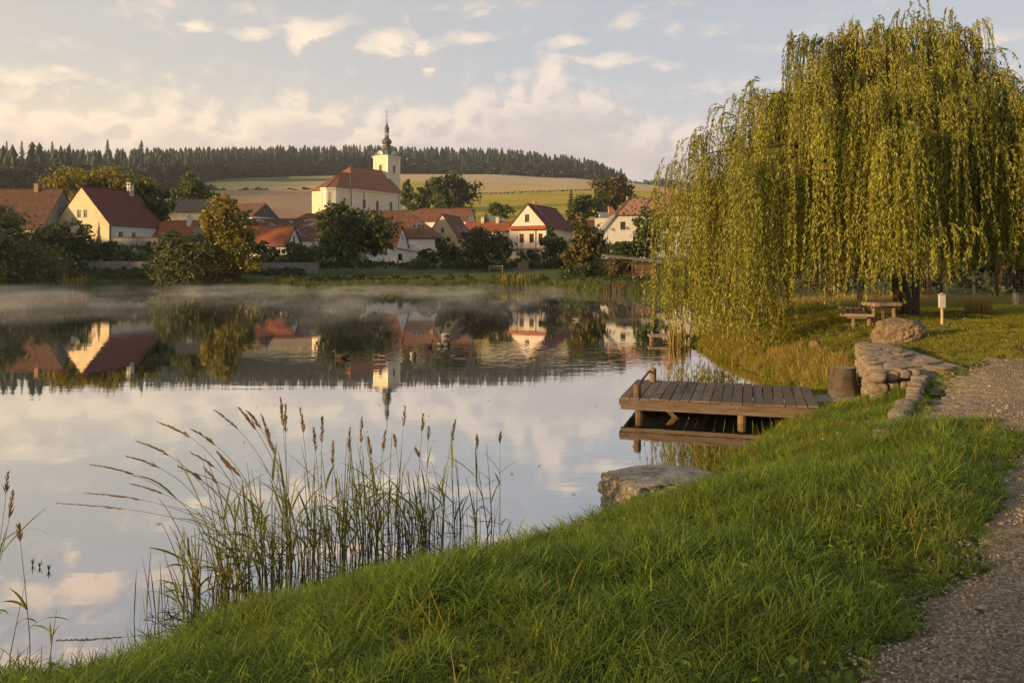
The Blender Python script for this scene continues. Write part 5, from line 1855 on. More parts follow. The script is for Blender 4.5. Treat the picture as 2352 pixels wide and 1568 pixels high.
# hedge of the fields: single bushes
ORD = 'first second third fourth fifth sixth seventh eighth ninth tenth eleventh twelfth thirteenth fourteenth fifteenth'.split()
for i, px in enumerate(range(497, 745, 20)):
    rg = random.Random(60 + i)
    tree('hedge_bush', '%s bush from the left in the hedgerow between stubble and ploughed field' % ORD[i], px + rg.uniform(-4, 4), 449, 430 + (i * 7 % 5) * 1.6 + (0 if i else -2), 15, 612 + rg.uniform(-4, 4), 'leaf_dark', 420, .85, 'bush',
         'hedgerow bushes between the fields', seed=60 + i, shape='dome', lobes=4)
for i, (px, pt_, hw) in enumerate(((318, 404, 26), (348, 402, 28), (376, 410, 24), (400, 416, 22), (465, 426, 20), (478, 424, 14))):
    tree('field_tree', '%s dark tree from the left on the lower edge of the wood' % ORD[i], px, 436, pt_, hw, 560 + i * 8, 'leaf_dark', 900, .9, 'tree', 'trees at the lower edge of the wood', seed=80 + i, lobes=6, trunk_frac=.05)
tree('field_bush', 'single small bush on the balk between meadow and stubble', 1288, 443, 438, 5, 640, 'leaf_dark', 160, .5, 'bush', seed=88, shape='dome', lobes=3)
mb = MB()
P1, P2 = None, None
xs = np.linspace(1092, 1405, 60)
V, Fl, Rn = [], [], []
rg = np.random.default_rng(89)
for px in xs:
    Y = np.interp(px, [1092, 1400], [556, 636])
    x_ = (px - CX) * Y / F
    z_ = gz(x_, Y)
    a, f, r_ = crown_leaves(rg, [(x_, Y, z_ + .5, 1.6, 1.0, .8)], 26, .45)
    Fl.append(f + sum(len(q) for q in V))
    V.append(a)
    Rn.append(r_)
tag(np_obj('balk_weeds', np.concatenate(V), np.concatenate(Fl), MT['leaf_dark'], attrs={'rnd': np.concatenate(Rn)}), 'dark weedy balk between meadow and stubble', 'weeds', kind='stuff')

# ------------------------------------------------------------------ the wood on the hill
rg = np.random.default_rng(101)
VV, FF, RR = [], [], []
nv = 0
protoC = [skirt_arrays(np.random.default_rng(200 + i), 1.0, rg.uniform(.14, .22), 7, 6) for i in range(6)]
protoB = []
for i in range(6):
    q = np.random.default_rng(300 + i)
    lob = [(q.uniform(-.2, .2), q.uniform(-.2, .2), z, .26, .26, .22) for z in (.35, .55, .72)]
    protoB.append(crown_leaves(q, lob, 110, .085))
crest = []


def add_tree(x, y, z, H, broad):
    global nv
    P_ = protoB if broad else protoC
    V, Fc, r_ = P_[rg.integers(0, 6)]
    a = rg.uniform(0, 6.28)
    c, s = math.cos(a), math.sin(a)
    w = H * rg.uniform(1.0, 1.6) * (1.0 if broad else 1.0)
    W_ = np.stack([(V[:, 0] * c - V[:, 1] * s) * w + x, (V[:, 0] * s + V[:, 1] * c) * w + y, V[:, 2] * H + z], 1)
    VV.append(W_)
    FF.append(Fc + nv)
    RR.append(np.clip(r_ * .6 + rg.uniform(0, .25) + (.18 if broad else 0), 0, 1))
    nv += len(W_)


def edge_y(px):
    return float(np.interp(px, [-400, 0, 300, 420, 480, 560, 640, 740, 900, 1000, 1200, 1430], [430, 430, 520, 640, 770, 830, 860, 880, 940, 950, 950, 960]))


for px0 in np.arange(-260, 1440, 5.6):
    ye = edge_y(px0)
    y = ye
    depth = 0
    while y < 1150 and depth < 12:
        px = px0 + rg.uniform(-4, 4)
        x = (px - CX) * y / F
        fringe = depth < 2
        # the wood thins out to a lower edge on the right
        hs = np.interp(px, [-300, 0, 700, 1200, 1380, 1440], [30, 30, 31, 30, 25, 11])
        broad = rg.random() < (0.85 if (fringe or px < 330 and depth < 7) else 0.34)
        H = hs * (rg.uniform(.42, .68) if broad else rg.uniform(.58, 1.10))
        if broad and px < 400:
            H *= 1.0
        add_tree(x, y, gz(x, y) - .5, H, broad)
        y += (6 if depth < 3 else 14 if depth < 8 else 30) * rg.uniform(.8, 1.3) * (1 if px > 420 else 1.5)
        depth += 1
for px0 in np.arange(1440, 1800, 5):
    for k in range(4):
        y = 1500 + k * 25 + rg.uniform(-8, 8)
        x = (px0 + rg.uniform(-3, 3) - CX) * y / F
        add_tree(x, y, gz(x, y) - 1, rg.uniform(12, 20) * (1.1 if 1500 < px0 < 1560 else .8), rg.random() < .3)
tag(np_obj('forest', np.concatenate(VV), np.concatenate(FF), MT['forest'], attrs={'rnd': np.concatenate(RR)}), 'dark mixed forest along the hill crest', 'forest', kind='stuff')
# trees that stand out on the skyline
for i, (px, pt_, hw) in enumerate(((247, 319, 15), (325, 321, 15), (120, 322, 11), (160, 328, 10), (50, 322, 11), (15, 322, 10))):
    lab = ['tallest dark spruce on the left skyline', 'second tall spruce on the left skyline right of the tallest', 'narrow spruce on the skyline above the old farmhouse chimney',
           'lower spruce on the skyline left of the tallest one', 'broad spruce top at the far left skyline', 'spruce nearest the left edge of the skyline'][i]
    spruce('skyline_spruce', lab, px, 375, pt_, hw, 1085, seed=400 + i, layers=10, spokes=8, mat='forest', group='spruces standing out on the left skyline')
for i in range(44):
    px = 360 + i * 24.5 + rg.uniform(-14, 14)
    if 865 < px < 915:
        px += 52
    top = np.interp(px, [360, 560, 720, 950, 1100, 1220, 1330, 1400, 1430], [332, 336, 338, 345, 347, 343, 358, 376, 382]) + rg.uniform(3, 15)
    spruce('crest_spruce', 'spruce tip rising above the forest along the hill crest', px, top + 44, top, 15 + rg.uniform(-3, 4), 1060 - max(0, px - 1250) * .2, seed=420 + i, layers=9, spokes=7, mat='forest',
           group='spruces along the hill crest')

# ------------------------------------------------------------------ the wooded banks left of the frame (they shade the near bank and the village)
for i in range(22):
    rg2 = random.Random(900 + i)
    y = -14 + i * 6.6 + rg2.uniform(-2, 2)
    x = -150 - rg2.uniform(0, 16)
    if y < 28:
        continue
    px = CX + F * x / max(y, 1) if y > 1 else 0
    rng = np.random.default_rng(900 + i)
    H = float(np.interp(y, [28, 42, 50, 56, 84, 92, 97, 140], [15, 21, 28, 31, 29, 20, 9, 9])) * rg2.uniform(.92, 1.06)
    t = empty('alder_tree', (x, y, max(gz(x, y), 0)), 0, 'tall alder in the wooded left bank of the pond', 'tree', 'alders on the left bank')
    L = [(rng.uniform(-2, 2), rng.uniform(-2.5, 2.5), H * f, 3.4, 3.8, H * .13) for f in (.12, .27, .42, .57, .72, .87)]
    V, Fc, rnd = crown_leaves(rng, L, 2600, .62)
    np_obj('crown', V, Fc, MT['leaf_dark'], t, attrs={'rnd': rnd})
    mb = MB()
    mb.tube([(0, 0, -.5), (0, 0, H * .8)], [.3, .1], 6)
    mb.build('trunk', MT['bark'], t)
for i in range(16):
    rg2 = random.Random(950 + i)
    rng = np.random.default_rng(950 + i)
    x = -26 - (i % 4) * 3.2 + rg2.uniform(-1, 1)
    y = -13.1 - (i // 4) * 5.2 + (i % 4) * -1.6 + rg2.uniform(-1.0, 1.0)
    H = rg2.uniform(7.5, 11) if i > 3 else 6.0 + i * .5
    t = empty('alder_tree', (x, y, max(gz(x, y), 0)), 0, 'alder on the near bank left of the viewer', 'tree', 'alders on the near bank')
    L = [(rng.uniform(-1, 1), rng.uniform(-1, 1), H * f, 2.0, 2.0, 1.7) for f in (.18, .4, .62, .82)]
    V, Fc, rnd = crown_leaves(rng, L, 1150, .34)
    np_obj('crown', V, Fc, MT['leaf_dark'], t, attrs={'rnd': rnd})
    mb = MB()
    mb.tube([(0, 0, -.5), (0, 0, H * .8)], [.2, .07], 6)
    mb.build('trunk', MT['bark'], t)

# ------------------------------------------------------------------ weeping willow
WX, WY = 12.55, 25.5
WZ = gz(WX, WY)
willow = empty('weeping_willow', (WX, WY, WZ), 0, 'great weeping willow trailing yellow green branches over the pond', 'tree')
rw = np.random.default_rng(31)
mb = MB()
tp = [(0.12, 0, -.3), (0.02, 0, .15), (-.18, 0, 1.1), (-.42, .05, 2.2), (-.5, .1, 3.4)]
mb.tube(tp, [.42, .30, .24, .23, .22], 14)
mb.build('trunk', MT['willow_bark'], willow, smooth=True)


def dome_z(r):
    return float(np.interp(r, [0, .2, .34, .53, .66, .78, .9, 1.0], [9.15, 9.05, 8.75, 7.9, 7.1, 6.1, 5.0, 3.5]))


def crown_rad(a):
    """reach of the crown by bearing: long on the pond side"""
    c, s = math.cos(a), math.sin(a)
    return 6.1 + (-c) * 1.25 if c < 0 else 6.1 - .9 * c


limb_mb = MB()
SO, SD, SL, SB = [], [], [], []         # strand origin, initial direction, length, bough tone
fork = Vector((-.48, .1, 3.2))
nb = 84
for b in range(nb):
    a = b * 2.39996 + rw.uniform(-.25, .25)
    r = math.sqrt((b + .6) / nb) * rw.uniform(.9, 1.05)
    R_ = crown_rad(a)
    zend = dome_z(min(r, 1)) + rw.uniform(-1.3, .45)
    ex, ey = -.45 + R_ * r * math.cos(a), R_ * r * math.sin(a) * .92
    end = Vector((ex, ey, zend))
    mid = fork.lerp(end, .5) + Vector((0, 0, .8 + 1.6 * (1 - r) + 1.3 * r))
    top = fork.lerp(end, .82) + Vector((0, 0, .75))
    pts = [fork, mid, top, end]
    curve = []
    for k in range(9):
        t_ = k / 8
        p = (1 - t_) ** 3 * pts[0] + 3 * (1 - t_) ** 2 * t_ * pts[1] + 3 * (1 - t_) * t_ * t_ * pts[2] + t_ ** 3 * pts[3]
        curve.append(p)
    limb_mb.tube(curve, [.10, .085, .065, .05, .038, .028, .02, .014, .008], 5, caps=False)
    ns = int(64 + 48 * r)
    tone = rw.uniform(-.18, .18)
    nsub = int(8 + 6 * r)
    subs = []
    for s in range(nsub):
        t_ = 1 - rw.random() ** 1.3 * .66
        k = min(int(t_ * 8), 7)
        p = curve[k].lerp(curve[k + 1], t_ * 8 - k)
        d = (curve[k + 1] - curve[k]).normalized()
        aa = rw.uniform(0, 6.28)
        d = (d * .8 + Vector((math.cos(aa), math.sin(aa), rw.uniform(-.1, .6))) * .9).normalized()
        subs.append((p, d, rw.uniform(.8 if (r > .62 and p.x < -2) else .35, 1.0), rw.uniform(.2, 1.0), rw.uniform(-.22, .22)))
    for s in range(ns):
        p, d, lf, off, tn = subs[s % nsub]
        off *= rw.uniform(.1, 1.15)
        p = p + d * off + Vector((0, 0, -.25 * off * off)) + Vector(rw.normal(size=3)) * .042
        d = (d + Vector(rw.normal(size=3)) * .22).normalized() * rw.uniform(.5, 1.2)
        ground = WZ
        gxx, gyy = WX + p.x + d.x * .5, WY + p.y + d.y * .5
        # how low the strands hang: nearly to the water on the pond side, head height over the lawn
        over_water = gxx < 7.6
        zlow = (0.02 - WZ + rw.exponential(.45)) if over_water else (float(np.interp(p.x + d.x * .4, [-3.6, -2.3, 6], [-.1, .95, 1.15])) + rw.exponential(.4))
        ln = p.z - zlow
        ln = min(ln * rw.uniform(.9 if over_water else .8, 1), lf * rw.uniform(.75, 1.1) * (4.6 + (2.8 if r > .7 else 0)))
        if ln < .5:
            ln = .5
        SO.append(p)
        SD.append(d)
        SL.append(ln)
        SB.append(tone + tn)
# sprigs standing out of the outline
for i in range(70):
    a = rw.uniform(0, 6.28)
    r = math.sqrt(rw.uniform(0.0, 1))
    R_ = crown_rad(a)
    p = Vector((-.45 + R_ * r * math.cos(a), R_ * r * math.sin(a) * .92, dome_z(r) - .1))
    d = Vector((math.cos(a) * .7, math.sin(a) * .7, rw.uniform(.4, 1.2))).normalized()
    for s in range(4):
        SO.append(p)
        SD.append((d + Vector(rw.normal(size=3)) * .18).normalized() * rw.uniform(1.5, 3.2))
        SL.append(rw.uniform(1.6, 3.0))
        SB.append(0)
limb_mb.build('limbs', MT['willow_bark'], willow, smooth=True)
C_, U_, V_, R2, TW = [], [], [], [], []
for o, d, L_, tone in zip(SO, SD, SL, SB):
    n_ = int(L_ / .034)
    s = np.sort(rw.uniform(0.05, 1, n_)) * L_
    mag = d.length
    kk = .38 * mag
    e = kk * (1 - np.exp(-s / kk)) if kk > 0 else s * 0
    sway = rw.normal(size=2) * .075
    ph = rw.uniform(0, 6)
    dn = d.normalized()
    P_ = np.array(o)[None] + np.outer(e, np.array(dn)) + np.stack([sway[0] * s + .05 * np.sin(s * 1.7 + ph), sway[1] * s + .05 * np.cos(s * 1.4 + ph), -(s - e)], 1)
    tang = np.gradient(P_, axis=0) if n_ > 2 else np.tile([0, 0, -1.0], (n_, 1))
    tang /= np.linalg.norm(tang, axis=1, keepdims=True) + 1e-9
    ang = rw.uniform(0, 6.283, n_)
    out_ = np.stack([np.cos(ang), np.sin(ang), np.zeros(n_)], 1)
    u = tang * rw.uniform(.55, 1.0, (n_, 1)) + out_ * rw.uniform(.25, .75, (n_, 1)) + np.array([0, 0, -.25])
    u /= np.linalg.norm(u, axis=1, keepdims=True)
    w = np.cross(u, rand_unit(n_, rw))
    w /= np.linalg.norm(w, axis=1, keepdims=True) + 1e-9
    half = rw.uniform(.034, .074, (n_, 1))
    C_.append(P_ + u * half)
    U_.append(u * half)
    V_.append(w * half * .23)
    R2.append(np.clip(rw.uniform(.1, .9, n_) + tone, 0, 1))
    if len(TW) < 1600 and n_ > 6:
        TW.append(P_[::max(1, n_ // 6)])
V, Fc = quads_from(np.concatenate(C_), np.concatenate(U_), np.concatenate(V_))
np_obj('crown', V, Fc, MT['leaf_willow'], willow, attrs={'rnd': np.concatenate(R2)})
mb = MB()
for P_ in TW:
    mb.tube([tuple(q) for q in P_], .006, 3, caps=False)
tw_ = mb.build('twigs', MT['willow_bark'], willow)
tw_['kind'] = 'stuff'
print('willow leaves', len(Fc))

# dark trees behind the fence on the right
for i, (px, pt_, hw, Y, lf, lab) in enumerate(((2372, 330, 58, 38, 'leaf_brown', 'dark cypress like tree cut by the right edge of the picture'), (2240, 520, 110, 44, 'leaf_dark', 'dark bush behind the wire fence on the right'),
                                   (2080, 530, 110, 46, 'leaf_dark', 'dark bush behind the fence seen right of the willow trunk'), (1940, 560, 80, 47, 'leaf_brown', 'brownish bush behind the fence left of the willow trunk'),
                                   (2400, 560, 90, 41, 'leaf_dark', 'low dark bush at the right end of the wire fence'))):
    tree('boundary_tree' if i == 0 else 'boundary_bush', lab, px, 688, pt_, hw, Y, lf, 5200 if i == 0 else 3600, .15, 'tree' if i == 0 else 'bush', seed=700 + i, shape='dome', lobes=11, base_z=1.1, trunk_frac=.02)


# ------------------------------------------------------------------ rocks
def rock_mesh(name, seed, sx, sy, sz, sub=3, amp=.22, freq=1.3, flat_top=None, mat='rock', boxy=0.0, fine=.05, facet=(.78, 1.05)):
    bm = bmesh.new()
    bmesh.ops.create_icosphere(bm, subdivisions=sub, radius=1.0)
    off = Vector((seed * 13.7, seed * 5.1, seed * 2.3))
    rp_ = random.Random(seed * 7 + 1)
    planes = [(Vector((rp_.gauss(0, 1), rp_.gauss(0, 1), rp_.gauss(0, 1))).normalized(), rp_.uniform(*facet)) for _ in range(16)]
    for v in bm.verts:
        p = v.co.normalized()
        if boxy:
            m_ = max(abs(p.x), abs(p.y), abs(p.z))
            p = p.lerp(p / m_ * .82, boxy)
        d = mnoise.fractal(p * freq + off, 1.0, 2.0, 4) * amp + mnoise.fractal(p * freq * 5 + off, 1.0, 2.0, 3) * fine
        rid = abs(mnoise.noise(p * freq * 1.6 + off * 2)) * amp * .7
        q = p * (1 + d - rid)
        for pn_, ph_ in planes:
            dq = q.dot(pn_)
            if dq > ph_:
                q = q * (ph_ / dq * (.94 + .06 * dq / ph_))
        q = q * (1 + mnoise.fractal(q * freq * 6 + off, 1.0, 2.0, 3) * fine * .6)
        if flat_top is not None and q.z > flat_top:
            q.z = flat_top + (q.z - flat_top) * .12
        v.co = (q.x * sx, q.y * sy, q.z * sz)
    me = bpy.data.meshes.new(name)
    bm.to_mesh(me)
    bm.free()
    me.materials.append(MT[mat])
    if sub >= 3:
        me.polygons.foreach_set('use_smooth', [True] * len(me.polygons))
    return me


P = at(2075, 787, 18.6)
o = link(bpy.data.objects.new('boulder', rock_mesh('boulder', 3, .66, .50, .48, 6, .20, 1.2, mat='boulder', boxy=.45, fine=.09, facet=(.66, .92))))
o.location = (P.x, P.y + .15, gz(P.x, P.y) + .16)
tag(o, 'large rough boulder in the sun beside the willow trunk', 'boulder')
o = link(bpy.data.objects.new('stone', rock_mesh('stone', 8, .15, .13, .10, 4, .2, mat='red_stone')))
P = at(1872, 749, 20.6)
o.location = (P.x, P.y, gz(P.x, P.y) + .06)
tag(o, 'small reddish stone in the grass of the peninsula', 'stone')
o = link(bpy.data.objects.new('slab_rock', rock_mesh('slab_rock', 5, .76, .60, .42, 6, .11, 1.3, flat_top=.42, mat='rock', boxy=.75, fine=.08, facet=(.9, 1.2))))
o.location = (1.72, 9.02, .24)
o.rotation_euler = (math.radians(-2), math.radians(1), math.radians(14))
tag(o, 'flat topped grey rock slab at the edge of the water', 'rock')

# concrete footing under the stump, and the stump
P = at(1905, 918, 14.9)
mb = MB()
pts = [(-.55, -.32), (.35, -.42), (.62, -.1), (.5, .35), (-.3, .42), (-.6, .1)]
zf = .33
mb.poly([(x, y, zf) for x, y in pts])
for i in range(6):
    a, b = pts[i], pts[(i + 1) % 6]
    mb.poly([(a[0], a[1], -.2), (b[0], b[1], -.2), (b[0], b[1], zf), (a[0], a[1], zf)])
o = mb.build('concrete_footing', MT['rock'])
o.location = (6.0, 14.75, 0.0)
bevelled(o, .04)
tag(o, 'worn concrete footing between jetty and tree stump', 'slab')
st = empty('tree_stump', (6.33, 15.2, .33), 0, 'thick dark sawn tree stump at the landward end of the jetty', 'stump')
bm = bmesh.new()
rings = []
for i, (r, z) in enumerate(((.285, -.35), (.275, 0), (.268, .12), (.245, .28), (.238, .42), (.232, .50), (.215, .515))):
    rg_ = []
    for k in range(28):
        a = 2 * math.pi * k / 28
        rr = r * (1 + .05 * mnoise.noise(Vector((math.cos(a) * 1.4, math.sin(a) * 1.4, z * 1.5))) + .025 * math.sin(a * 9 + z * 3))
        rg_.append(bm.verts.new((rr * math.cos(a) - z * .03, rr * math.sin(a), z)))
    rings.append(rg_)
for i in range(len(rings) - 1):
    for k in range(28):
        bm.faces.new((rings[i][k], rings[i][(k + 1) % 28], rings[i + 1][(k + 1) % 28], rings[i + 1][k]))
me = bpy.data.meshes.new('bark')
bm.to_mesh(me)
bm.free()
me.materials.append(MT['stump'])
me.polygons.foreach_set('use_smooth', [True] * len(me.polygons))
link(bpy.data.objects.new('bark', me), st)
mb = MB()
mb.poly([(.222 * math.cos(2 * math.pi * k / 24) - .0155, .222 * math.sin(2 * math.pi * k / 24), .516) for k in range(24)])
mb.build('cut_top', MT['old_wood'], st)

# ------------------------------------------------------------------ jetty
U = Vector((3.27, -.98, 0))
LJ = U.length
jet = empty('jetty', (1.96, 14.55, 0), math.atan2(U.y, U.x), 'small weathered wooden jetty of dark planks on posts over the water', 'jetty')
WJ = 2.32
NP = 19
pw = LJ / NP
rj = random.Random(3)
plank_meshes = []
for k in range(5):
    mb = MB()
    l0, l1 = -WJ / 2 - rj.uniform(0, .015), WJ / 2 + rj.uniform(0, .03)
    mb.box(l0, l1, -pw / 2 + .008, pw / 2 - .008, -.036, 0)
    plank_meshes.append(mb.mesh('plank', MT['deck_wood']))
for i in range(NP):
    o = link(bpy.data.objects.new('plank', plank_meshes[rj.randrange(5)]), jet)
    o.location = (pw * (i + .5), WJ / 2, .385 + rj.uniform(-.005, .006))
    o.rotation_euler = (rj.uniform(-.006, .006), rj.uniform(-.006, .006), math.pi / 2 + rj.uniform(-.006, .006))
    bevelled(o, .006, 1)


def jbeam(x0, x1, y0, y1, z0, z1, name='beam', mat='deck_wood'):
    mb_ = MB()
    mb_.box(-(x1 - x0) / 2, (x1 - x0) / 2, -(y1 - y0) / 2, (y1 - y0) / 2, -(z1 - z0) / 2, (z1 - z0) / 2)
    o_ = mb_.build(name, MT[mat], jet)
    o_.location = ((x0 + x1) / 2, (y0 + y1) / 2, (z0 + z1) / 2)
    return bevelled(o_, .008, 1)


jbeam(-.005, LJ + .0, -.015, .055, .245, .345)
jbeam(.02, LJ - .25, .015, .085, .165, .240)
jbeam(-.005, LJ, WJ - .05, WJ + .015, .245, .345)
jbeam(.02, LJ - .25, WJ - .08, WJ - .015, .135, .240)
jbeam(-.012, .05, .06, WJ - .055, .250, .343, 'end_beam')
jbeam(1.4, 1.5, .06, WJ - .055, .250, .343)
for x, y in ((.34, .18), (.34, WJ - .2), (2.15, .18), (2.15, WJ - .2), (3.1, .4), (3.1, WJ - .4)):
    mb = MB()
    mb.tube([(0, 0, -.8), (0, 0, .245)], [.085, .075], 10)
    o = mb.build('support_post', MT['post_wood'], jet, smooth=False)
    o.location = (x, y, 0)
for x, y, z1 in ((.31, .135, .62), (.36, WJ - .16, .66)):
    mb = MB()
    mb.tube([(0, 0, .15), (0, 0, z1 - .015), (0, 0, z1)], [.072, .068, .058], 12)
    o = mb.build('mooring_post', MT['post_wood'], jet)
    o.location = (x, y, 0)
mb = MB()
mb.tube([(.24, .16, .545), (.26, .8, .53), (.26, 1.5, .55), (.29, WJ - .18, .60)], [.022, .026, .025, .02], 7)
mb.build('rail', MT['deck_wood'], jet)
mb = MB()
mb.bar((.75, .25, .24), (1.02, .35, -.05), .07, .07)
mb.build('brace', MT['post_wood'], jet)

# remains of an old landing stage by the reeds
P = wat(1490, 785)
t = empty('old_landing', (P.x, P.y, 0), math.radians(-4), 'two grey planks of an old landing stage beside the golden reeds', 'jetty')
for y in (0, .32):
    mb = MB()
    mb.box(0, 1.75, -.12 + y, .12 + y, .18, .26)
    bevelled(mb.build('plank', MT['old_wood'], t), .01, 1)
for x in (.10, 1.15):
    for y in (0, .32):
        mb = MB()
        mb.tube([(x, y, -.6), (x, y, .18)], .05, 7)
        mb.build('post', MT['post_wood'], t)
# grey trunk lying in the shallow water
a, b = wat(1650, 817), at(1752, 838, 20.9)
mb = MB()
mb.tube([(a.x, a.y, .03), (a.x + .5, a.y - 1.2, .05), (a.x + .75, a.y - 2.4, .07), (b.x + .1, b.y - .2, .1)], [.035, .075, .06, .05], 8)
tag(mb.build('driftwood', MT['old_wood'], smooth=True), 'pale bare branch lying in the shallow water by the peninsula', 'branch')

# ------------------------------------------------------------------ stone wall and edging
stone_prot = [rock_mesh('wall_stone', 20 + i, 1, 1, 1, 3, .12, 1.2, mat='wall_stone', boxy=.85, fine=.06, facet=(.85, 1.15)) for i in range(7)]
rs = random.Random(12)


def put_stone(par, x, y, z, sx, sy, sz, rz):
    o_ = link(bpy.data.objects.new('stone', stone_prot[rs.randrange(7)]), par)
    o_.location = (x, y, z)
    o_.scale = (sx, sy, sz)
    o_.rotation_euler = (rs.uniform(-.08, .08), rs.uniform(-.08, .08), rz + rs.choice((0, math.pi)))
    return o_


sw = empty('stone_wall', (0, 0, 0), 0, 'broken old stone retaining wall in the sun above the stump', 'wall')


def run_wall(par, pts, zlo, zhi, depth, sl=(.16, .32), courses=3, name='stone'):
    for p, q in zip(pts[:-1], pts[1:]):
        p, q = Vector(p), Vector(q)
        d = q - p
        L_ = d.length
        d.normalize()
        rz = math.atan2(d.y, d.x)
        for c_ in range(courses):
            h_ = (zhi - zlo) / courses
            s = rs.uniform(-.1, 0)
            while s < L_:
                w_ = rs.uniform(*sl)
                pp = p + d * (s + w_ / 2)
                put_stone(par, pp.x + rs.uniform(-.035, .035), pp.y + rs.uniform(-.035, .035), zlo + h_ * (c_ + .5) + rs.uniform(-.02, .02), w_ / 2 * 1.10, depth / 2 * rs.uniform(.8, 1.15), h_ / 2 * rs.uniform(.95, 1.2), rz + rs.uniform(-.15, .15))
                s += w_


run_wall(sw, [(7.62, 17.3), (6.9, 15.6), (6.02, 13.15)], .32, 1.08, .28, (.15, .34), 4)
run_wall(sw, [(5.95, 13.08), (6.75, 13.12)], .36, 1.08, .26, (.13, .26), 4)
# flat stones on its top
for i in range(400):
    s = rs.random()
    e = Vector((7.62, 17.3)).lerp(Vector((6.0, 13.1)), s)
    wdt = .45 + 1.05 * s ** 1.2
    x_ = e.x + rs.random() * wdt
    y_ = e.y + rs.uniform(-.05, .05) + .1
    if len([c for c in sw.children]) > 230:
        break
    if y_ < 13.05:
        continue
    put_stone(sw, x_, y_, 1.083 + rs.uniform(-.012, .010), rs.uniform(.09, .2), rs.uniform(.07, .14), .032, rs.uniform(-.5, .5))
bw = MB()
bw.hexa([(6.1, 13.15, 0), (7.6, 13.3, 0), (8.3, 17.2, 0), (7.6, 17.25, 0), (6.1, 13.15, 1.07), (7.6, 13.3, 1.07), (8.3, 17.2, 1.05), (7.6, 17.25, 1.05)])
bw.build('wall_core', MT['wall_stone'], sw)
se = empty('stone_edging', (0, 0, 0), 0, 'worn stone edging along the gravel path from the broken wall to the lawn', 'edging')
edge_pts = [(6.66, 12.95), (5.95, 11.75), (5.15, 10.4), (4.55, 9.4), (3.97, 8.5)]
run_wall(se, edge_pts, .86, 1.01, .24, (.16, .36), 1)
for i in range(230):
    s = rs.random()
    k = min(int(s * 4), 3)
    e = Vector(edge_pts[k]).lerp(Vector(edge_pts[k + 1]), s * 4 - k)
    w_ = rs.random() ** 1.3 * 1.0 * (1 - .45 * s)
    x_, y_ = e.x + .12 + w_, e.y + rs.uniform(-.1, .1) - w_ * .25
    put_stone(se, x_, y_, gz(x_, y_) + .002, rs.uniform(.06, .15), rs.uniform(.05, .11), .024, rs.uniform(-.6, .6))

# ------------------------------------------------------------------ picnic place
def obox(name, mat, par, x0, x1, y0, y1, z0, z1, bev=.012):
    mb_ = MB()
    cx_, cy_, cz_ = (x0 + x1) / 2, (y0 + y1) / 2, (z0 + z1) / 2
    mb_.box(x0 - cx_, x1 - cx_, y0 - cy_, y1 - cy_, z0 - cz_, z1 - cz_)
    o_ = mb_.build(name, MT[mat], par)
    o_.location = (cx_, cy_, cz_)
    return bevelled(o_, bev, 1)


P = at(2018, 748, 22.8)
t = empty('picnic_table', (P.x, P.y, gz(P.x, P.y)), math.radians(6), 'weathered picnic table with thick round edged boards under the willow', 'table')
for k in range(5):
    obox('slat', 'old_wood', t, -.40 + k * .165, -.245 + k * .165, -.47, .47, .50, .60, .03)
obox('crossbar', 'deck_wood', t, -.40, .42, -.32, -.25, .44, .50)
obox('crossbar', 'deck_wood', t, -.40, .42, .25, .32, .44, .50)
for x in (-.30, .30):
    for y in (-.27, .27):
        mb = MB()
        mb.tube([(x, y, .45), (x * 1.05, y, -.1)], [.055, .065], 8)
        mb.build('leg', MT['post_wood'], t)
for nm, px, py, Y, w, lab in (('picnic_bench', 1968, 746, 22.0, .42, 'low rustic bench in front of the picnic table'), ('picnic_bench', 1968, 727, 24.6, .5, 'grey bench plank behind the picnic table')):
    P = at(px, py, Y)
    t = empty(nm, (P.x, P.y, gz(P.x, P.y)), math.radians(-14), lab, 'bench')
    obox('seat', 'old_wood', t, -w, w, -.14, .14, .27, .34, .03)
    obox('seat_support', 'deck_wood', t, -w * .6, w * .6, -.09, .09, .21, .27)
    for x in (-w * .2, w * .75):
        mb = MB()
        mb.tube([(x, 0, .22), (x, 0, -.1)], [.05, .06], 8)
        mb.build('leg', MT['post_wood'], t)


def pole(name, label, cat, px, pyb, pyt, Y, rad, mat, lean=0.0):
    P_ = at(px, pyb, Y)
    zb_ = gz(P_.x, Y)
    zt2 = CZ + (HZ - pyt) * Y / F
    mb_ = MB()
    mb_.tube([(0, 0, -.3), (lean * .5, 0, (zt2 - zb_) * .5), (lean, 0, zt2 - zb_)], [rad, rad * .95, rad * .85], 9)
    o_ = mb_.build(name, MT[mat])
    o_.location = (P_.x, Y, zb_)
    return tag(o_, label, cat)


pole('pole', 'dark round pole standing right of the willow trunk', 'pole', 2104, 735, 560, 24.3, .11, 'dark_wood', -.02)
pole('post', 'pale sunlit post behind the picnic table', 'post', 1975, 707, 662, 29.5, .10, 'light_post')
pole('post', 'dark green post behind the white box post', 'post', 2164, 694, 640, 31, .11, 'green_paint')
pole('pole', 'thin pale pole rising into the willow branches', 'pole', 2169.5, 696, 560, 30.5, .055, 'light_post')
pole('post', 'short pale post at the right end of the fence', 'post', 2333, 704, 672, 31.5, .16, 'pale_bark')
P = at(2163, 781, 19.3)
t = empty('notice_post', (P.x, P.y, gz(P.x, P.y)), 0, 'thin wooden post carrying a small white box on the lawn', 'post')
mb = MB()
mb.tube([(0, 0, -.3), (.01, 0, .4), (0, 0, .98)], [.036, .032, .03], 8)
mb.build('post', MT['light_post'], t)
ob = obox('white_box', 'white_paint', t, -.07, .062, -.06, .03, .62, .93, .008)
obox('box_lid', 'concrete', t, -.08, .072, -.07, .04, .93, .955, .005)

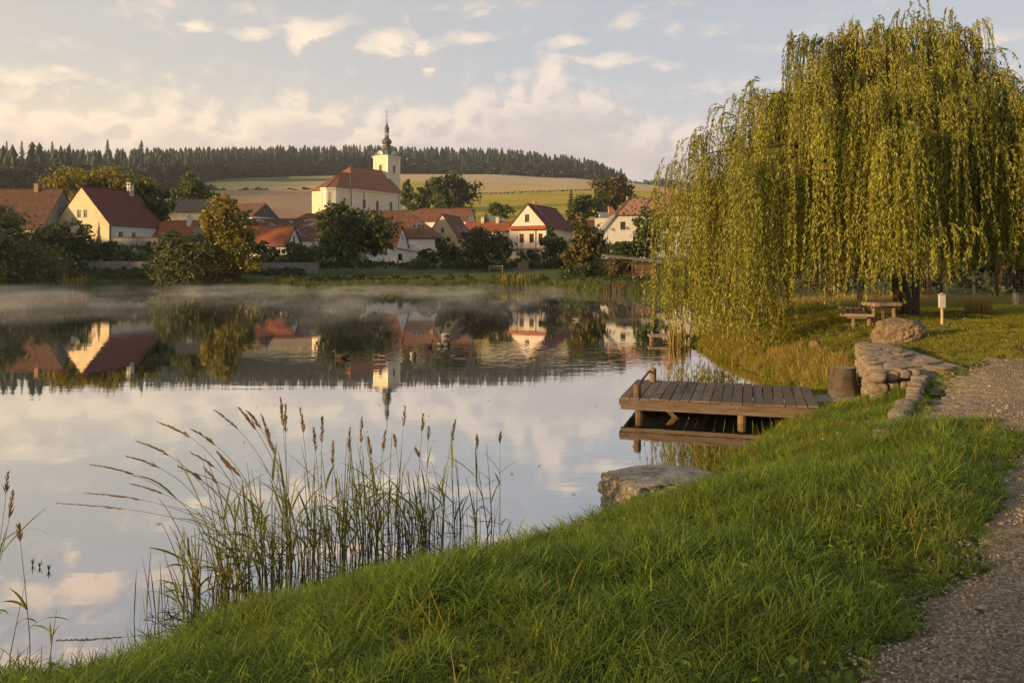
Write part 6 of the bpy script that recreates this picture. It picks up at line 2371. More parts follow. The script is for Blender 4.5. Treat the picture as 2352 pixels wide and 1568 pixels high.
# wire mesh fence behind the lawn
fy = 36.0
fence = empty('mesh_fence', (0, fy, 0), 0, 'rusty wire mesh fence behind the lawn with iron posts', 'fence')
xs_f = [at(p, 680, fy).x for p in (1780, 1900, 2005, 2132, 2290, 2420)]
for i, x_ in enumerate(xs_f):
    z_ = gz(x_, fy)
    mb = MB()
    mb.box(-.05, .05, -.05, .05, -.3, 1.5 + (.35 if i >= 3 else 0))
    o = mb.build('post', MT['rust'], fence)
    o.location = (x_, 0, z_)
    if i:
        xa, za = xs_f[i - 1], gz(xs_f[i - 1], fy)
        mb = MB()
        for k in range(9):
            mb.bar((xa, 0, za + .06 + k * .155), (x_, 0, z_ + .06 + k * .155), .012)
        nn = int((x_ - xa) / .16)
        for k in range(1, nn):
            f = k / nn
            x2, z2 = xa + (x_ - xa) * f, za + (z_ - za) * f
            mb.bar((x2, .01, z2 + .04), (x2, .01, z2 + 1.32), .010)
        mb.build('wire_mesh', MT['wire'], fence)

# ------------------------------------------------------------------ ducks
def duck(px, py, rz, kind, label, k=1.0):
    P_ = wat(px, py)
    t_ = empty('duck', (P_.x, P_.y, 0), rz, label, 'duck', 'ducks swimming on the pond')
    s = .20 * k

    def blob(name, c, r, mat, sub=3, sq=0.0):
        bm_ = bmesh.new()
        bmesh.ops.create_icosphere(bm_, subdivisions=sub, radius=1)
        for v in bm_.verts:
            p = v.co
            taper = 1 - sq * max(0, -p.x)
            v.co = Vector((c[0] + p.x * r[0], c[1] + p.y * r[1] * taper, c[2] + p.z * r[2] * taper + (max(0, -p.x) ** 2) * sq * .06 * k))
        me_ = bpy.data.meshes.new(name)
        bm_.to_mesh(me_)
        bm_.free()
        me_.materials.append(MT[mat])
        me_.polygons.foreach_set('use_smooth', [True] * len(me_.polygons))
        return link(bpy.data.objects.new(name, me_), t_)
    body, head = ('duck_dark', 'duck_dark') if kind == 'hen' else ('duck_grey', 'duck_head')
    blob('body', (0, 0, .045 * k), (s, s * .48, s * .38), body, sq=.55)
    for sd in (-1, 1):
        blob('wing', (-.03 * k, sd * .062 * k, .075 * k), (s * .72, s * .17, s * .24), 'duck_dark' if kind == 'hen' else 'duck_grey', 2, .4)
    blob('tail', (-s * .95, 0, .09 * k), (s * .34, s * .22, s * .10), 'duck_white' if kind != 'hen' else 'duck_dark', 2, .3)
    blob('breast', (s * .62, 0, .055 * k), (s * .38, s * .40, s * .34), 'duck_dark' if kind == 'hen' else 'stump', 2)
    mb_ = MB()
    mb_.tube([(s * .68, 0, .08 * k), (s * .84, 0, .15 * k), (s * .90, 0, .20 * k)], [.045 * k, .032 * k, .032 * k], 8)
    nk = mb_.build('neck', MT[head], t_, smooth=True)
    hd = blob('head', (s * .97, 0, .215 * k), (.052 * k, .040 * k, .042 * k), head, 2)
    mb_ = MB()
    mb_.hexa([(s * .97 + .04 * k, -.014 * k, .195 * k), (s * .97 + .095 * k, -.012 * k, .190 * k), (s * .97 + .095 * k, .012 * k, .190 * k), (s * .97 + .04 * k, .014 * k, .195 * k),
              (s * .97 + .04 * k, -.012 * k, .220 * k), (s * .97 + .095 * k, -.010 * k, .202 * k), (s * .97 + .095 * k, .010 * k, .202 * k), (s * .97 + .04 * k, .012 * k, .220 * k)])
    mb_.build('bill', MT['bill'], hd)
    return t_


for (px, py), rz, kind, lab in zip(DUCKS, (math.radians(185), math.radians(-70), math.radians(10), math.radians(12), math.radians(170), math.radians(15)),
                                   ('hen', 'drake', 'hen', 'drake', 'drake', 'drake'),
                                   ('dark brown duck farthest left, heading left', 'pale bodied duck alone and nearest the viewer', 'dark brown duck in the middle of the group, followed by a drake',
                                    'grey drake with pale flanks leading a long wake', 'dark headed duck swimming behind the group', 'grey drake alone far to the right near the willow')):
    duck(px, py, rz, kind, lab)

# ------------------------------------------------------------------ reeds in the foreground
rr = random.Random(21)
reed_n = 0


def blade(mb_, base, d, length, width, droop, rng, seg=6):
    """leaf strip leaving the stem along d, bending down; returns number of faces"""
    p = Vector(base)
    d = Vector(d).normalized()
    side = d.cross(Vector((0, 0, 1)))
    side = side.normalized() if side.length > .05 else Vector((1, 0, 0))
    side = (side + Vector((rng.uniform(-.4, .4), rng.uniform(-.4, .4), rng.uniform(-.4, .4)))).normalized()
    prev = None
    for i in range(seg + 1):
        f = i / seg
        w_ = width * (math.sin(math.pi * min(1, .18 + f * .82)) ** .8) * .5 + .0006
        cur = (p - side * w_, p + side * w_)
        if prev:
            mb_.poly([prev[0], prev[1], cur[1], cur[0]])
        prev = cur
        d = (d + Vector((0, 0, -droop / seg))).normalized()
        p = p + d * (length / seg)


def reed(base, top, bend, label, plume=1.0, leaves=3, seed=0, leaf_mat='reed_leaf', stem_r=.0036, group='reed stalks with plumes at the near shore'):
    rng = random.Random(seed)
    base, top = Vector(base), Vector(top)
    t_ = empty('reed', base, 0, label, 'reed', group)
    rel = top - base
    H = rel.length
    ctrl = Vector((rel.x * (.5 - bend), rel.y * .4, rel.z * (.55 + max(bend, 0) * .85)))
    N_ = 14
    pts = [2 * (1 - f) * f * ctrl + f * f * rel for f in [i / N_ for i in range(N_ + 1)]]
    mb_ = MB()
    mb_.tube([Vector((0, 0, -.15))] + pts[1:], [stem_r * (1.25 - .85 * i / N_) for i in range(N_ + 1)], 4, caps=False)
    mb_.build('stem', MT['reed_stem'], t_)
    if plume > 0:
        mb_ = MB()
        k0 = N_ * (1 - .20 * plume)
        n_ = int(46 * plume)
        for i in range(n_):
            f = (k0 + (N_ - k0) * i / n_) / N_
            j = min(int(f * N_), N_ - 1)
            p = pts[j].lerp(pts[j + 1], f * N_ - j)
            tg = (pts[j + 1] - pts[j]).normalized()
            e = i / n_
            sp = .036 * (1 - e * .72) * rng.uniform(.4, 1.7)
            a = rng.uniform(0, 6.28)
            q = Vector((math.cos(a), math.sin(a), -.1))
            d_ = (tg * 1.6 + q * .55).normalized()
            w_ = d_.cross(Vector((rng.uniform(-1, 1), rng.uniform(-1, 1), rng.uniform(-1, 1)))).normalized() * .0046
            l_ = sp * 1.5 + .012
            m_p = p + d_ * l_ * .5
            mb_.poly([p, m_p + w_, p + d_ * l_, m_p - w_])
            w2 = d_.cross(w_).normalized() * .0046
            mb_.poly([p, m_p + w2, p + d_ * l_, m_p - w2])
        mb_.build('plume', MT['plume'], t_, rnd=[rng.random() for _ in mb_.f])
    for i in range(leaves):
        f = rng.uniform(.10, .62)
        j = min(int(f * N_), N_ - 1)
        p = pts[j]
        tg = (pts[j + 1] - pts[j]).normalized()
        a = rng.uniform(0, 6.28)
        mb_ = MB()
        d_ = (tg * rng.uniform(.8, 1.9) + Vector((math.cos(a), math.sin(a) * .6, 0))).normalized()
        blade(mb_, p, d_, rng.uniform(.26, .58) * min(1.25, H / 1.3), rng.uniform(.012, .022), rng.uniform(.2, 1.5), rng)
        mb_.build('leaf', MT[leaf_mat], t_, rnd=[rng.uniform(.2, .9)] * len(mb_.f))
    return t_


def base_for(px):
    """a foot for a reed: on the shore line seen at px, a little way out in the water"""
    py = float(np.interp(px, [250, 400, 560, 700, 800, 1000, 1200], [1500, 1428, 1375, 1330, 1300, 1255, 1222])) + rr.uniform(-46, 8)
    return wat(px, py)


feet = [(600, 130, 1155, .42), (585, 200, 1132, .40), (520, 207, 1066, .40), (540, 292, 1048, .36), (560, 318, 1014, .34), (600, 364, 970, .36), (560, 300, 1110, .3), (640, 440, 986, .28), (620, 410, 1070, .22),
        (690, 494, 942, .22), (650, 440, 1040, .2), (700, 550, 938, .2), (690, 568, 944, .22), (700, 600, 952, .05), (672, 645, 914, .04), (660, 655, 930, .03), (720, 690, 938, .05),
        (630, 500, 1040, .15), (610, 470, 1075, .1), (735, 740, 958, 0), (760, 765, 1015, 0), (790, 803, 985, -.02), (815, 832, 960, .02), (850, 886, 990, -.05), (905, 930, 936, -.02),
        (935, 905, 1000, .1), (950, 972, 952, 0), (975, 985, 980, -.02), (1000, 1046, 964, -.05), (1040, 1040, 985, 0), (1095, 1096, 1000, 0), (1148, 1149, 994, 0), (880, 845, 1005, .08), (745, 720, 985, .04),
        (1010, 955, 1030, .08), (700, 610, 990, .08), (655, 520, 1060, .16)]
feet.sort(key=lambda f: f[1])
cnt = {}
for i, (bx_, tx_, ty_, bd) in enumerate(feet):
    b_ = base_for(bx_)
    tp_ = at(tx_, ty_, b_.y + rr.uniform(-.15, .25))
    lab = ('reed with a plume bending out over the water' if tx_ < 450 else
           'upright plumed reed in the middle of the bed' if tx_ < 800 else 'thin plumed reed at the right of the bed')
    cnt[lab] = cnt.get(lab, -1) + 1
    lab = '%s, %s plume from the left there' % (lab, ORD[cnt[lab]])
    reed(b_, tp_, bd, lab, plume=1.0 if tx_ < 900 else .75, leaves=rr.choice((1, 2, 2, 3)), seed=500 + i,
         group='plumed reeds leaning left' if tx_ < 450 else 'plumed reeds in the middle' if tx_ < 800 else 'plumed reeds at the right')
for i in range(165):
    px = rr.uniform(420, 1000) if rr.random() < .7 else rr.triangular(400, 1180, 900)
    b_ = base_for(px)
    hh = rr.uniform(.4, 1.0) * (1.15 if 520 < px < 900 else .9)
    lean = rr.uniform(-.25, .12) * (1.3 if px < 600 else .7)
    reed(b_, b_ + Vector((lean, rr.uniform(-.1, .1), hh)), rr.uniform(-.1, .2), 'leafy green reed without a plume in the near reed bed', plume=0, leaves=rr.choice((2, 3, 4)), seed=700 + i,
         stem_r=.005, group='leafy reeds of the near reed bed')
# dead litter between the stems at the waterline
mb = MB()
rn_l = []
for i in range(300):
    px = rr.uniform(330, 1160)
    b_ = base_for(px) + Vector((rr.uniform(-.08, .08), rr.uniform(-.1, .1), 0))
    k0 = len(mb.f)
    if rr.random() < .6:
        blade(mb, b_, (rr.gauss(0, .18), rr.gauss(0, .12), 1), rr.uniform(.15, .55), rr.uniform(.004, .008), rr.uniform(0, .6), rr, 3)
    else:
        blade(mb, b_ + Vector((0, 0, rr.uniform(.0, .12))), (rr.gauss(0, 1), rr.gauss(0, .6), rr.uniform(-.1, .7)), rr.uniform(.12, .4), rr.uniform(.006, .013), rr.uniform(.3, 1.4), rr, 4)
    rn_l += [rr.random()] * (len(mb.f) - k0)
tag(mb.build('reed_litter', MT['leaf_brown'], rnd=rn_l), 'dark dead stems and leaves at the foot of the near reeds', 'reed litter', kind='stuff')
# the few stalks cut by the left edge of the picture
for i, (bx_, by_, tx_, ty_, bd, pl) in enumerate(((70, 1490, 42, 1208, .05, .8), (-60, 1470, 30, 1130, -.3, 1.0), (-40, 1440, 18, 1085, -.3, .8), (20, 1520, 60, 1330, 0, 0), (-10, 1500, -20, 1300, 0, 0), (110, 1545, 130, 1400, 0, 0))):
    b_ = wat(bx_, by_)
    reed(b_, at(tx_, ty_, b_.y), bd, ('plumed reed bending over the three shoots at the left edge', 'lower of two plumed reeds cut by the left edge', 'upper of two plumed reeds cut by the left edge', 'short leafy reed at the left edge', 'leafy reed cut by the left edge', 'small leafy reed right of the plumed one at the left edge')[i], plume=pl, leaves=3, seed=900 + i, group='reeds at the left edge')
# young shoots floating
for (px, py), wh in zip(((75, 1297), (91, 1302), (112, 1310)), ('left', 'middle', 'right')):
    P = wat(px, py)
    mb = MB()
    for k in range(5):
        a = k * 1.3
        blade(mb, P, (math.cos(a) * .35, math.sin(a) * .35, 1), rr.uniform(.05, .085), .009, .3, rr, 3)
    tag(mb.build('water_plant', MT['leaf_dark'], rnd=[.2] * len(mb.f)), '%s one of three tiny dark shoots standing out of the open water' % wh, 'water plant', 'shoots in the open water')

# golden reed tuft by the old landing
def tuft(name, label, cx_, cy_, cz_, n_, h, spread, mat, seed, lean=.12, width=.014):
    rng = random.Random(seed)
    mb_ = MB()
    rn_ = []
    for i in range(n_):
        a, r_ = rng.uniform(0, 6.28), spread * math.sqrt(rng.random())
        k0 = len(mb_.f)
        blade(mb_, (cx_ + r_ * math.cos(a), cy_ + r_ * math.sin(a), cz_ - .05), (rng.gauss(0, lean), rng.gauss(0, lean), 1), h * rng.uniform(.55, 1.1), width * rng.uniform(.7, 1.3), rng.uniform(0, .5), rng, 5)
        rn_ += [rng.random()] * (len(mb_.f) - k0)
    o_ = mb_.build(name, MT[mat], rnd=rn_)
    return tag(o_, label, 'grass')


P = wat(1562, 790)
tuft('reed_tuft', 'tuft of golden reeds standing in the water below the willow', P.x, P.y, 0, 90, .85, .42, 'reed_gold', 31, .09, .03)
P = at(2247, 722, 27)
tuft('dry_grass_tuft', 'tuft of tall dry golden grass before the wire fence', P.x, P.y, gz(P.x, P.y), 260, .55, .42, 'dry_grass', 32, .12, .016)
P = at(1195, 650, 97.6)
tuft('tall_weeds', 'clump of tall golden weeds on the far bank below the bench', P.x, P.y,   .25, 520, 1.55, 2.8, 'weed_gold', 33, .14, .09)
P = at(1440, 676, 83)
tuft('brown_reeds', 'brown reeds on the far shore in front of the board shed', P.x, P.y + .6, .05, 420, 1.3, 2.6, 'leaf_brown', 34, .14, .07)
P = at(168, 664, 97.5)
tuft('dry_stalks', 'pale dry stalks at the water left of the concrete wall', P.x, P.y, .1, 60, 2.1, 1.6, 'dry_grass', 35, .22, .07)

# ------------------------------------------------------------------ grass: clumps scattered with geometry nodes
def clump_mesh(name, mat, n_, rad, h, w, curve, seed, seg=4):
    rng = np.random.default_rng(seed)
    V_l, F_l, R_l = [], [], []
    for i in range(n_):
        a = rng.uniform(0, 6.283)
        r_ = rad * math.sqrt(rng.random())
        b_ = np.array([r_ * math.cos(a), r_ * math.sin(a), -.015])
        az_ = rng.uniform(0, 6.283)
        d = np.array([math.cos(az_) * rng.uniform(.05, .5), math.sin(az_) * rng.uniform(.05, .5), 1.0])
        d /= np.linalg.norm(d)
        sa = az_ + math.pi / 2 + rng.uniform(-.6, .6)
        sd = np.array([math.cos(sa), math.sin(sa), 0])
        hh = h * rng.uniform(.45, 1.15)
        ww = w * rng.uniform(.7, 1.3)
        cv = curve * rng.uniform(.3, 1.6)
        p = b_
        k0 = sum(len(x) for x in V_l)
        vs = []
        for s in range(seg):
            f = s / seg
            wd = ww * (1 - f * .72) * .5
            vs += [p - sd * wd, p + sd * wd]
            d = d + np.array([math.cos(az_) * cv / seg, math.sin(az_) * cv / seg, -cv * .55 / seg * f * 2])
            d /= np.linalg.norm(d)
            p = p + d * hh / seg
        vs.append(p)
        V_l.append(np.array(vs))
        for s in range(seg - 1):
            F_l += [[k0 + 2 * s, k0 + 2 * s + 1, k0 + 2 * s + 3], [k0 + 2 * s, k0 + 2 * s + 3, k0 + 2 * s + 2]]
            R_l += [0] * 2
        F_l.append([k0 + 2 * seg - 2, k0 + 2 * seg - 1, k0 + 2 * seg])
        R_l.append(0)
        v = rng.uniform(0, 1) ** 1.2
        R_l[-(2 * seg - 1):] = [v] * (2 * seg - 1)
    return np_mesh(name, np.concatenate(V_l), np.array(F_l), MT[mat], attrs={'rnd': R_l})


def scatter(name, protos, P_, scale, rng, tilt=.15, aspect=None):
    """one object: points carrying rotation, scale and index; the clumps are placed on them by a node group"""
    col = bpy.data.collections.new(name + '_clumps')
    for i, me in enumerate(protos):
        col.objects.link(bpy.data.objects.new('%s_clump' % name, me))
    n_ = len(P_)
    me = bpy.data.meshes.new(name)
    me.vertices.add(n_)
    me.vertices.foreach_set('co', np.asarray(P_, np.float32).ravel())
    rot = np.stack([rng.normal(0, tilt, n_), rng.normal(0, tilt, n_), rng.uniform(0, 6.283, n_)], 1).astype(np.float32)
    me.attributes.new('rot', 'FLOAT_VECTOR', 'POINT').data.foreach_set('vector', rot.ravel())
    s3 = np.stack([scale, scale, scale if aspect is None else scale * aspect], 1).astype(np.float32)
    me.attributes.new('scl', 'FLOAT_VECTOR', 'POINT').data.foreach_set('vector', s3.ravel())
    me.attributes.new('idx', 'INT', 'POINT').data.foreach_set('value', rng.integers(0, len(protos), n_).astype(np.int32))
    o_ = link(bpy.data.objects.new(name, me))
    g = bpy.data.node_groups.new(name + '_scatter', 'GeometryNodeTree')
    g.interface.new_socket('Geometry', in_out='INPUT', socket_type='NodeSocketGeometry')
    g.interface.new_socket('Geometry', in_out='OUTPUT', socket_type='NodeSocketGeometry')
    gi, go = g.nodes.new('NodeGroupInput'), g.nodes.new('NodeGroupOutput')
    m2p = g.nodes.new('GeometryNodeMeshToPoints')
    ci = g.nodes.new('GeometryNodeCollectionInfo')
    ci.inputs['Collection'].default_value = col
    ci.inputs['Separate Children'].default_value = True
    ci.inputs['Reset Children'].default_value = True
    iop = g.nodes.new('GeometryNodeInstanceOnPoints')
    iop.inputs['Pick Instance'].default_value = True

    def attr(nm, ty):
        a_ = g.nodes.new('GeometryNodeInputNamedAttribute')
        a_.data_type = ty
        a_.inputs['Name'].default_value = nm
        return a_.outputs[0]
    g.links.new(gi.outputs[0], m2p.inputs[0])
    g.links.new(m2p.outputs[0], iop.inputs['Points'])
    g.links.new(ci.outputs[0], iop.inputs['Instance'])
    g.links.new(attr('idx', 'INT'), iop.inputs['Instance Index'])
    e2r = g.nodes.new('FunctionNodeEulerToRotation')
    g.links.new(attr('rot', 'FLOAT_VECTOR'), e2r.inputs[0])
    g.links.new(e2r.outputs[0], iop.inputs['Rotation'])
    g.links.new(attr('scl', 'FLOAT_VECTOR'), iop.inputs['Scale'])
    g.links.new(iop.outputs[0], go.inputs[0])
    md = o_.modifiers.new('scatter', 'NODES')
    md.node_group = g
    return o_


rgn = np.random.default_rng(55)


def points(x0, x1, y0, y1, n_, margin=2.5):
    x = rgn.uniform(x0, x1, n_)
    y = rgn.uniform(y0, y1, n_)
    vis = np.abs(x) < (y * .66 + margin)
    return x[vis], y[vis]


def keep_off(x, y):
    d = pond_dist(x, y)
    pdd = poly_dist(PATH, x, y) + vnoise(x, y, 0.7, 8) * 0.16 + vnoise(x, y, 0.25, 9) * 0.08
    ok = d > 0.03
    # footing, stump, slab, wall top, stones
    ok &= ~((np.abs(x - 6.05) < .62) & (np.abs(y - 14.85) < .5))
    ok &= np.hypot((x - 1.72) / .80, (y - 8.85) / .72) > 1
    ok &= np.hypot((x - 9.15) / .72, (y - 18.75) / .5) > 1
    wl = poly_dist([(7.6, 17.25), (6.0, 13.05), (6.75, 13.05), (7.6, 13.4), (8.0, 15.0), (8.25, 17.2)], x, y)
    ok &= wl > .05
    return d, pdd, ok


lush = [clump_mesh('lush', 'grass', 40, .09, .20 + .02 * (i % 3), .0075, 1.5 + .25 * (i % 4), 10 + i, 5) for i in range(9)]
lush_s = [clump_mesh('lush_small', 'grass', 34, .085, .10, .006, 1.0, 30 + i) for i in range(4)]
# foreground
x, y = points(-9, 7.5, 2.2, 13.5, 46000)
d, pdd, ok = keep_off(x, y)
patch = vnoise(x, y, .55, 21) * .5 + vnoise(x, y, .2, 22) * .3
ok &= (pdd > -.12 + .22 * patch) & (rgn.uniform(0, 1, len(x)) < np.clip(1.0 - (y - 8) / 14, .45, 1))
x, y, d, pdd, patch = x[ok], y[ok], d[ok], pdd[ok], patch[ok]
sc_ = np.clip(.92 + .85 * patch, .35, 1.9) * np.clip(.5 + pdd * 1.1, .38, 1.0) * rgn.uniform(.8, 1.2, len(x))
o = scatter('grass', lush, np.stack([x, y, ground_h(x, y)], 1), sc_, rgn)
tag(o, 'lush green grass on the near bank', 'grass', kind='stuff')
# right side and peninsula: shorter turf
lawn = [clump_mesh('lawn', 'lawn', 40, .14, .105, .008, .9, 50 + i) for i in range(6)]
x, y = points(1.5, 30, 8, 40, 62000, 3)
d, pdd, ok = keep_off(x, y)
patch = vnoise(x, y, .8, 31) * .5 + vnoise(x, y, .3, 32) * .3
near_line = (x - 3.97) - (y - 8.5) * .6
ok &= (pdd > -.06 + .2 * patch) & (y > 8.5)
x, y, d, pdd, patch = x[ok], y[ok], d[ok], pdd[ok], patch[ok]
shore = np.clip(1.8 - d, 0, 1.3)
sc_ = np.clip(.75 + .4 * patch + .7 * shore, .4, 2.1) * np.clip(.55 + pdd, .4, 1) * rgn.uniform(.8, 1.2, len(x)) * np.where(y > 22, 1.25, 1)
o = scatter('lawn_grass', lawn, np.stack([x, y, ground_h(x, y)], 1), sc_, rgn)
tag(o, 'sunlit turf on the peninsula and around the path', 'grass', kind='stuff')
# yellow-dry tall grass on the edges of the peninsula and by the fence
dry = [clump_mesh('dry', 'dry_grass', 30, .10, .26, .007, .8, 70 + i) for i in range(5)]
x, y = points(5.5, 28, 15, 37, 26000, 3)
d, pdd, ok = keep_off(x, y)
patch = vnoise(x, y, 1.3, 41)
want = np.clip(1.3 - np.abs(d - .6) * 1.0, 0, 1.2) * (y > 17.5) + .35 * (patch > .38) * (d < 3.4) * (y > 17) + .8 * np.clip((y - 31.5) / 2.5, 0, 1)
ok &= (pdd > .25) & (rgn.uniform(0, 1, len(x)) < want * .55)
x, y = x[ok], y[ok]
o = scatter('dry_grass', dry, np.stack([x, y, ground_h(x, y)], 1), rgn.uniform(.6, 1.3, len(x)) * np.where(y > 30, 1.5, np.where(pond_dist(x, y) < 1.3, 1.5, .9)), rgn)
tag(o, 'dry golden grass along the edge of the peninsula and the fence', 'grass', kind='stuff')
# straw-dry blades mixed into the near bank and along the water
x, y = points(-6, 6.5, 3, 14, 9000)
d, pdd, ok = keep_off(x, y)
patch = vnoise(x, y, .7, 51)
want = .22 + .25 * (patch > .25) + .75 * (np.abs(pdd - .45) < .45) * (y < 8.5) + .35 * (d < .35) * (x > -1)
ok &= (pdd > .03) & (rgn.uniform(0, 1, len(x)) < want * .5)
x, y = x[ok], y[ok]
dry2 = [clump_mesh('straw', 'dry_grass', 9, .09, .22, .0045, .9, 90 + i) for i in range(4)]
o = scatter('straw', dry2, np.stack([x, y, ground_h(x, y)], 1), rgn.uniform(.5, 1.15, len(x)), rgn, .25)
tag(o, 'dry straw blades among the near grass', 'grass', kind='stuff')
# broad-leaved weeds between the grass
wd = []
for i in range(5):
    rq = random.Random(170 + i)
    mb = MB()
    for k in range(9):
        a = rq.uniform(0, 6.28)
        l_, w_ = rq.uniform(.022, .05), rq.uniform(.013, .024)
        d_ = Vector((math.cos(a), math.sin(a), rq.uniform(.15, .9))).normalized()
        s_ = Vector((-math.sin(a), math.cos(a), rq.uniform(-.3, .3))) * w_ / 2
        st_ = Vector((rq.uniform(-.05, .05), rq.uniform(-.05, .05), rq.uniform(.03, .12)))
        mb.poly([st_, st_ + d_ * l_ * .45 + s_, st_ + d_ * l_ + Vector((0, 0, -.01)), st_ + d_ * l_ * .45 - s_])
        mb.poly([st_ * .0, st_ * .0 + Vector((.003, 0, 0)), st_])
    wd.append(mb.mesh('broadleaf', MT['grass'], rnd=[rq.uniform(.3, 1) for _ in mb.f]))
x, y = points(-6, 9, 2.6, 15, 9000)
d, pdd, ok = keep_off(x, y)
pw_ = vnoise(x, y, .9, 55) + .8 * (np.abs(pdd - .35) < .35)
ok &= (pdd > -.02) & (d > .3) & (rgn.uniform(0, 1, len(x)) < np.clip(pw_, 0, 1) * .5)
x, y = x[ok], y[ok]
o = scatter('ground_weeds', wd, np.stack([x, y, ground_h(x, y)], 1), rgn.uniform(.6, 1.4, len(x)), rgn, .2)
tag(o, 'small broad leaved weeds among the near grass', 'weeds', kind='stuff')
# taller blades fringing the near water
edge = [clump_mesh('sedge', 'grass', 16, .09, .42, .0075, .7, 110 + i) for i in range(4)]
x, y = points(-6, 6.5, 4, 15.5, 16000)
d, pdd, ok = keep_off(x, y)
ok &= (d < .4) & (d > -.12) & (rgn.uniform(0, 1, len(x)) < .33 * (vnoise(x, y, .5, 61) > -.2))
x, y = x[ok], y[ok]
o = scatter('sedge', edge, np.stack([x, y, np.maximum(ground_h(x, y), -.05)], 1), rgn.uniform(.4, 1.15, len(x)), rgn)
tag(o, 'tall sedge blades along the near waterline', 'grass', kind='stuff')
# clover heads
pet = []
for i in range(2):
    bm = bmesh.new()
    bmesh.ops.create_icosphere(bm, subdivisions=1, radius=.008)
    bmesh.ops.translate(bm, verts=bm.verts, vec=(0, 0, .10))
    me = bpy.data.meshes.new('clover')
    bm.to_mesh(me)
    bm.free()
    me.materials.append(MT['petal'])
    pet.append(me)
x, y = points(2.5, 20, 7.5, 26, 2600, 2)
d, pdd, ok = keep_off(x, y)
ok &= (pdd > .1) & (d > 1.2) & (vnoise(x, y, 1.1, 71) > .1) & (x > 3.2)
x, y = x[ok], y[ok]
o = scatter('clover_flowers', pet, np.stack([x, y, ground_h(x, y)], 1), rgn.uniform(.6, 1.2, len(x)), rgn, .2)
tag(o, 'white clover heads scattered in the lawn by the path', 'flowers', kind='stuff')
# loose stones on the path
peb = []
for i in range(4):
    peb.append(rock_mesh('pebble', 60 + i, .013, .011, .008, 1, .2, 1.2, mat='wall_stone', boxy=.3))
y = 1.9 + 13.6 * rgn.uniform(0, 1, 60000) ** 1.9
x = rgn.uniform(.8, 1.0, 60000) * 0 + rgn.uniform(0.06, .70, 60000) * (y + 1.2) + .3
pdd = poly_dist(PATH, x, y) + vnoise(x, y, 0.7, 8) * 0.16
ok = (pdd < .15) & (np.abs(x) < y * .66 + 1.5) & (vnoise(x, y, .8, 81) > -.7)
x, y = x[ok], y[ok]
o = scatter('path_pebbles', peb, np.stack([x, y, ground_h(x, y) + .014], 1), rgn.uniform(.3, 1.0, len(x)) ** 1.6, rgn, .3)
tag(o, 'loose gravel stones on the path', 'gravel', kind='stuff')
# fallen leaves and bigger stones on the path
pl_ = []
for i in range(3):
    mb = MB()
    mb.poly([(-.03, 0, .004), (-.005, -.016, .010), (.032, 0, .003), (.0, .015, .007)])
    pl_.append(mb.mesh('fallen_leaf', MT['leaf_yellow'] if i else MT['leaf_brown'], rnd=[.25 * i]))
x = rgn.uniform(.8, 13, 1500)
y = rgn.uniform(2.0, 15.5, 1500)
pdd = poly_dist(PATH, x, y)
ok = (np.abs(pdd + .2) < .55) & (np.abs(x) < y * .66 + 1.5)
x, y = x[ok], y[ok]
o = scatter('fallen_leaves', pl_, np.stack([x, y, ground_h(x, y) + .018], 1), rgn.uniform(.5, 1.2, len(x)), rgn, .25)
tag(o, 'fallen leaves along the edge of the path', 'leaves', kind='stuff')
x = rgn.uniform(.8, 13, 900)
y = rgn.uniform(2.0, 15.5, 900)
pdd = poly_dist(PATH, x, y)
ok = (pdd < .1) & (np.abs(x) < y * .66 + 1.5) & (rgn.uniform(0, 1, 900) < np.clip(1.2 - np.abs(pdd) * .8, .15, 1))
x, y = x[ok], y[ok]
o = scatter('path_stones', peb, np.stack([x, y, ground_h(x, y) + .014], 1), rgn.uniform(1.0, 2.6, len(x)), rgn, .3)
tag(o, 'bigger loose stones on the path', 'gravel', kind='stuff')
# far bank: tall grass at the waterline, hedge-like edge of the lawn
farg = [clump_mesh('far_tall', 'far_grass', 40, .55, 1.05, .05, .7, 130 + i, 3) for i in range(5)]
n_ = 9000
x = rgn.uniform(-75, 16, n_)
y = rgn.uniform(74, 104, n_)
d = pond_dist(x, y)
ok = (d > -.25) & (d < 2.4 + vnoise(x, y, 6, 91) * .9) & (y > 70)
x, y, d = x[ok], y[ok], d[ok]
o = scatter('bank_grass', farg, np.stack([x, y, np.maximum(ground_h(x, y), 0)], 1), rgn.uniform(.45, 1.0, len(x)) * (1.0 + .3 * vnoise(x, y, 5, 92)), rgn)
tag(o, 'tall grass along the far waterline', 'grass', kind='stuff')
weed = [np_mesh('weed', *crown_leaves(np.random.default_rng(140 + i), [(0, 0, .35, .55, .5, .42)], 150, .11)[:2], MT['leaf_dark'], attrs={'rnd': rgn.uniform(0, 1, 150)[:len(crown_leaves(np.random.default_rng(140 + i), [(0, 0, .35, .55, .5, .42)], 150, .11)[1])]}) for i in range(3)]
n_ = 5200
x = rgn.uniform(-72, 18, n_)
y = rgn.uniform(76, 128, n_)
d = pond_dist(x, y)
pxx = CX + F * x / y
lawn_part = (pxx > 700) & (pxx < 1330)
want = np.where(lawn_part, (d > 2.2) & (d < 4.0) | ((y > 121) & (vnoise(x, y, 4, 93) > -.3)), (d > 1.8) & (vnoise(x, y, 4, 93) > -.2) & (y > 96) | (pxx > 1330) & (d > 1))
ok = want & (d > 0)
x, y = x[ok], y[ok]
o = scatter('weeds', weed, np.stack([x, y, ground_h(x, y)], 1), rgn.uniform(.6, 1.5, len(x)), rgn)
tag(o, 'dark weeds and nettles along the far bank and garden edges', 'weeds', kind='stuff')

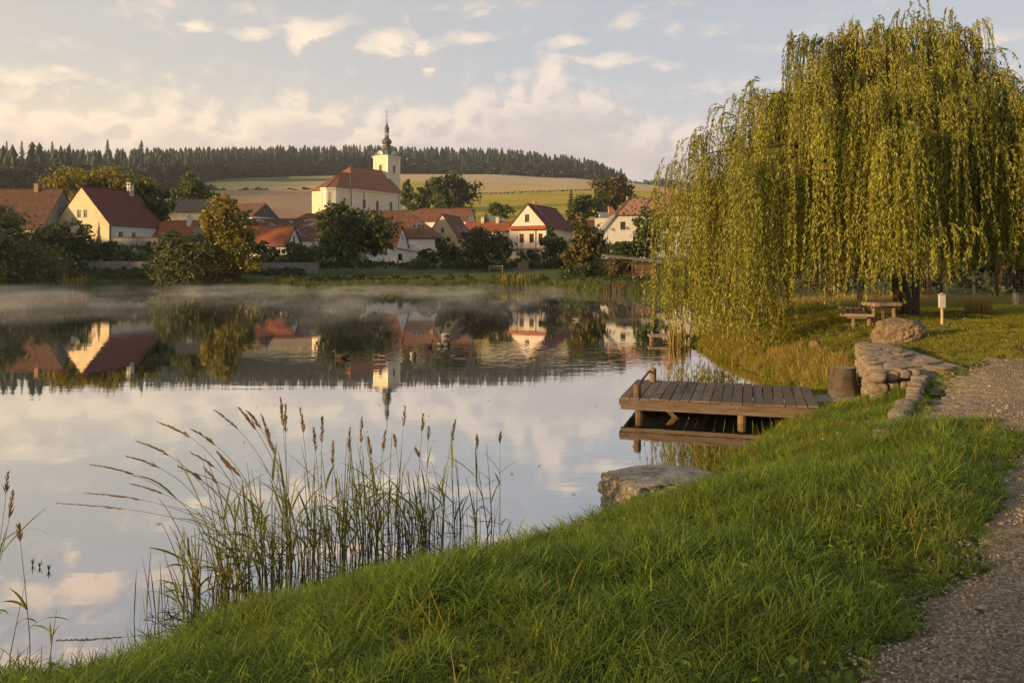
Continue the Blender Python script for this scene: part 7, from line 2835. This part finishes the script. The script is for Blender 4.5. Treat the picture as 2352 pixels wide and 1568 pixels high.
# specks of leaves drifting on the pond
fl = []
for i in range(3):
    mb = MB()
    mb.poly([(-.03, 0, 0), (0, -.012, .003), (.03, 0, 0), (0, .012, .003)])
    fl.append(mb.mesh('floating_leaf', MT['leaf_brown'], rnd=[.3 * i]))
x = rgn.uniform(-14, 7, 420)
y = rgn.uniform(6, 34, 420)
ok = (pond_dist(x, y) < -.25) & (vnoise(x, y, 3, 97) > .15)
x, y = x[ok], y[ok]
o = scatter('floating_leaves', fl, np.stack([x, y, np.full(len(x), .006)], 1), rgn.uniform(.5, 1.5, len(x)), rgn, .03)
tag(o, 'specks of fallen leaves drifting on the water', 'leaves', kind='stuff')

# ------------------------------------------------------------------ mist over the water
m, nt, out = mat_new('mist')
co = pos_co(nt)
stv = node(nt, 'ShaderNodeVectorMath', {0: co, 1: (1.0, .45, 1.6)}, operation='MULTIPLY').outputs[0]
n = noise_tex(nt, stv, .16, 4, .6, .6)
n2 = noise_tex(nt, stv, .55, 4, .65, .8)
zc = node(nt, 'ShaderNodeSeparateXYZ', {0: co})
yramp = mth(nt, 'MULTIPLY', sstep(nt, zc.outputs[1], 20, 66), sstep(nt, zc.outputs[0], 16, -6))
topn = mth(nt, 'ADD', -.30, mth(nt, 'MULTIPLY', n, 1.75))
fall = sstep(nt, mth(nt, 'SUBTRACT', topn, zc.outputs[2]), 0, .6)
dens = mth(nt, 'MULTIPLY', mth(nt, 'MULTIPLY', fall, yramp), sstep(nt, mth(nt, 'ADD', mth(nt, 'MULTIPLY', n, .6), mth(nt, 'MULTIPLY', n2, .4)), .42, .68))
dens = mth(nt, 'MULTIPLY', dens, .058)
pv = node(nt, 'ShaderNodeVolumePrincipled', {'Color': (.92, .92, .92, 1), 'Density': dens, 'Anisotropy': .2})
nt.links.new(pv.outputs[0], out.inputs['Volume'])
mb = MB()
mb.box(-75, 17, 20, 97.5, .03, 1.7)
mist = mb.build('mist', m)
tag(mist, 'thin morning mist lying on the far half of the pond', 'mist', kind='stuff')

# air
m, nt, out = mat_new('haze')
pv = node(nt, 'ShaderNodeVolumePrincipled', {'Color': (.93, .94, .97, 1), 'Density': HAZE_DENSITY, 'Anisotropy': .3})
nt.links.new(pv.outputs[0], out.inputs['Volume'])
if HAZE_DENSITY > 0:
    mb = MB()
    mb.box(-9500, 9500, -9500, 9500, -2.0, 215)
    hz_ = mb.build('haze', m)
    tag(hz_, 'thin evening haze filling the valley air', 'haze', kind='stuff')
